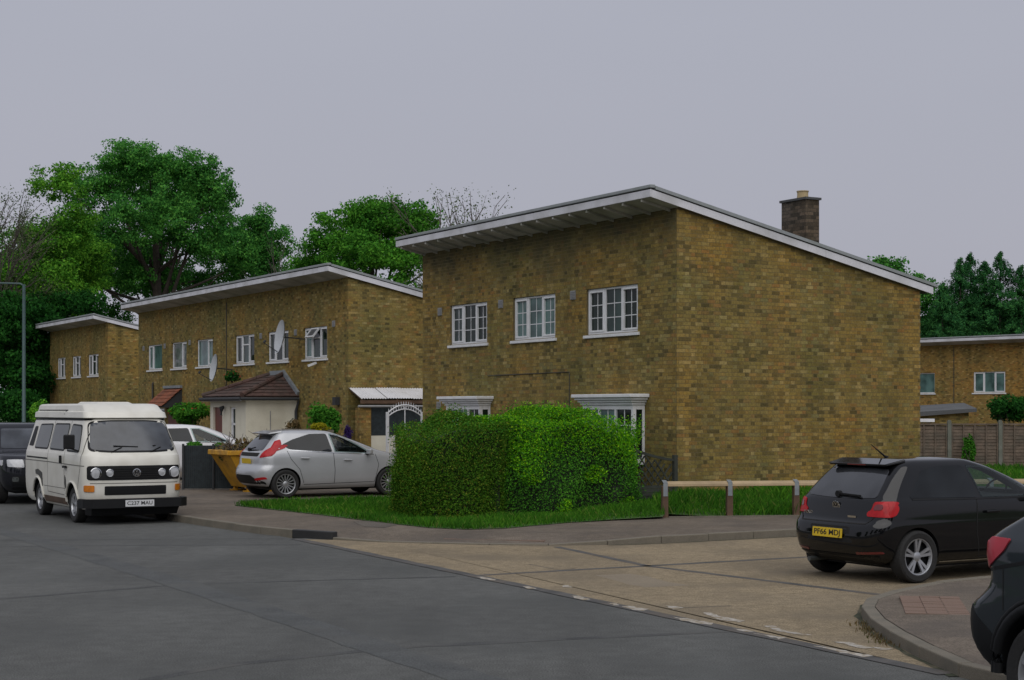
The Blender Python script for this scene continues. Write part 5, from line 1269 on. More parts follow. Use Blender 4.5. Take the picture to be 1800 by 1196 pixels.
# ---------------------------------------------------------------- dark off-roader behind the van
def offroader():
    fd = -D1; lf = Vector((-fd.y, fd.x, 0))
    nose = PD(84, 0, 34.8); nose.z = 0
    T = empty('parked_car', nose - fd * 4.45, VR)
    tag(T, 'black off-road car with pale headlamp behind the camper van at the left edge', 'car', 'parked cars')
    lv = [(0.28, .2, 4.25, .80, .2, .3, .04, .08), (0.40, .04, 4.40, .88, .2, .32, .05, .1), (0.60, 0, 4.45, .915, .2, .32, .05, .12), (0.85, .02, 4.43, .92, .2, .32, .05, .12), (0.98, .03, 4.36, .915, .18, .32, .05, .12),
          (1.07, .04, 4.15, .905, .18, .30, .05, .1), (1.13, .05, 3.45, .89, .18, .28, .05, .08), (1.18, .06, 3.25, .875, .18, .25, .05, .06), (1.45, .14, 2.88, .79, .16, .2, .04, .05), (1.66, .22, 2.60, .73, .15, .2, .04, .05), (1.73, .30, 2.45, .67, .15, .2, .04, .05), (1.755, .5, 2.2, .55, .12, .15, .02, .02)]
    B = Body(lv, 3, .04, .05, 2.2); B.build('body', CM['navy'], T, [(.85, .36, .42, .6), (3.50, .36, .42, .6)], [])
    B.patch('windscreen', [(-.70, 1.19), (.70, 1.19), (.58, 1.62), (-.58, 1.62)], 'F', CM['screen'], T, .005, .08, .05)
    for d in 'RL':
        sg = -1 if d == 'R' else 1
        B.patch('side_window', [(1.55, 1.2), (2.88, 1.19), (2.55, 1.60), (1.55, 1.63)], d, CM['glass'], T, .004, .08, .05); B.patch('side_window', [(.35, 1.22), (1.45, 1.2), (1.45, 1.63), (.45, 1.6)], d, CM['glass'], T, .004, .08, .05)
        B.patch('headlamp', [(sg * .48, .80), (sg * .80, .82), (sg * .80, .97), (sg * .50, .97)], 'F', CM['clear'], T, .010, .05, .03); B.patch('headlamp', [(3.85, .86), (4.10, .84), (4.08, .96), (3.9, .95)], d, CM['clear'], T, .008, .05, .03)
        B.patch('fog_lamp', [(sg * .60, .50), (sg * .72, .50), (sg * .72, .60), (sg * .60, .60)], 'F', CM['steel'], T, .006, .04, .03)
        mirror(T, 3.0, .88, 1.2, sg, CM['navy'], 1.15)
        wheel(T, .85, sg * .80, .36, .36, .23, .23, 'five', sg); wheel(T, 3.50, sg * .80, .36, .36, .23, .23, 'five', sg)
    B.patch('grille', [(-.42, .82), (.42, .82), (.42, .96), (-.42, .96)], 'F', CM['trim'], T, .006, .06, .03); B.patch('lower_bumper', [(-.70, .33), (.70, .33), (.74, .62), (-.74, .62)], 'F', CM['trim'], T, .006, .07, .05)
    m_ = MB(); m_.box(.5, 4.1, -.6, .6, .24, .34); m_.build('underbody', CM['trim'], T)
offroader()

# ---------------------------------------------------------------- white car behind the skip
def white_car():
    nose = PD(468, 0, 46.2); nose.z = .118
    T = empty('parked_car', nose - D2 * 4.35, ROT)
    tag(T, 'white hatchback mostly hidden behind the yellow skip and shrubs', 'car', 'parked cars')
    lv = [(0.22, .3, 4.15, .75, .25, .35, .06, .1), (0.36, .05, 4.30, .86, .3, .42, .08, .14), (0.55, 0, 4.35, .875, .3, .42, .08, .15), (0.75, .05, 4.30, .875, .26, .42, .08, .15), (0.92, .10, 4.0, .865, .24, .4, .07, .12),
          (1.02, .15, 3.55, .84, .22, .35, .07, .1), (1.10, .22, 3.28, .81, .2, .28, .06, .06), (1.25, .36, 2.92, .745, .18, .22, .05, .05), (1.40, .52, 2.55, .68, .16, .22, .05, .05), (1.48, .66, 2.25, .61, .15, .2, .04, .04), (1.52, .95, 1.8, .45, .12, .15, .02, .02)]
    B = Body(lv, 3, .06, .08, 2.2); cut = [(1.98, 1.06), (1.90, 1.40), (2.1, 1.395), (2.45, 1.25), (2.92, 1.04)]
    B.build('body', CM['white'], T, [(.75, .32, .36, .55), (3.40, .32, .36, .55)], [cut])
    for d in 'RL':
        sg = -1 if d == 'R' else 1
        B.patch('door_window', [(1.95, 1.04), (1.86, 1.42), (2.12, 1.415), (2.5, 1.26), (3.02, 1.02)], d, CM['see'], T, .004, .06, .03); B.patch('door_window', [(.72, 1.08), (1.9, 1.04), (1.80, 1.42), (1.2, 1.41), (.80, 1.30)], d, CM['glass'], T, .004, .06, .05)
        B.line('belt_strip', [(.70, 1.06), (3.0, 1.01)], d, CM['chrome'], T, .014, .006); B.line('panel_gap', [(1.93, 1.0), (1.93, .35)], d, CM['seam'], T)
        B.patch('tail_lamp', [(sg * .5, .85), (sg * .78, .88), (sg * .74, 1.05), (sg * .55, 1.02)], 'B', CM['red'], T, .01, .05, .03); mirror(T, 2.9, .83, 1.0, sg, CM['white'])
        wheel(T, .75, sg * .77, .32, .32, .2, .22, 'multi', sg); wheel(T, 3.40, sg * .77, .32, .32, .2, .22, 'multi', sg)
    B.patch('rear_window', [(-.56, 1.1), (.56, 1.1), (.46, 1.4), (-.46, 1.4)], 'B', CM['tint'], T, .005, .07, .05); B.patch('windscreen', [(-.64, 1.12), (.64, 1.12), (.5, 1.43), (-.5, 1.43)], 'F', CM['screen'], T, .005, .08, .05)
    cabin(T, 2.15, 1.08, 2.6, 1.06)
white_car()

# ---------------------------------------------------------------- slate crossover cut by the right edge of the frame
def crossover():
    rear = PD(1688, 0, 10.75); rear.z = 0; fd = -D1; lf = Vector((-fd.y, fd.x, 0))
    # right-hand side of the car faces the road; its rear right corner is near "rear"
    T = empty('parked_car', rear + lf * .86 - fd * 0.06, VR)
    T.scale = (1, 1, 1.05); tag(T, 'dark slate crossover with pale red tail lamp, cut off by the right edge', 'car', 'parked cars')
    lv = [(0.24, .36, 3.95, .72, .25, .35, .06, .1), (0.32, .13, 4.05, .80, .22, .4, .06, .12), (0.45, .03, 4.12, .865, .18, .42, .07, .14), (0.60, .00, 4.13, .880, .16, .42, .07, .15), (0.72, .02, 4.12, .882, .16, .42, .07, .15), (0.79, .10, 4.10, .882, .16, .42, .07, .15), (0.86, .17, 4.08, .880, .15, .42, .07, .15),
          (0.96, .19, 4.00, .876, .14, .40, .06, .15), (1.04, .17, 3.75, .870, .13, .38, .06, .12), (1.13, .17, 3.25, .850, .12, .33, .06, .1), (1.20, .24, 3.05, .805, .12, .28, .05, .08), (1.32, .42, 2.75, .730, .12, .24, .05, .06),
          (1.45, .58, 2.45, .680, .12, .22, .05, .05), (1.52, .70, 2.15, .62, .12, .2, .04, .04), (1.56, 1.0, 1.8, .45, .1, .15, .02, .02)]
    B = Body(lv, 4, .03, .08, 2.0); B.build('body', CM['slate'], T, [(.80, .35, .40, .55), (3.33, .35, .40, .55)], [])
    for d in 'RL':
        sg = -1 if d == 'R' else 1
        B.patch('tail_lamp', [(.27, .965), (.33, .995), (.43, 1.08), (.47, 1.15), (.30, 1.155), (.265, 1.12)], d, CM['pinkred'], T, .014, .04, .02)
        B.patch('tail_lamp', [(sg * .60, .97), (sg * .80, .96), (sg * .79, 1.13), (sg * .68, 1.13)], 'B', CM['pinkred'], T, .014, .04, .03)
        B.line('panel_gap', [(.20, .935), (.45, .99), (.80, 1.06), (1.2, 1.10)], d, CM['trim'], T, .022); B.line('panel_gap', [(.43, .98), (.44, .72)], d, CM['seam'], T, .008)
        B.patch('bumper_cladding', [(.03, .30), (.40, .30), (.36, .55), (.10, .74), (.02, .60)], d, CM['trim'], T, .006, .06, .05)
        B.patch('side_window', [(.75, 1.24), (1.6, 1.18), (1.6, 1.47), (.95, 1.44)], d, CM['glass'], T, .004, .07, .05); B.patch('side_window', [(1.68, 1.17), (2.85, 1.16), (2.3, 1.45), (1.68, 1.47)], d, CM['glass'], T, .004, .07, .05)
        for xa in (.80, 3.33):
            for r0, rr in ((.43, .035), (.47, .022)):
                m_ = MB()
                pts = []
                for k in range(21):
                    a = math.pi * (-.02 + 1.04 * k / 20); xx, zz = xa + r0 * math.cos(a), .35 + r0 * math.sin(a); h, _ = B.hit(d, xx, max(zz, .40))
                    if h is not None: pts.append((xx, h.y + sg * .004, zz))
                m_.tube(pts, rr, 8); m_.build('arch_cladding', CM['trim'], T, smooth=50)
        wheel(T, .80, sg * .77, .345, .345, .22, .235, 'five', sg); wheel(T, 3.33, sg * .77, .345, .345, .22, .235, 'five', sg)
    B.patch('rear_window', [(-.56, 1.2), (.56, 1.2), (.48, 1.45), (-.48, 1.45)], 'B', CM['tint'], T, .005, .07, .05); B.patch('rear_bumper', [(-.72, .30), (.72, .30), (.74, .62), (-.74, .62)], 'B', CM['trim'], T, .006, .07, .05)
    m_ = MB(); m_.box(.5, 3.6, -.6, .6, .2, .3); m_.build('underbody', CM['trim'], T)
crossover()
# ================================================================ fences, gate, canopies, street furniture
# knee rail along the grass
ra = Vector((2.74, 28.97, 0.114)); rd = Vector((0.988, 0.155, 0)).normalized(); rn = Vector((-rd.y, rd.x, 0))
KR = empty('knee_rail', ra, math.atan2(rd.y, rd.x))
tag(KR, 'low pale timber knee rail on brown posts along the grass beside the gable', 'rail')
posts = [0.0, 1.20, 2.45, 3.7, 4.95, 6.2, 7.45, 8.7, 9.95]
for k, x in enumerate(posts):
    m_ = MB(); m_.box(-0.055, 0.055, -0.055, 0.055, -0.15, 0.56); p = m_.build('post', MT['postwood'], KR, bevel=0.006); p.location = (x, 0, 0)
    m_ = MB(); m_.box(-0.040, 0.040, -0.061, -0.0565, 0.38, 0.62); m_.hexa([(-.04, -.061, .62), (.04, -.061, .62), (.04, .06, .66), (-.04, .06, .66), (-.04, -.061, .626), (.04, -.061, .626), (.04, .06, .666), (-.04, .06, .666)])
    s_ = m_.build('strap', MT['zinc'], p)
for a, b in zip(posts[:-1], posts[1:]):
    m_ = MB(); m_.hexa([(a + .003, -.062, .555), (b - .003, -.062, .555), (b - .003, .055, .555), (a + .003, .055, .555), (a + .003, -.055, .60), (b - .003, -.055, .60), (b - .003, .05, .645), (a + .003, .05, .645)])
    m_.build('rail', MT['wood'], KR, bevel=0.005)
m_ = MB(); m_.box(0.05, 13, -0.10, -0.06, -0.03, 0.022); eg = m_.build('edging', MT['kerb'], KR)

# dark trellis at the house corner
TR = empty('trellis', C1 - D2 * 0.02 + D1 * 0.02 + Vector((0, 0, .15)), ROT)
tag(TR, 'dark diamond trellis panel with curved top between the hedge and the house corner', 'trellis')
m_ = MB(); m_.box(-.09, -.01, -.09, -.01, 0, 1.02); m_.build('post', MT['darkwood'], TR)
top = lambda x: 0.92 + 0.40 * (abs(x) / 1.5) ** 1.6
for k in range(10):
    x0 = -0.15 - 0.15 * k
    for sgn in (1, -1):
        P_ = []
        for i in range(13):
            z = 0.45 + i * 0.08; x = x0 + sgn * (z - 0.45) * 0.8
            if -1.5 <= x <= -0.08 and z <= top(x) - .02: P_.append((x, -0.05 + .012 * sgn, z))
        if len(P_) > 1:
            m_ = MB(); m_.bar(P_[0], P_[-1], .012, .03); m_.build('lath', MT['darkwood'], TR)
for i in range(10):
    m_ = MB(); xa, xb = -.08 - .145 * i, -.08 - .145 * (i + 1); m_.bar((xa, -.05, top(xa)), (xb, -.05, top(xb)), .04, .05); m_.build('top_rail', MT['darkwood'], TR)
for k in range(6):
    m_ = MB(); m_.box(-1.5, -.08, -.062, -.04, .02 + .072 * k, .085 + .072 * k); m_.build('board', MT['darkwood'], TR)

# lapped fence panels between concrete posts
FY = 47.0; fx0 = (1555 - 900) / FPX * FY
FN = empty('panel_fence', (fx0, FY, 0.05))
tag(FN, 'weathered brown lap-panel garden fence with concrete posts on the right', 'fence')
pitch = 89.5 / FPX * FY; first = (1668 - 900) / FPX * FY - fx0 - pitch
for i in range(7):
    x = first + i * pitch
    m_ = MB(); m_.prism([(-.055, -.05), (.055, -.05), (.055, .05), (-.055, .05)], (-.2, 1.66)); m_.prism([(-.04, -.035), (.04, -.035), (.04, .035), (-.04, .035)], (1.66, 1.69))
    p = m_.build('post', MT['concrete'], FN, bevel=.012); p.location = (x, -.03, 0)
    if i == 6: break
    xa, xb = x + .062, x + pitch - .062; n = 15; hh = 1.44 / n
    for k in range(n):
        z = .08 + k * hh; j = [random.uniform(-.012, .012) for _ in range(4)]; xm = [xa + (xb - xa) * t for t in (0, .33, .66, 1)]
        m_ = MB()
        for q in range(3):
            za, zb = z + j[q], z + j[q + 1]
            m_.hexa([(xm[q], -.030, za), (xm[q + 1], -.030, zb), (xm[q + 1], -.020, zb), (xm[q], -.020, za), (xm[q], -.012, za + hh * 1.2), (xm[q + 1], -.012, zb + hh * 1.2), (xm[q + 1], -.004, zb + hh * 1.2), (xm[q], -.004, za + hh * 1.2)])
        m_.build('slat', MT['greywood'], FN)
    for q in range(5):
        xx = xa + .02 + (xb - xa - .04) * q / 4; m_ = MB(); m_.box(xx - .019, xx + .019, -.058, -.032, .06, 1.545); m_.build('batten', MT['greywood'], FN)
    m_ = MB(); m_.box(xa, xb, -.06, .03, 1.545, 1.59); m_.build('capping', MT['greywood'], FN)
# shed roof behind the fence
SH = empty('garden_shed', ((1600 - 900) / FPX * 60, 60, 0), R(-8)); tag(SH, 'low brick outbuilding with dark flat roof behind the lap fence', 'shed')
m_ = MB(); wl = (1700 - 1600) / FPX * 60; z1 = EYE - 2 / FPX * 60
for q in ([(0, 0, 0), (wl, 0, 0), (wl, 0, z1 - .05), (0, 0, z1 - .25)], [(wl, 0, 0), (wl, 3, 0), (wl, 3, z1 - .05), (wl, 0, z1 - .05)], [(0, 3, 0), (0, 0, 0), (0, 0, z1 - .25), (0, 3, z1 - .25)]): m_.face(q, [(p[0] + p[1], p[2]) for p in q])
m_.build('wall', MT['bricku'], SH)
m_ = MB(); m_.hexa([(-.6, -.25, z1 - .28), (wl + .25, -.25, z1 - .05), (wl + .25, 3.2, z1 - .05), (-.6, 3.2, z1 - .28), (-.6, -.25, z1 - .1), (wl + .25, -.25, z1 + .08), (wl + .25, 3.2, z1 + .3), (-.6, 3.2, z1 + .12)]); m_.build('roof', MT['felt'], SH)
m_ = MB(); m_.box(0, .85, -.29, -.255, z1 - .42, z1 - .30); m_.build('fascia', MT['white'], SH)

# lean-to canopy of corrugated sheets on the gable of the second house
LC = empty('corrugated_canopy', P2, ROT); tag(LC, 'white corrugated lean-to canopy over the side passage of the porch house', 'canopy')
cx1 = 3.4
for k in range(4):
    xa, xb = k * cx1 / 4 + .01, (k + 1) * cx1 / 4 - .01; n = 28; V = []; F = []
    for i in range(n + 1):
        x = xa + (xb - xa) * i / n; c = .016 * math.cos(2 * math.pi * x / .085) + .01 * (k % 2)
        V += [(x, -.01, 2.69 + c), (x, -.88, 2.37 + c)]
    for i in range(n): F.append((2 * i + 1, 2 * i + 3, 2 * i + 2, 2 * i))
    o = np_mesh('sheet', V, F, MT['alu'], LC); sd = o.modifiers.new('thick', 'SOLIDIFY'); sd.thickness = .004
m_ = MB(); m_.box(.02, cx1, -.86, -.80, 2.22, 2.32); m_.build('beam', MT['postwood'], LC)
for x in (.06, 1.2, 2.3, 3.3):
    m_ = MB(); m_.hexa([(x - .02, -.86, 2.32), (x + .02, -.86, 2.32), (x + .02, -.01, 2.62), (x - .02, -.01, 2.62), (x - .02, -.86, 2.35), (x + .02, -.86, 2.35), (x + .02, -.01, 2.66), (x - .02, -.01, 2.66)]); m_.build('rafter', MT['postwood'], LC)
m_ = MB(); m_.tube([(-.1, -.93, 2.14), (3.4, -.93, 2.14)], .035, 8); m_.build('gutter', MT['vent'], LC)
SCN = empty('passage_screen', P2 - D1 * .85, ROT); tag(SCN, 'cream rendered low wall with dark netting above under the corrugated canopy', 'screen wall')
m_ = MB(); m_.box(.35, 3.3, 0, .12, 0, 1.28); m_.build('low_wall', MT['render'], SCN)
m_ = MB(); m_.box(.36, 3.3, .03, .06, 1.285, 2.12); m_.build('dark_netting', MT['netting'], SCN)
m_ = MB()
for q in ([(-.02, -.02, 0), (.34, -.02, 0), (.34, -.02, 2.1), (-.02, -.02, 2.1)], [(.34, -.02, 0), (.34, .3, 0), (.34, .3, 2.1), (.34, -.02, 2.1)], [(-.02, .3, 0), (-.02, -.02, 0), (-.02, -.02, 2.1), (-.02, .3, 2.1)]): m_.face(q, [(p[0] + p[1], p[2]) for p in q])
m_.build('brick_pier', MT['bricku2'], SCN)
# white arched metal gate
gp = PD(681, 0, 45.6); gp.z = .118
GT = empty('garden_gate', gp, ROT); tag(GT, 'white arched metal gate with spikes beside the hedge', 'gate')
gw = 1.10
for x in (0, gw):
    m_ = MB(); m_.box(x - .035, x + .035, -.035, .035, 0, 1.86); m_.build('post', MT['white'], GT)
def arcp(x, rise, z0): return z0 + rise * (1 - (2 * x / gw - 1) ** 2)
for rise, z0, r in ((.22, 1.72, .018), (.24, 1.82, .022)):
    m_ = MB(); m_.tube([(x, 0, arcp(x, rise, z0)) for x in np.linspace(0, gw, 17)], r, 6); m_.build('arch_bar', MT['white'], GT)
for k in range(14):
    x = .04 + (gw - .08) * k / 13; m_ = MB(); z = arcp(x, .24, 1.82); m_.tube([(x, 0, z - .1), (x, 0, z + .06), (x, 0, z + .11)], [.010, .010, .002], 5); m_.build('spike', MT['white'], GT)
for k in range(9):
    x = .1 + (gw - .2) * k / 8; m_ = MB(); m_.tube([(x, 0, .15), (x, 0, 1.15)], .01, 5); m_.build('bar', MT['white'], GT)
m_ = MB(); m_.bar((0, 0, 1.15), (gw, 0, 1.15), .03, .04); m_.bar((0, 0, .15), (gw, 0, .15), .03, .04); m_.build('gate_rail', MT['white'], GT)
m_ = MB(); m_.tube([(gw / 2, 0, 1.15), (gw / 2, 0, 2.0)], .016, 6); m_.build('centre_bar', MT['white'], GT)

# satellite dishes
def dish(px, py, H, P, label, tilt, dx=.55, size=.42, m=None):
    s = s_on(px, P - D2 * dx); z = EYE - (py - HOR) / FPX * (P.y + D1.y * s); c = P + D1 * s - D2 * dx; c.z = z
    T = empty('satellite_dish', c, 0); tag(T, label, 'satellite dish', 'satellite dishes')
    face = Vector((-0.90, -.42, .16)).normalized(); q = face.to_track_quat('Z', 'Y').to_matrix().to_4x4() @ Matrix.Diagonal((1, 1.15, 1, 1))
    m_ = MB(); pr_ = [(size * t, .16 * size * t * t * 1.6) for t in np.linspace(0, 1, 9)]; m_.lathe(pr_, 36, q); m_.lathe([(r, h - .012) for r, h in pr_][::-1], 36, q); m_.build('dish', MT['dish'], T, smooth=60)
    wall = (P + D1 * s) - c; m_ = MB(); m_.tube([(0, 0, 0), (wall.x * .55, wall.y * .55, -.02), (wall.x, wall.y, -.05)], .022, 6); m_.build('bracket', MT['gap'], T)
    tip = face * .62 + Vector((0, 0, -.28)); m_ = MB(); m_.tube([tuple(q @ Vector((0, -size * .9, .1))), tuple(tip)], .014, 6); A = m_.build('arm', MT['gap'], T)
    m_ = MB(); m_.tube([tuple(tip), tuple(tip + Vector((0.06, .02, .07)))], .04, 8); m_.build('receiver', MT['gap'], A)
dish(497, 594, H2, P2, 'tall pale satellite dish in front of the upper window above the tiled porch', 0, .75, .46)
dish(380, 648, H2b, P2, 'grey satellite dish on the wall left of the tiled porch roof', 0, .60, .42)

# lamp post at the left
lp = PD(42, 0, 62); lp.z = 0.1
LP = empty('street_lamp', lp); tag(LP, 'tall thin grey-green lamp post at the left edge in front of the trees', 'street lamp')
m_ = MB(); m_.tube([(0, 0, 0), (0, 0, 1.4), (0, 0, 1.45), (0, 0, 6.75)], [.11, .11, .075, .06], 12); m_.build('column', MT['lamp'], LP, smooth=40)
m_ = MB(); m_.tube([(0, 0, 6.7), (-.15, 0, 6.78), (-1.1, 0, 6.8)], .035, 8); m_.build('arm', MT['lamp'], LP, smooth=40)
m_ = MB(); m_.hexa([(-1.6, -.12, 6.72), (-1.05, -.08, 6.74), (-1.05, .08, 6.74), (-1.6, .12, 6.72), (-1.55, -.09, 6.84), (-1.05, -.06, 6.84), (-1.05, .06, 6.84), (-1.55, .09, 6.84)]); m_.build('lantern', MT['lamp'], LP, bevel=.02)

# yellow skip
sk = PD(366, 0, 37.4); sk.z = .118
SK = empty('skip', sk + D2 * 1.42 + D1 * .45, ROT); tag(SK, 'yellow steel skip heaped with garden waste behind the silver car', 'skip')
def trap(z, x0, x1, y): return [(x0, -y, z), (x1, -y, z), (x1, y, z), (x0, y, z)]
lo = trap(.10, -.50, .55, .50); hi = trap(.92, -1.0, 1.05, .68)
m_ = MB(); m_.face(lo[::-1])
for i in range(4):
    j = (i + 1) % 4; m_.face([lo[i], lo[j], hi[j], hi[i]]); m_.face([hi[i], hi[j], tuple(Vector(lo[j]) * .9 + Vector((0, 0, .1))), tuple(Vector(lo[i]) * .9 + Vector((0, 0, .1)))])
m_.build('hopper', MT['skip'], SK)
m_ = MB()
for i in range(4): m_.bar(hi[i], hi[(i + 1) % 4], .07, .11)
m_.build('rim', MT['skip'], SK, bevel=.012)
for x in (-.42, -.1, .2, .46):
    for y in (-.44, .44):
        m_ = MB(); m_.box(x - .04, x + .04, y - .05, y + .05, 0, .12); m_.build('foot', MT['skip'], SK)
for y in (-.44, .44): m_ = MB(); m_.box(-.55, .6, y - .06, y + .06, -.012, .03); m_.build('runner', MT['skip'], SK)
for x in (-.55, .55):
    m_ = MB(); m_.bar((x * .6, -.56, .3), (x * 1.25, -.68, .86), .07, .05); m_.tube([(x, -.62, .6), (x, -.74, .6)], .05, 10); m_.build('lifting_lug', MT['skip'], SK)

# dark netted fence beside the drive
NF = empty('mesh_fence', PD(322, 0, 39.0), 0); NF.location.z = .118; tag(NF, 'dark netted garden fence between the camper van and the skip', 'fence')
nw = (428 - 322) / FPX * 39
for k in range(3):
    m_ = MB(); m_.tube([(nw * k / 2, 0, 0), (nw * k / 2, 0, 1.1)], .03, 8); m_.build('post', MT['gap'], NF)
m_ = MB(); m_.box(0, nw, .035, .05, .02, 1.06); m_.build('netting', MT['netting'], NF)
m_ = MB()
for k in range(30):
    m_.bar((nw * k / 29, .02, .05), (nw * k / 29, .02, 1.05), .008, .008)
w_ = m_.build('wire_mesh', MT['gap'], NF); w_['kind'] = 'stuff'
# low garden wall behind the silver car
GWp = PD(462, 0, 43.6); GWp.z = .1
GWL = empty('garden_wall', GWp, ROT * .25); tag(GWL, 'low brown brick garden wall behind the roof of the silver car', 'wall')
gl = (584 - 462) / FPX * 43.6
m_ = MB()
for q in ([(0, 0, 0), (gl, 0, 0), (gl, 0, 1.32), (.5, 0, 1.36), (0, 0, 1.20)], [(gl, 0, 0), (gl, .25, 0), (gl, .25, 1.32), (gl, 0, 1.32)], [(0, .25, 0), (0, 0, 0), (0, 0, 1.2), (0, .25, 1.2)], [(0, 0, 1.2), (.5, 0, 1.36), (.5, .25, 1.36), (0, .25, 1.2)], [(.5, 0, 1.36), (gl, 0, 1.32), (gl, .25, 1.32), (.5, .25, 1.36)]):
    m_.face(q, [(p[0] + p[1], p[2]) for p in q])
m_.build('brick_face', MT['darkbrick'], GWL)
m_ = MB(); m_.hexa([(.5, -.04, 1.365), (gl + .03, -.04, 1.325), (gl + .03, .29, 1.325), (.5, .29, 1.365), (.5, -.04, 1.43), (gl + .03, -.04, 1.39), (gl + .03, .29, 1.39), (.5, .29, 1.43)]); m_.build('coping', MT['kerb'], GWL)

# ================================================================ vegetation
LM = dict(
    oak=leaf_mat('oak_leaf', [(0, (0.027, 0.114, 0.025)), (0.4, (0.055, 0.218, 0.046)), (0.8, (0.092, 0.322, 0.058)), (1, (0.159, 0.415, 0.078))]),
    lime=leaf_mat('fresh_leaf', [(0, (0.036, 0.142, 0.017)), (0.5, (0.090, 0.284, 0.028)), (1, (0.182, 0.424, 0.045))]),
    dark=leaf_mat('dark_leaf', [(0, (0.009, 0.046, 0.010)), (0.5, (0.016, 0.086, 0.016)), (1, (0.032, 0.147, 0.022))]),
    maple=leaf_mat('maple_leaf', [(0, (0.033, 0.129, 0.018)), (0.5, (0.062, 0.240, 0.025)), (1, (0.126, 0.353, 0.040))]),
    conifer=leaf_mat('conifer_spray', [(0, (0.014, 0.063, 0.023)), (0.5, (0.026, 0.120, 0.039)), (1, (0.062, 0.202, 0.052))], 0.15),
    hedged=leaf_mat('hedge_leaf_dark', [(0, (0.024, 0.075, 0.008)), (0.45, (0.052, 0.158, 0.012)), (0.8, (0.098, 0.217, 0.018)), (1, (0.180, 0.200, 0.029))], 0.2),
    hedgel=leaf_mat('privet_leaf', [(0, (0.041, 0.170, 0.005)), (0.3, (0.100, 0.360, 0.010)), (0.7, (0.200, 0.556, 0.013)), (1, (0.360, 0.600, 0.022))], 0.35),
    grass=leaf_mat('grass_blade', [(0, (0.026, 0.096, 0.010)), (0.5, (0.046, 0.168, 0.015)), (0.9, (0.085, 0.234, 0.020)), (1, (0.180, 0.221, 0.062))], 0.3),
    yellow=leaf_mat('yellow_leaf', [(0, (0.20, 0.20, 0.012)), (1, (0.42, 0.40, 0.03))]),
    purple=leaf_mat('purple_flower', [(0, (0.035, 0.018, 0.11)), (1, (0.10, 0.05, 0.26))]),
    red=leaf_mat('red_flower', [(0, (0.30, 0.02, 0.02)), (1, (0.55, 0.06, 0.05))]),
    dry=leaf_mat('dry_waste', [(0, (0.10, 0.07, 0.035)), (0.6, (0.18, 0.13, 0.07)), (1, (0.06, 0.09, 0.02))], 0.1),
    sparse=leaf_mat('sparse_leaf', [(0, (0.031, 0.055, 0.028)), (1, (0.117, 0.175, 0.062))], 0.2),
)
def cards(C, size, out=None, jit=0.9, up=0.25, aspect=0.62, rng=RNG):
    """leaf-sized kinked quads: C (n,3) centres, out (n,3) rough facing"""
    n = len(C); sz = size * rng.uniform(0.6, 1.35, (n, 1))
    d = rng.normal(size=(n, 3)); nrm = d * jit
    if out is not None: nrm = nrm + out
    nrm[:, 2] += up; nrm /= np.linalg.norm(nrm, axis=1, keepdims=True) + 1e-9
    t = rng.normal(size=(n, 3)); t -= (t * nrm).sum(1, keepdims=True) * nrm; t /= np.linalg.norm(t, axis=1, keepdims=True) + 1e-9
    b = np.cross(nrm, t); k = rng.uniform(-0.25, 0.25, (n, 1))
    V = np.stack([C - t * sz * .5, C + b * sz * aspect * .5 + nrm * sz * k, C + t * sz * .55, C - b * sz * aspect * .5 + nrm * sz * k], 1).reshape(-1, 3)
    return V, np.arange(4 * n).reshape(-1, 4)
def lobe_points(c, r, n, rng, shell=0.5):
    d = rng.normal(size=(n, 3)); d /= np.linalg.norm(d, axis=1, keepdims=True)
    rad = shell + (1 - shell) * rng.random((n, 1)) ** 0.6
    return np.array(c) + d * rad * np.array(r), d
def tree(name, label, base, lobes, mat_, leaf=0.2, dens=60, group=None, trunk=0.35, seed=1, limbs=14, cat='tree', sub_r=0.62, bark='bark', trunk_to=None):
    """lobes: (x, y, z, rx, ry, rz) in world metres. Sub-clumps fill each lobe, leaves fill each sub-clump"""
    rng = np.random.default_rng(seed); T = empty(name, base); tag(T, label, cat, group)
    P = []; Nn = []; subs = []
    for (x, y, z, rx, ry, rz) in lobes:
        k = max(4, int(5.5 * rx * rz / (sub_r ** 2)))
        cc, dd = lobe_points((x, y, z), (rx, ry, rz), k, rng, 0.12)
        for c, d in zip(cc, dd):
            r = sub_r * rng.uniform(0.6, 1.25); c = c - d * r * 0.2; subs.append(c); m = int(dens * (0.72 if sub_r < 1 else 2.1) * (r / sub_r) ** 2)
            p, q = lobe_points(c, (r, r, r * 0.66), m, rng, 0.1); P.append(p); Nn.append(q * 0.9 + d * 0.5)
    P = np.concatenate(P) - np.array(base); Nn = np.concatenate(Nn)
    V, F = cards(P, leaf, Nn, rng=rng); np_mesh('crown', V, F, LM[mat_], T)
    mb = MB(); b = Vector((0, 0, 0)); zt = max(l[2] for l in lobes) - base[2]; cx = sum(l[0] for l in lobes) / len(lobes) - base[0]; cy = sum(l[1] for l in lobes) / len(lobes) - base[1]
    topz = trunk_to or zt * 0.8; mid = Vector((cx * .35 + rng.uniform(-.3, .3), cy * .35, topz * .5)); tp = Vector((cx * .8, cy * .8, topz))
    mb.tube([b, b.lerp(mid, .5) + Vector((rng.uniform(-.1, .1), 0, 0)), mid, mid.lerp(tp, .5), tp], [trunk, trunk * .8, trunk * .62, trunk * .38, trunk * .12], 9)
    idx = rng.permutation(len(subs))[:limbs]
    for i in idx:
        c = Vector(subs[i]) - Vector(base); f = rng.uniform(.3, .75); s = mid.lerp(tp, max(0, (f - .4) * 1.6)) if f > .4 else b.lerp(mid, .55 + f)
        mm = s.lerp(c, .5) + Vector((0, 0, -.25 + .5 * rng.random())); mb.tube([s, mm, c], [trunk * .26, trunk * .14, .025], 6)
    mb.build('trunk', MT[bark], T, smooth=50); return T
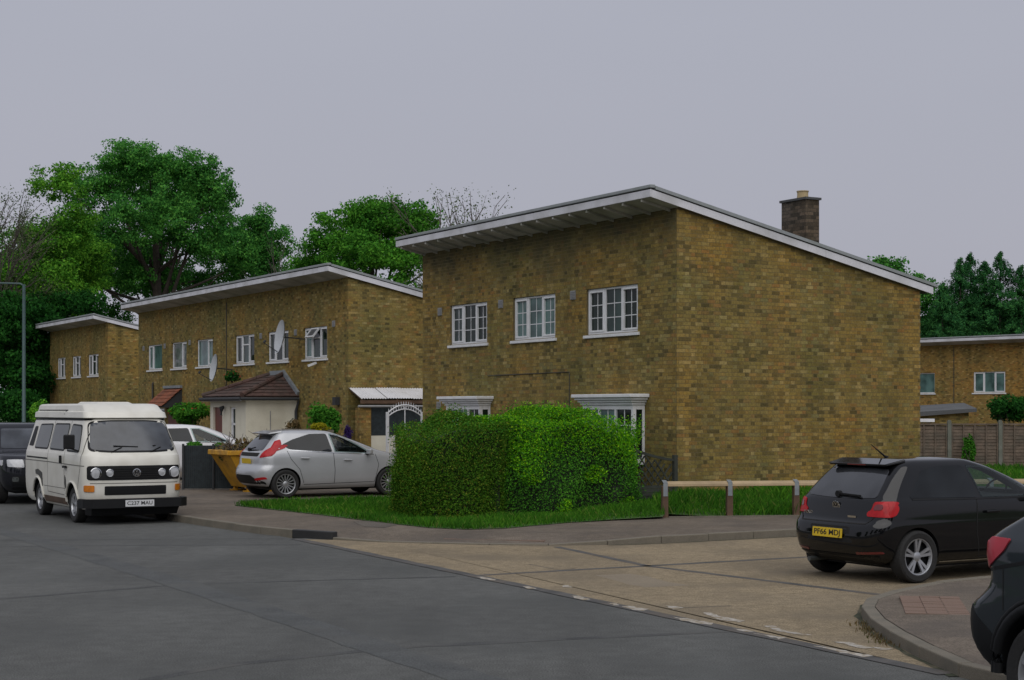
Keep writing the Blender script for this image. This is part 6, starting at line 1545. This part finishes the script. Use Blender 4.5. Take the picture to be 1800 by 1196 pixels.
def L(px, py, D, rpx, rpy, ry=None):
    p = PD(px, py, D); s = D / FPX; return (p.x, p.y, p.z, rpx * s, (ry if ry else rpx * s * .9), rpy * s)
def gb(px, D): p = PD(px, 0, D); return (p.x, p.y, 0.0)
TG = 'trees behind the houses'
tree('oak_tree', 'largest spreading oak tree with dense green crown behind the joined houses', gb(290, 100),
     [L(230, 285, 100, 62, 50), L(330, 300, 100, 68, 50), L(165, 325, 100, 60, 52), L(380, 345, 100, 50, 62), L(270, 380, 98, 90, 55), L(160, 420, 100, 70, 60), L(350, 430, 100, 70, 48), L(255, 480, 103, 80, 45), L(420, 450, 106, 48, 55), L(130, 500, 102, 60, 50), L(270, 345, 104, 100, 60), L(220, 420, 106, 110, 60), L(200, 490, 108, 110, 50), L(330, 490, 108, 100, 40), L(180, 560, 108, 60, 40), L(330, 350, 106, 90, 60), L(250, 300, 106, 90, 45), L(400, 420, 108, 60, 60)], 'oak', .17, 150, TG, .6, 11, 22)
tree('ash_tree', 'yellowish green tree at the far left, in front of the big oak', gb(60, 90),
     [L(105, 320, 90, 52, 48), L(70, 420, 90, 50, 45), L(130, 410, 90, 55, 60), L(40, 490, 90, 60, 60), L(110, 510, 88, 60, 55), L(90, 455, 94, 80, 80), L(-20, 520, 92, 50, 60), L(10, 455, 93, 60, 50), L(0, 530, 93, 70, 60), L(150, 470, 94, 60, 70)], 'lime', .17, 160, TG, .4, 12, 8)
tree('evergreen_tree', 'dark low tree filling the left edge behind the lamp post', gb(20, 82),
     [L(15, 560, 82, 70, 60), L(65, 590, 82, 42, 60), L(-20, 640, 80, 60, 60), L(50, 670, 80, 45, 55), L(90, 540, 84, 40, 40), L(150, 535, 84, 40, 26), L(85, 640, 86, 34, 60), L(60, 700, 84, 50, 40), L(20, 610, 84, 70, 70), L(40, 640, 88, 80, 70), L(100, 560, 90, 50, 50), L(0, 560, 90, 70, 70), L(60, 710, 86, 70, 40)], 'dark', .18, 190, TG, .4, 13, 6)
tree('oak_tree', 'smaller oak standing at the right shoulder of the largest oak', gb(450, 108),
     [L(455, 400, 108, 36, 40), L(430, 460, 108, 45, 40), L(478, 450, 108, 34, 42), L(500, 490, 110, 40, 30), L(460, 430, 110, 55, 60), L(525, 500, 112, 40, 40)], 'oak', .17, 170, TG, .3, 14, 6)
tree('maple_tree', 'rounded green maple between the porch house roof and the near roof', gb(650, 86),
     [L(610, 395, 86, 62, 40), L(685, 390, 86, 65, 44), L(735, 390, 86, 46, 40), L(560, 430, 86, 48, 40), L(640, 450, 84, 90, 45), L(725, 455, 84, 58, 45), L(660, 375, 86, 70, 34), L(540, 470, 88, 45, 30), L(700, 520, 84, 70, 40), L(770, 430, 86, 18, 26), L(640, 420, 88, 100, 70), L(720, 430, 88, 60, 60), L(570, 480, 88, 60, 50)], 'maple', .17, 155, TG, .45, 15, 14)
tree('broadleaf_tree', 'bright green broadleaf crown showing above the low end of the near roof', gb(1560, 100),
     [L(1545, 470, 100, 34, 26), L(1577, 468, 100, 22, 24), L(1520, 480, 100, 26, 22), L(1605, 490, 100, 22, 20), L(1632, 500, 100, 18, 18), L(1570, 510, 100, 60, 25), L(1630, 530, 98, 26, 28)], 'oak', .18, 130, TG, .3, 16, 5)
tree('broadleaf_tree', 'dark tree beyond the left edge of the picture, next to the lamp post', gb(-150, 84), [L(-150, 480, 84, 90, 80), L(-110, 600, 84, 90, 80), L(-190, 620, 84, 80, 80)], 'dark', .24, 120, TG, .4, 18, 6)
tree('broadleaf_tree', 'dark tree farthest beyond the left edge of the picture', gb(-330, 88), [L(-330, 470, 88, 100, 90), L(-290, 600, 88, 100, 90), L(-390, 610, 88, 90, 80)], 'oak', .26, 110, TG, .4, 19, 6)
tree('broadleaf_tree', 'dark tree beyond the right edge of the picture behind the ochre house', gb(2000, 96), [L(1960, 520, 96, 90, 80), L(2060, 540, 96, 90, 80), L(2160, 560, 96, 80, 70)], 'dark', .26, 110, TG, .4, 20, 6)
def conifer(px, ytop, D, wpx, label, seed):
    rng = np.random.default_rng(seed); b = gb(px, D); z1 = EYE - (ytop - HOR) / FPX * D; T = empty('conifer_tree', b); tag(T, label, 'conifer', 'conifers behind the right-hand house')
    w_ = wpx * D / FPX; P = []; Nn = []
    n = 260
    for i in range(n):
        f = (i / n) ** 0.85; z = 1.0 + (z1 - 1.0) * f; rad = w_ * min(1.0, 1.15 * (1 - f) ** 0.72) * rng.uniform(.55, 1.2) + .04; a = rng.uniform(0, 2 * math.pi)
        m = int(30 + 190 * (1 - f) ** .8); t = rng.random((m, 1)) ** .6; d = np.array([math.cos(a), math.sin(a), 0])
        p = d * rad * t; p[:, 2] += z + .10 * rad * t[:, 0] - .30 * rad * np.maximum(t[:, 0] - .6, 0) + rng.normal(0, .09, m); p[:, :2] += rng.normal(0, .14 * (1 - f) + .02, (m, 2)); P.append(p); Nn.append(np.tile(d + [0, 0, .5], (m, 1)))
    P = np.concatenate(P); V, F = cards(P, .15, np.concatenate(Nn), .8, .1, .34, rng); np_mesh('crown', V, F, LM['conifer'], T)
    m_ = MB(); m_.tube([(0, 0, 0), (0, 0, z1 * .6), (0, 0, z1 + .15)], [.18, .09, .008], 6); m_.build('trunk', MT['bark'], T)
for k, (px, y, D, wp, lb) in enumerate(((1657, 500, 92, 72, 'shortest conifer, leftmost of the row behind the right-hand house'), (1688, 456, 95, 92, 'slim conifer second from the left in the row on the right'), (1706, 448, 97, 96, 'tall slim conifer third from the left in the row on the right'),
                                       (1730, 462, 95, 96, 'conifer in a dip of the row, just left of the tallest spire on the right'), (1758, 446, 94, 116, 'tallest dark conifer in the row on the right'), (1795, 470, 94, 110, 'conifer cut by the right edge of the frame'))):
    conifer(px, y, D, wp, lb, 40 + k)
tree('laurel_hedge', 'dense dark evergreen hedge under the conifers behind the right-hand house', gb(1700, 98), [L(1640, 565, 98, 34, 42), L(1690, 570, 98, 36, 40), L(1740, 565, 98, 40, 42), L(1790, 560, 98, 38, 50), L(1610, 590, 100, 36, 40), L(1840, 560, 98, 40, 50)], 'dark', .2, 150, None, .2, 17, 4, 'hedge')

# sparse, half-bare trees: branching twigs with few leaves
def twiggy(name, label, base, height, spread, mat_, nleaf, seed, r0=.12, leaf=.2, zstart=.35):
    rng = np.random.default_rng(seed); T = empty(name, base); tag(T, label, 'tree', 'half-bare trees'); mb = MB(); tips = []
    def grow(p, d, l, r, lev):
        q = p + d * l; m = p.lerp(q, .5) + Vector(rng.normal(0, l * .04, 3)); mb.tube([p, m, q], [r, r * .85, r * .65], 5, False); tips.append(q)
        if lev == 0: return
        for _ in range(3 if lev > 1 else 4):
            nd = (d + Vector(rng.normal(0, .42 * spread, 3))).normalized(); nd.z = abs(nd.z) * .8 + .25; grow(p.lerp(q, rng.uniform(.45, 1.0)), nd.normalized(), l * rng.uniform(.55, .85), r * .66, lev - 1)
        grow(q, (d + Vector(rng.normal(0, .15, 3))).normalized(), l * .75, r * .65, lev - 1)
    grow(Vector((0, 0, 0)), Vector((0, 0, 1)), height * zstart, r0, 4); mb.build('trunk', MT['twig'], T)
    tp = np.array([tuple(t) for t in tips]); tp = tp[tp[:, 2] > height * .35]; C = tp[rng.integers(0, len(tp), nleaf)] + rng.normal(0, .25, (nleaf, 3)); V, F = cards(C, leaf, rng=rng); np_mesh('crown', V, F, LM[mat_], T)
twiggy('birch_tree', 'thin half-bare tree with sparse dark leaves above the middle of the near roof', gb(850, 78), 11.6, 1.0, 'sparse', 5200, 60, .10, .10, .36)
twiggy('birch_tree', 'low sparse tree just showing over the near roof, right of the thin half-bare tree', gb(920, 80), 10.0, 1.35, 'sparse', 5200, 64, .09, .10, .34)
twiggy('ash_tree', 'half-bare ash with pale twigs at the top left corner of the trees', gb(22, 86), 14.8, 1.15, 'sparse', 9000, 62, .11, .11, .34)
twiggy('dead_tree', 'leafless twigs rising between the two oaks and the maple', gb(515, 104), 12.6, .8, 'sparse', 100, 63, .07, .12, .36)

# garden shrubs
SG = 'garden shrubs'
def shrub(name, label, px, py, D, rpx, rpy, mat_, n, leaf, seed, ry=None, extra=(), cat='shrub', z0=.12, group=SG):
    rng = np.random.default_rng(seed); c = PD(px, py, D); s = D / FPX; T = empty(name, (c.x, c.y, z0)); tag(T, label, cat, group); r = (rpx * s, ry or rpx * s, rpy * s)
    P = []; Nn = []
    for k in range(14):
        d = rng.normal(size=3); d /= np.linalg.norm(d); cc = np.array([0, 0, c.z - z0]) + d * np.array(r) * .55; p, q = lobe_points(cc, np.array(r) * rng.uniform(.35, .6), n // 14, rng, .3); P.append(p); Nn.append(q)
    P = np.concatenate(P); P[:, 2] = np.maximum(P[:, 2], .01); V, F = cards(P, leaf, np.concatenate(Nn), rng=rng); np_mesh('foliage', V, F, LM[mat_], T)
    m_ = MB()
    for k in range(6): m_.tube([(0, 0, -.05), (rng.uniform(-.3, .3) * r[0], rng.uniform(-.2, .2), (c.z - z0) * .5), (rng.uniform(-.7, .7) * r[0], rng.uniform(-.3, .3), c.z - z0)], [.03, .02, .008], 5)
    m_.build('stem', MT['bark'], T)
    for (m2, n2, l2, zz) in extra:
        d = rng.normal(size=(n2, 3)); d /= np.linalg.norm(d, axis=1, keepdims=True); d[:, 2] = abs(d[:, 2]); p = np.array([0, 0, c.z - z0]) + d * np.array(r) * zz; V, F = cards(p, l2, d, rng=rng); np_mesh('blossom', V, F, LM[m2], T)
shrub('bush', 'rounded dark green bush against the wall right of the cream porch', 570, 742, 46.5, 36, 38, 'maple', 5200, .09, 71)
shrub('bush', 'small bright yellow bush on the garden wall behind the silver car', 562, 752, 43.9, 18, 9, 'yellow', 900, .07, 72, z0=1.3)
shrub('lavender_bush', 'purple flowering bush beside the brick pier', 611, 765, 45.2, 9, 20, 'purple', 900, .06, 73)
shrub('bush', 'wispy green and brown plant at the right foot of the cream porch', 515, 752, 46.0, 14, 16, 'dry', 500, .09, 74)
shrub('bush', 'tall leafy shrub behind the netted fence next to the camper van', 342, 792, 40.2, 20, 16, 'maple', 2000, .08, 75, .5)
shrub('bush', 'lime green bush beside the skip', 390, 787, 40.0, 15, 11, 'lime', 1200, .07, 76)
shrub('bush', 'flowering shrub with red blossom in front of the door canopy house', 335, 728, 55.0, 42, 20, 'maple', 3600, .12, 77, extra=(('red', 16, .10, .9), ('yellow', 10, .08, .9)))
shrub('climbing_rose', 'red climbing rose above the left edge of the porch roof', 408, 662, 52.4, 14, 10, 'dark', 500, .10, 78, extra=(('red', 16, .09, 1.0),), z0=2.98)
shrub('bush', 'dark green bush over the fence at the right edge', 1775, 720, 52, 42, 26, 'dark', 3400, .11, 79)
shrub('bush', 'young green climber growing up the lap fence', 1702, 790, 46.6, 13, 34, 'maple', 1500, .08, 80, .12, z0=.1)
shrub('bush', 'pale green bush at the foot of the lamp post behind the off-road car', 70, 728, 58, 20, 24, 'lime', 2200, .12, 81)
shrub('bush', 'dark bushes left of the farthest house', 20, 715, 66, 60, 32, 'dark', 3600, .16, 82)
# garden waste heaped in the skip
rng = np.random.default_rng(90)
WST = empty('garden_waste', SK.location + Vector((0, 0, .88)), ROT); tag(WST, 'heap of cut branches and leaves in the yellow skip', 'garden waste')
P = rng.normal(size=(1800, 3)) * np.array([.40, .26, .10]) + np.array([0, 0, .06]); P[:, 0] = np.clip(P[:, 0], -.95, .95); P[:, 1] = np.clip(P[:, 1], -.6, .6); P[:, 2] = np.maximum(P[:, 2], -.15)
V, F = cards(P, .13, None, rng=rng); np_mesh('cut_leaves', V, F, LM['dry'], WST)
m_ = MB()
for k in range(46):
    a = Vector((rng.uniform(-.8, .8), rng.uniform(-.5, .5), 0)); d = Vector((rng.normal(0, .5), rng.normal(0, .3), rng.uniform(.15, .6))); m_.tube([a, a + d * .5, a + d], [.014, .011, .004], 5)
bw = m_.build('cut_branches', MT['twig'], WST); bw['kind'] = 'stuff'

# clipped hedges in front of the near house
HC = C1 - D2 * 5.58 - D1 * 0.15
def hedge(name, label, u0, u1, v0, v1, hf, mats, n, leaf, seed, bulge=.12, round_=.45, z0=.12, p_=2.8, q_=3.0):
    """block of foliage in the street frame: u along D2, v along D1; hf(u) = height"""
    rng = np.random.default_rng(seed); T = empty(name, (HC.x, HC.y, z0), ROT); tag(T, label, 'hedge', 'clipped front garden hedges')
    uc, vc, a, b = (u0 + u1) / 2, (v0 + v1) / 2, (u1 - u0) / 2, (v1 - v0) / 2
    def shape(k, rng, dep=.16):
        d = rng.normal(size=(k, 3)) * np.array([1.4, 1, 1.2]); d[:, 2] = np.abs(d[:, 2]) * np.where(rng.random(k) < .93, 1, -.2)
        p = p_; nn = (np.abs(d) ** p).sum(1) ** (1 / p); s = d / nn[:, None]
        u = uc + s[:, 0] * a; v = vc + s[:, 1] * b; H_ = hf(u); z = .06 + np.clip(s[:, 2], 0, 1) * H_
        low = rng.random(k) < .62; z = np.where(low, rng.random(k) ** .9 * H_ * .96, z)
        hs = np.abs(s[:, :2]).max(1, keepdims=True); side = s[:, :2] / hs
        q = q_; sn = (np.abs(d[:, :2]) ** q).sum(1) ** (1 / q); sd = d[:, :2] / sn[:, None]
        u = np.where(low, uc + sd[:, 0] * a, u); v = np.where(low, vc + sd[:, 1] * b, v)
        nrm = np.stack([np.where(low, sd[:, 0] / a, s[:, 0] / a), np.where(low, sd[:, 1] / b, s[:, 1] / b), np.where(low, .15, s[:, 2])], 1); nrm /= np.linalg.norm(nrm, axis=1, keepdims=True)
        f = bulge * (np.sin(u * 3.1 + v * 2.3 + z * 1.7) + np.sin(u * 5.7 - z * 4.1 + seed) * .6 + np.sin(v * 6.1 + z * 3.3) * .5) * .6
        g = f - rng.random(k) ** 2 * dep + rng.random(k) ** 8 * .16
        return np.stack([u, v, z], 1) + nrm * g[:, None], nrm
    for (mn, frac, sel) in mats:
        P, Nn = shape(int(n * frac), rng); k = sel(P); P, Nn = P[k], Nn[k]; P[:, 2] = np.maximum(P[:, 2], .02)
        V, F = cards(P, leaf, Nn * .8, .75, .15, .55, rng); np_mesh('foliage', V, F, LM[mn], T)
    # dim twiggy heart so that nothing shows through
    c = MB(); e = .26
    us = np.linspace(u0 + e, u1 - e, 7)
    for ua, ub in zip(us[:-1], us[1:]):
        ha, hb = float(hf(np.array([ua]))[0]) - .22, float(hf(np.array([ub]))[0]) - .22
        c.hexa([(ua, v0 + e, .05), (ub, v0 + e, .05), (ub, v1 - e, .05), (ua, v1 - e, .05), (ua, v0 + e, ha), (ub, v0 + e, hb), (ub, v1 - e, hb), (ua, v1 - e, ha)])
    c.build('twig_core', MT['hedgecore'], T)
hA = lambda u: 1.78 - .42 * np.clip((.75 - u) / .85, 0, 1) ** 1.8
hB = lambda u: 1.84 + .05 * np.sin(u * 4) - .50 * np.clip((u - 3.4) / 1.5, 0, 1) ** 1.3
allp = lambda P: np.ones(len(P), bool)
topA = lambda P: P[:, 2] > 1.45 + RNG.normal(0, .12, len(P))
top_ = lambda P: (P[:, 2] > 1.12 + .35 * np.sin(P[:, 0] * 2.1 + 1) * .5 + RNG.normal(0, .18, len(P))) | (np.sin(P[:, 0] * 4.3 + 2) * np.sin(P[:, 2] * 5.1 + 1) > .62)  # paler leaves high up stand in for sky light; lower patches are yellow-green
hedge('clipped_hedge', 'dark rounded end of the hedge with fine brownish green leaves', -.10, 1.75, -.35, 1.6, hA, [('hedged', 1.0, allp), ('maple', .35, topA)], 80000, .036, 5, bulge=.10, p_=2.3, q_=2.6)
hedge('clipped_hedge', 'bright privet hedge below the bay windows, sky light coloured into its lime top leaves', 1.45, 4.85, -.15, 1.75, hB, [('maple', .75, allp), ('hedgel', 1.5, top_)], 76000, .040, 6, bulge=.19)

# grass verge with long blades
def poly_in(pts, x, y):
    c = np.zeros(len(x), bool); n = len(pts)
    for i in range(n):
        (xa, ya), (xb, yb) = pts[i], pts[i - 1]
        c ^= ((ya > y) != (yb > y)) & (x < (xb - xa) * (y - ya) / (yb - ya + 1e-12) + xa)
    return c
fe = [G(px, py, .12) for px, py in ((412, 889), (450, 893), (560, 905), (640, 915), (700, 922), (755, 928), (820, 931), (890, 929), (930, 925), (1000, 919), (1080, 915), (1165, 912))]
front_e = [(p.x, p.y) for p in fe] + [(2.74, 28.93), (13.2, 30.57)]
bk1 = G(500, 881, .12); bk2 = G(672, 879, .12)
verge = front_e + [(30, 34), (30, 46.8), (8.5, 46.8), (8.9, 35.2), (C1.x + .02, C1.y - .02), (C1.x - 1.4, C1.y + 2.6), (-2.2, 33.8), (bk2.x, bk2.y), (bk1.x, bk1.y)]
def vz(x, y):
    a = (x - C1.x) * D1.x + (y - C1.y) * D1.y; t = np.clip((a + 2.6) / 2.4, 0, 1); t = t * t * (3 - 2 * t)
    r = np.clip((x - 1.2) / 1.5, 0, 1)
    return .124 + .20 * t * r + .02 * np.sin(x * 2.1) * np.sin(y * 1.7) * r
O = [Vector((p[0], p[1])) for p in verge]; Q = []
for a, b in zip(O, O[1:] + O[:1]):
    n = max(1, int((b - a).length / .6)); Q += [a.lerp(b, k / n) for k in range(n)]
gx, gy = np.meshgrid(np.arange(-6, 30, .6), np.arange(25.5, 47, .6)); gx, gy = gx.ravel() + .07, gy.ravel() + .03
ins = poly_in(verge, gx, gy); pin = [Vector((x, y)) for x, y in zip(gx[ins], gy[ins])]
vs_, es_, fs_, *_ = delaunay_2d_cdt(Q + pin, [(i, (i + 1) % len(Q)) for i in range(len(Q))], [], 1, 1e-5)
me = bpy.data.meshes.new('grass_verge'); Vv = []
for v in vs_: Vv.append((v.x, v.y, float(vz(np.array([v.x]), np.array([v.y]))[0])))
Ff = []
for f in fs_:
    a, b, c = [Vector(Vv[i]) for i in f[:3]]; Ff.append(tuple(f) if (b - a).cross(c - a).z > 0 else tuple(f)[::-1])
me.from_pydata(Vv, [], Ff); me.materials.append(MT['soil']); VG = bpy.data.objects.new('grass_verge', me); COL.objects.link(VG); struct(VG)
def blades(name, x, y, z, h, wd, mat_, label, rng):
    n = len(x); a = rng.uniform(0, 2 * math.pi, n); ln = rng.normal(0, .35, (n, 2)) * h[:, None]
    dx, dy = np.cos(a) * wd, np.sin(a) * wd
    V = np.stack([np.stack([x - dx, y - dy, z - .01], 1), np.stack([x + dx, y + dy, z - .01], 1), np.stack([x + dx * .55 + ln[:, 0] * .4, y + dy * .55 + ln[:, 1] * .4, z + h * .6], 1), np.stack([x + ln[:, 0], y + ln[:, 1], z + h], 1)], 1).reshape(-1, 3)
    o = np_mesh(name, V, np.arange(4 * n).reshape(-1, 4), mat_); tag(o, label, 'grass', None, 'stuff'); return o
rng = np.random.default_rng(21)
N1 = 150000; x = rng.uniform(-6, 13.5, N1); y = rng.uniform(26, 37, N1); k = poly_in(verge, x, y); x, y = x[k], y[k]
tall = np.where(x > 2.7, .17, .10) * (1 + .4 * np.sin(x * 1.9 + 1) * np.sin(y * 2.3)); h = tall * rng.uniform(.5, 1.3, len(x))
blades('grass', x, y, vz(x, y), h, .008, LM['grass'], 'long uncut green grass on the verge round the hedge and behind the rail', rng)
N2 = 26000; x = rng.uniform(8.5, 24, N2); y = rng.uniform(36, 47, N2); k = poly_in(verge, x, y); x, y = x[k], y[k]
blades('grass', x, y, vz(x, y), rng.uniform(.08, .22, len(x)), .016, LM['grass'], 'rough grass between the gable and the lap fence', rng)
# tufts of weed where the kerb meets the road
wx = np.concatenate([rng.normal(p.x, .05, 60) for p in (G(1530, 1110), G(1545, 1122), G(1560, 1132), G(1525, 1100))]); wy = np.concatenate([rng.normal(p.y, .10, 60) for p in (G(1530, 1110), G(1545, 1122), G(1560, 1132), G(1525, 1100))])
wo = blades('weeds', wx - .04, wy, np.full(len(wx), .006), rng.uniform(.015, .05, len(wx)), .006, LM['dry'], 'dry weeds along the foot of the near kerb', rng)

# unseen trees added on the camera's side, for dark reflections in glass and paint
for k, (x, y) in enumerate(((-24, -10), (-13, -17), (-1, -21), (12, -22), (24, -16), (-36, 3), (-44, 22), (-50, 44))):
    rr = 3.4 + (k % 3) * .5
    tree('reflection_tree', 'leafy tree added out of view across the road, for glass and paint to mirror', (x, y, 0),
         [(x, y, 5.5, rr + 1.6, rr, 2.6), (x + 1, y, 8.0, rr, rr, 2.4), (x - 1.5, y + 1, 3.2, rr + 1.2, rr, 2.2)], 'dark', .55, 55, 'added trees for reflections', .35, 200 + k, 6, sub_r=1.4)
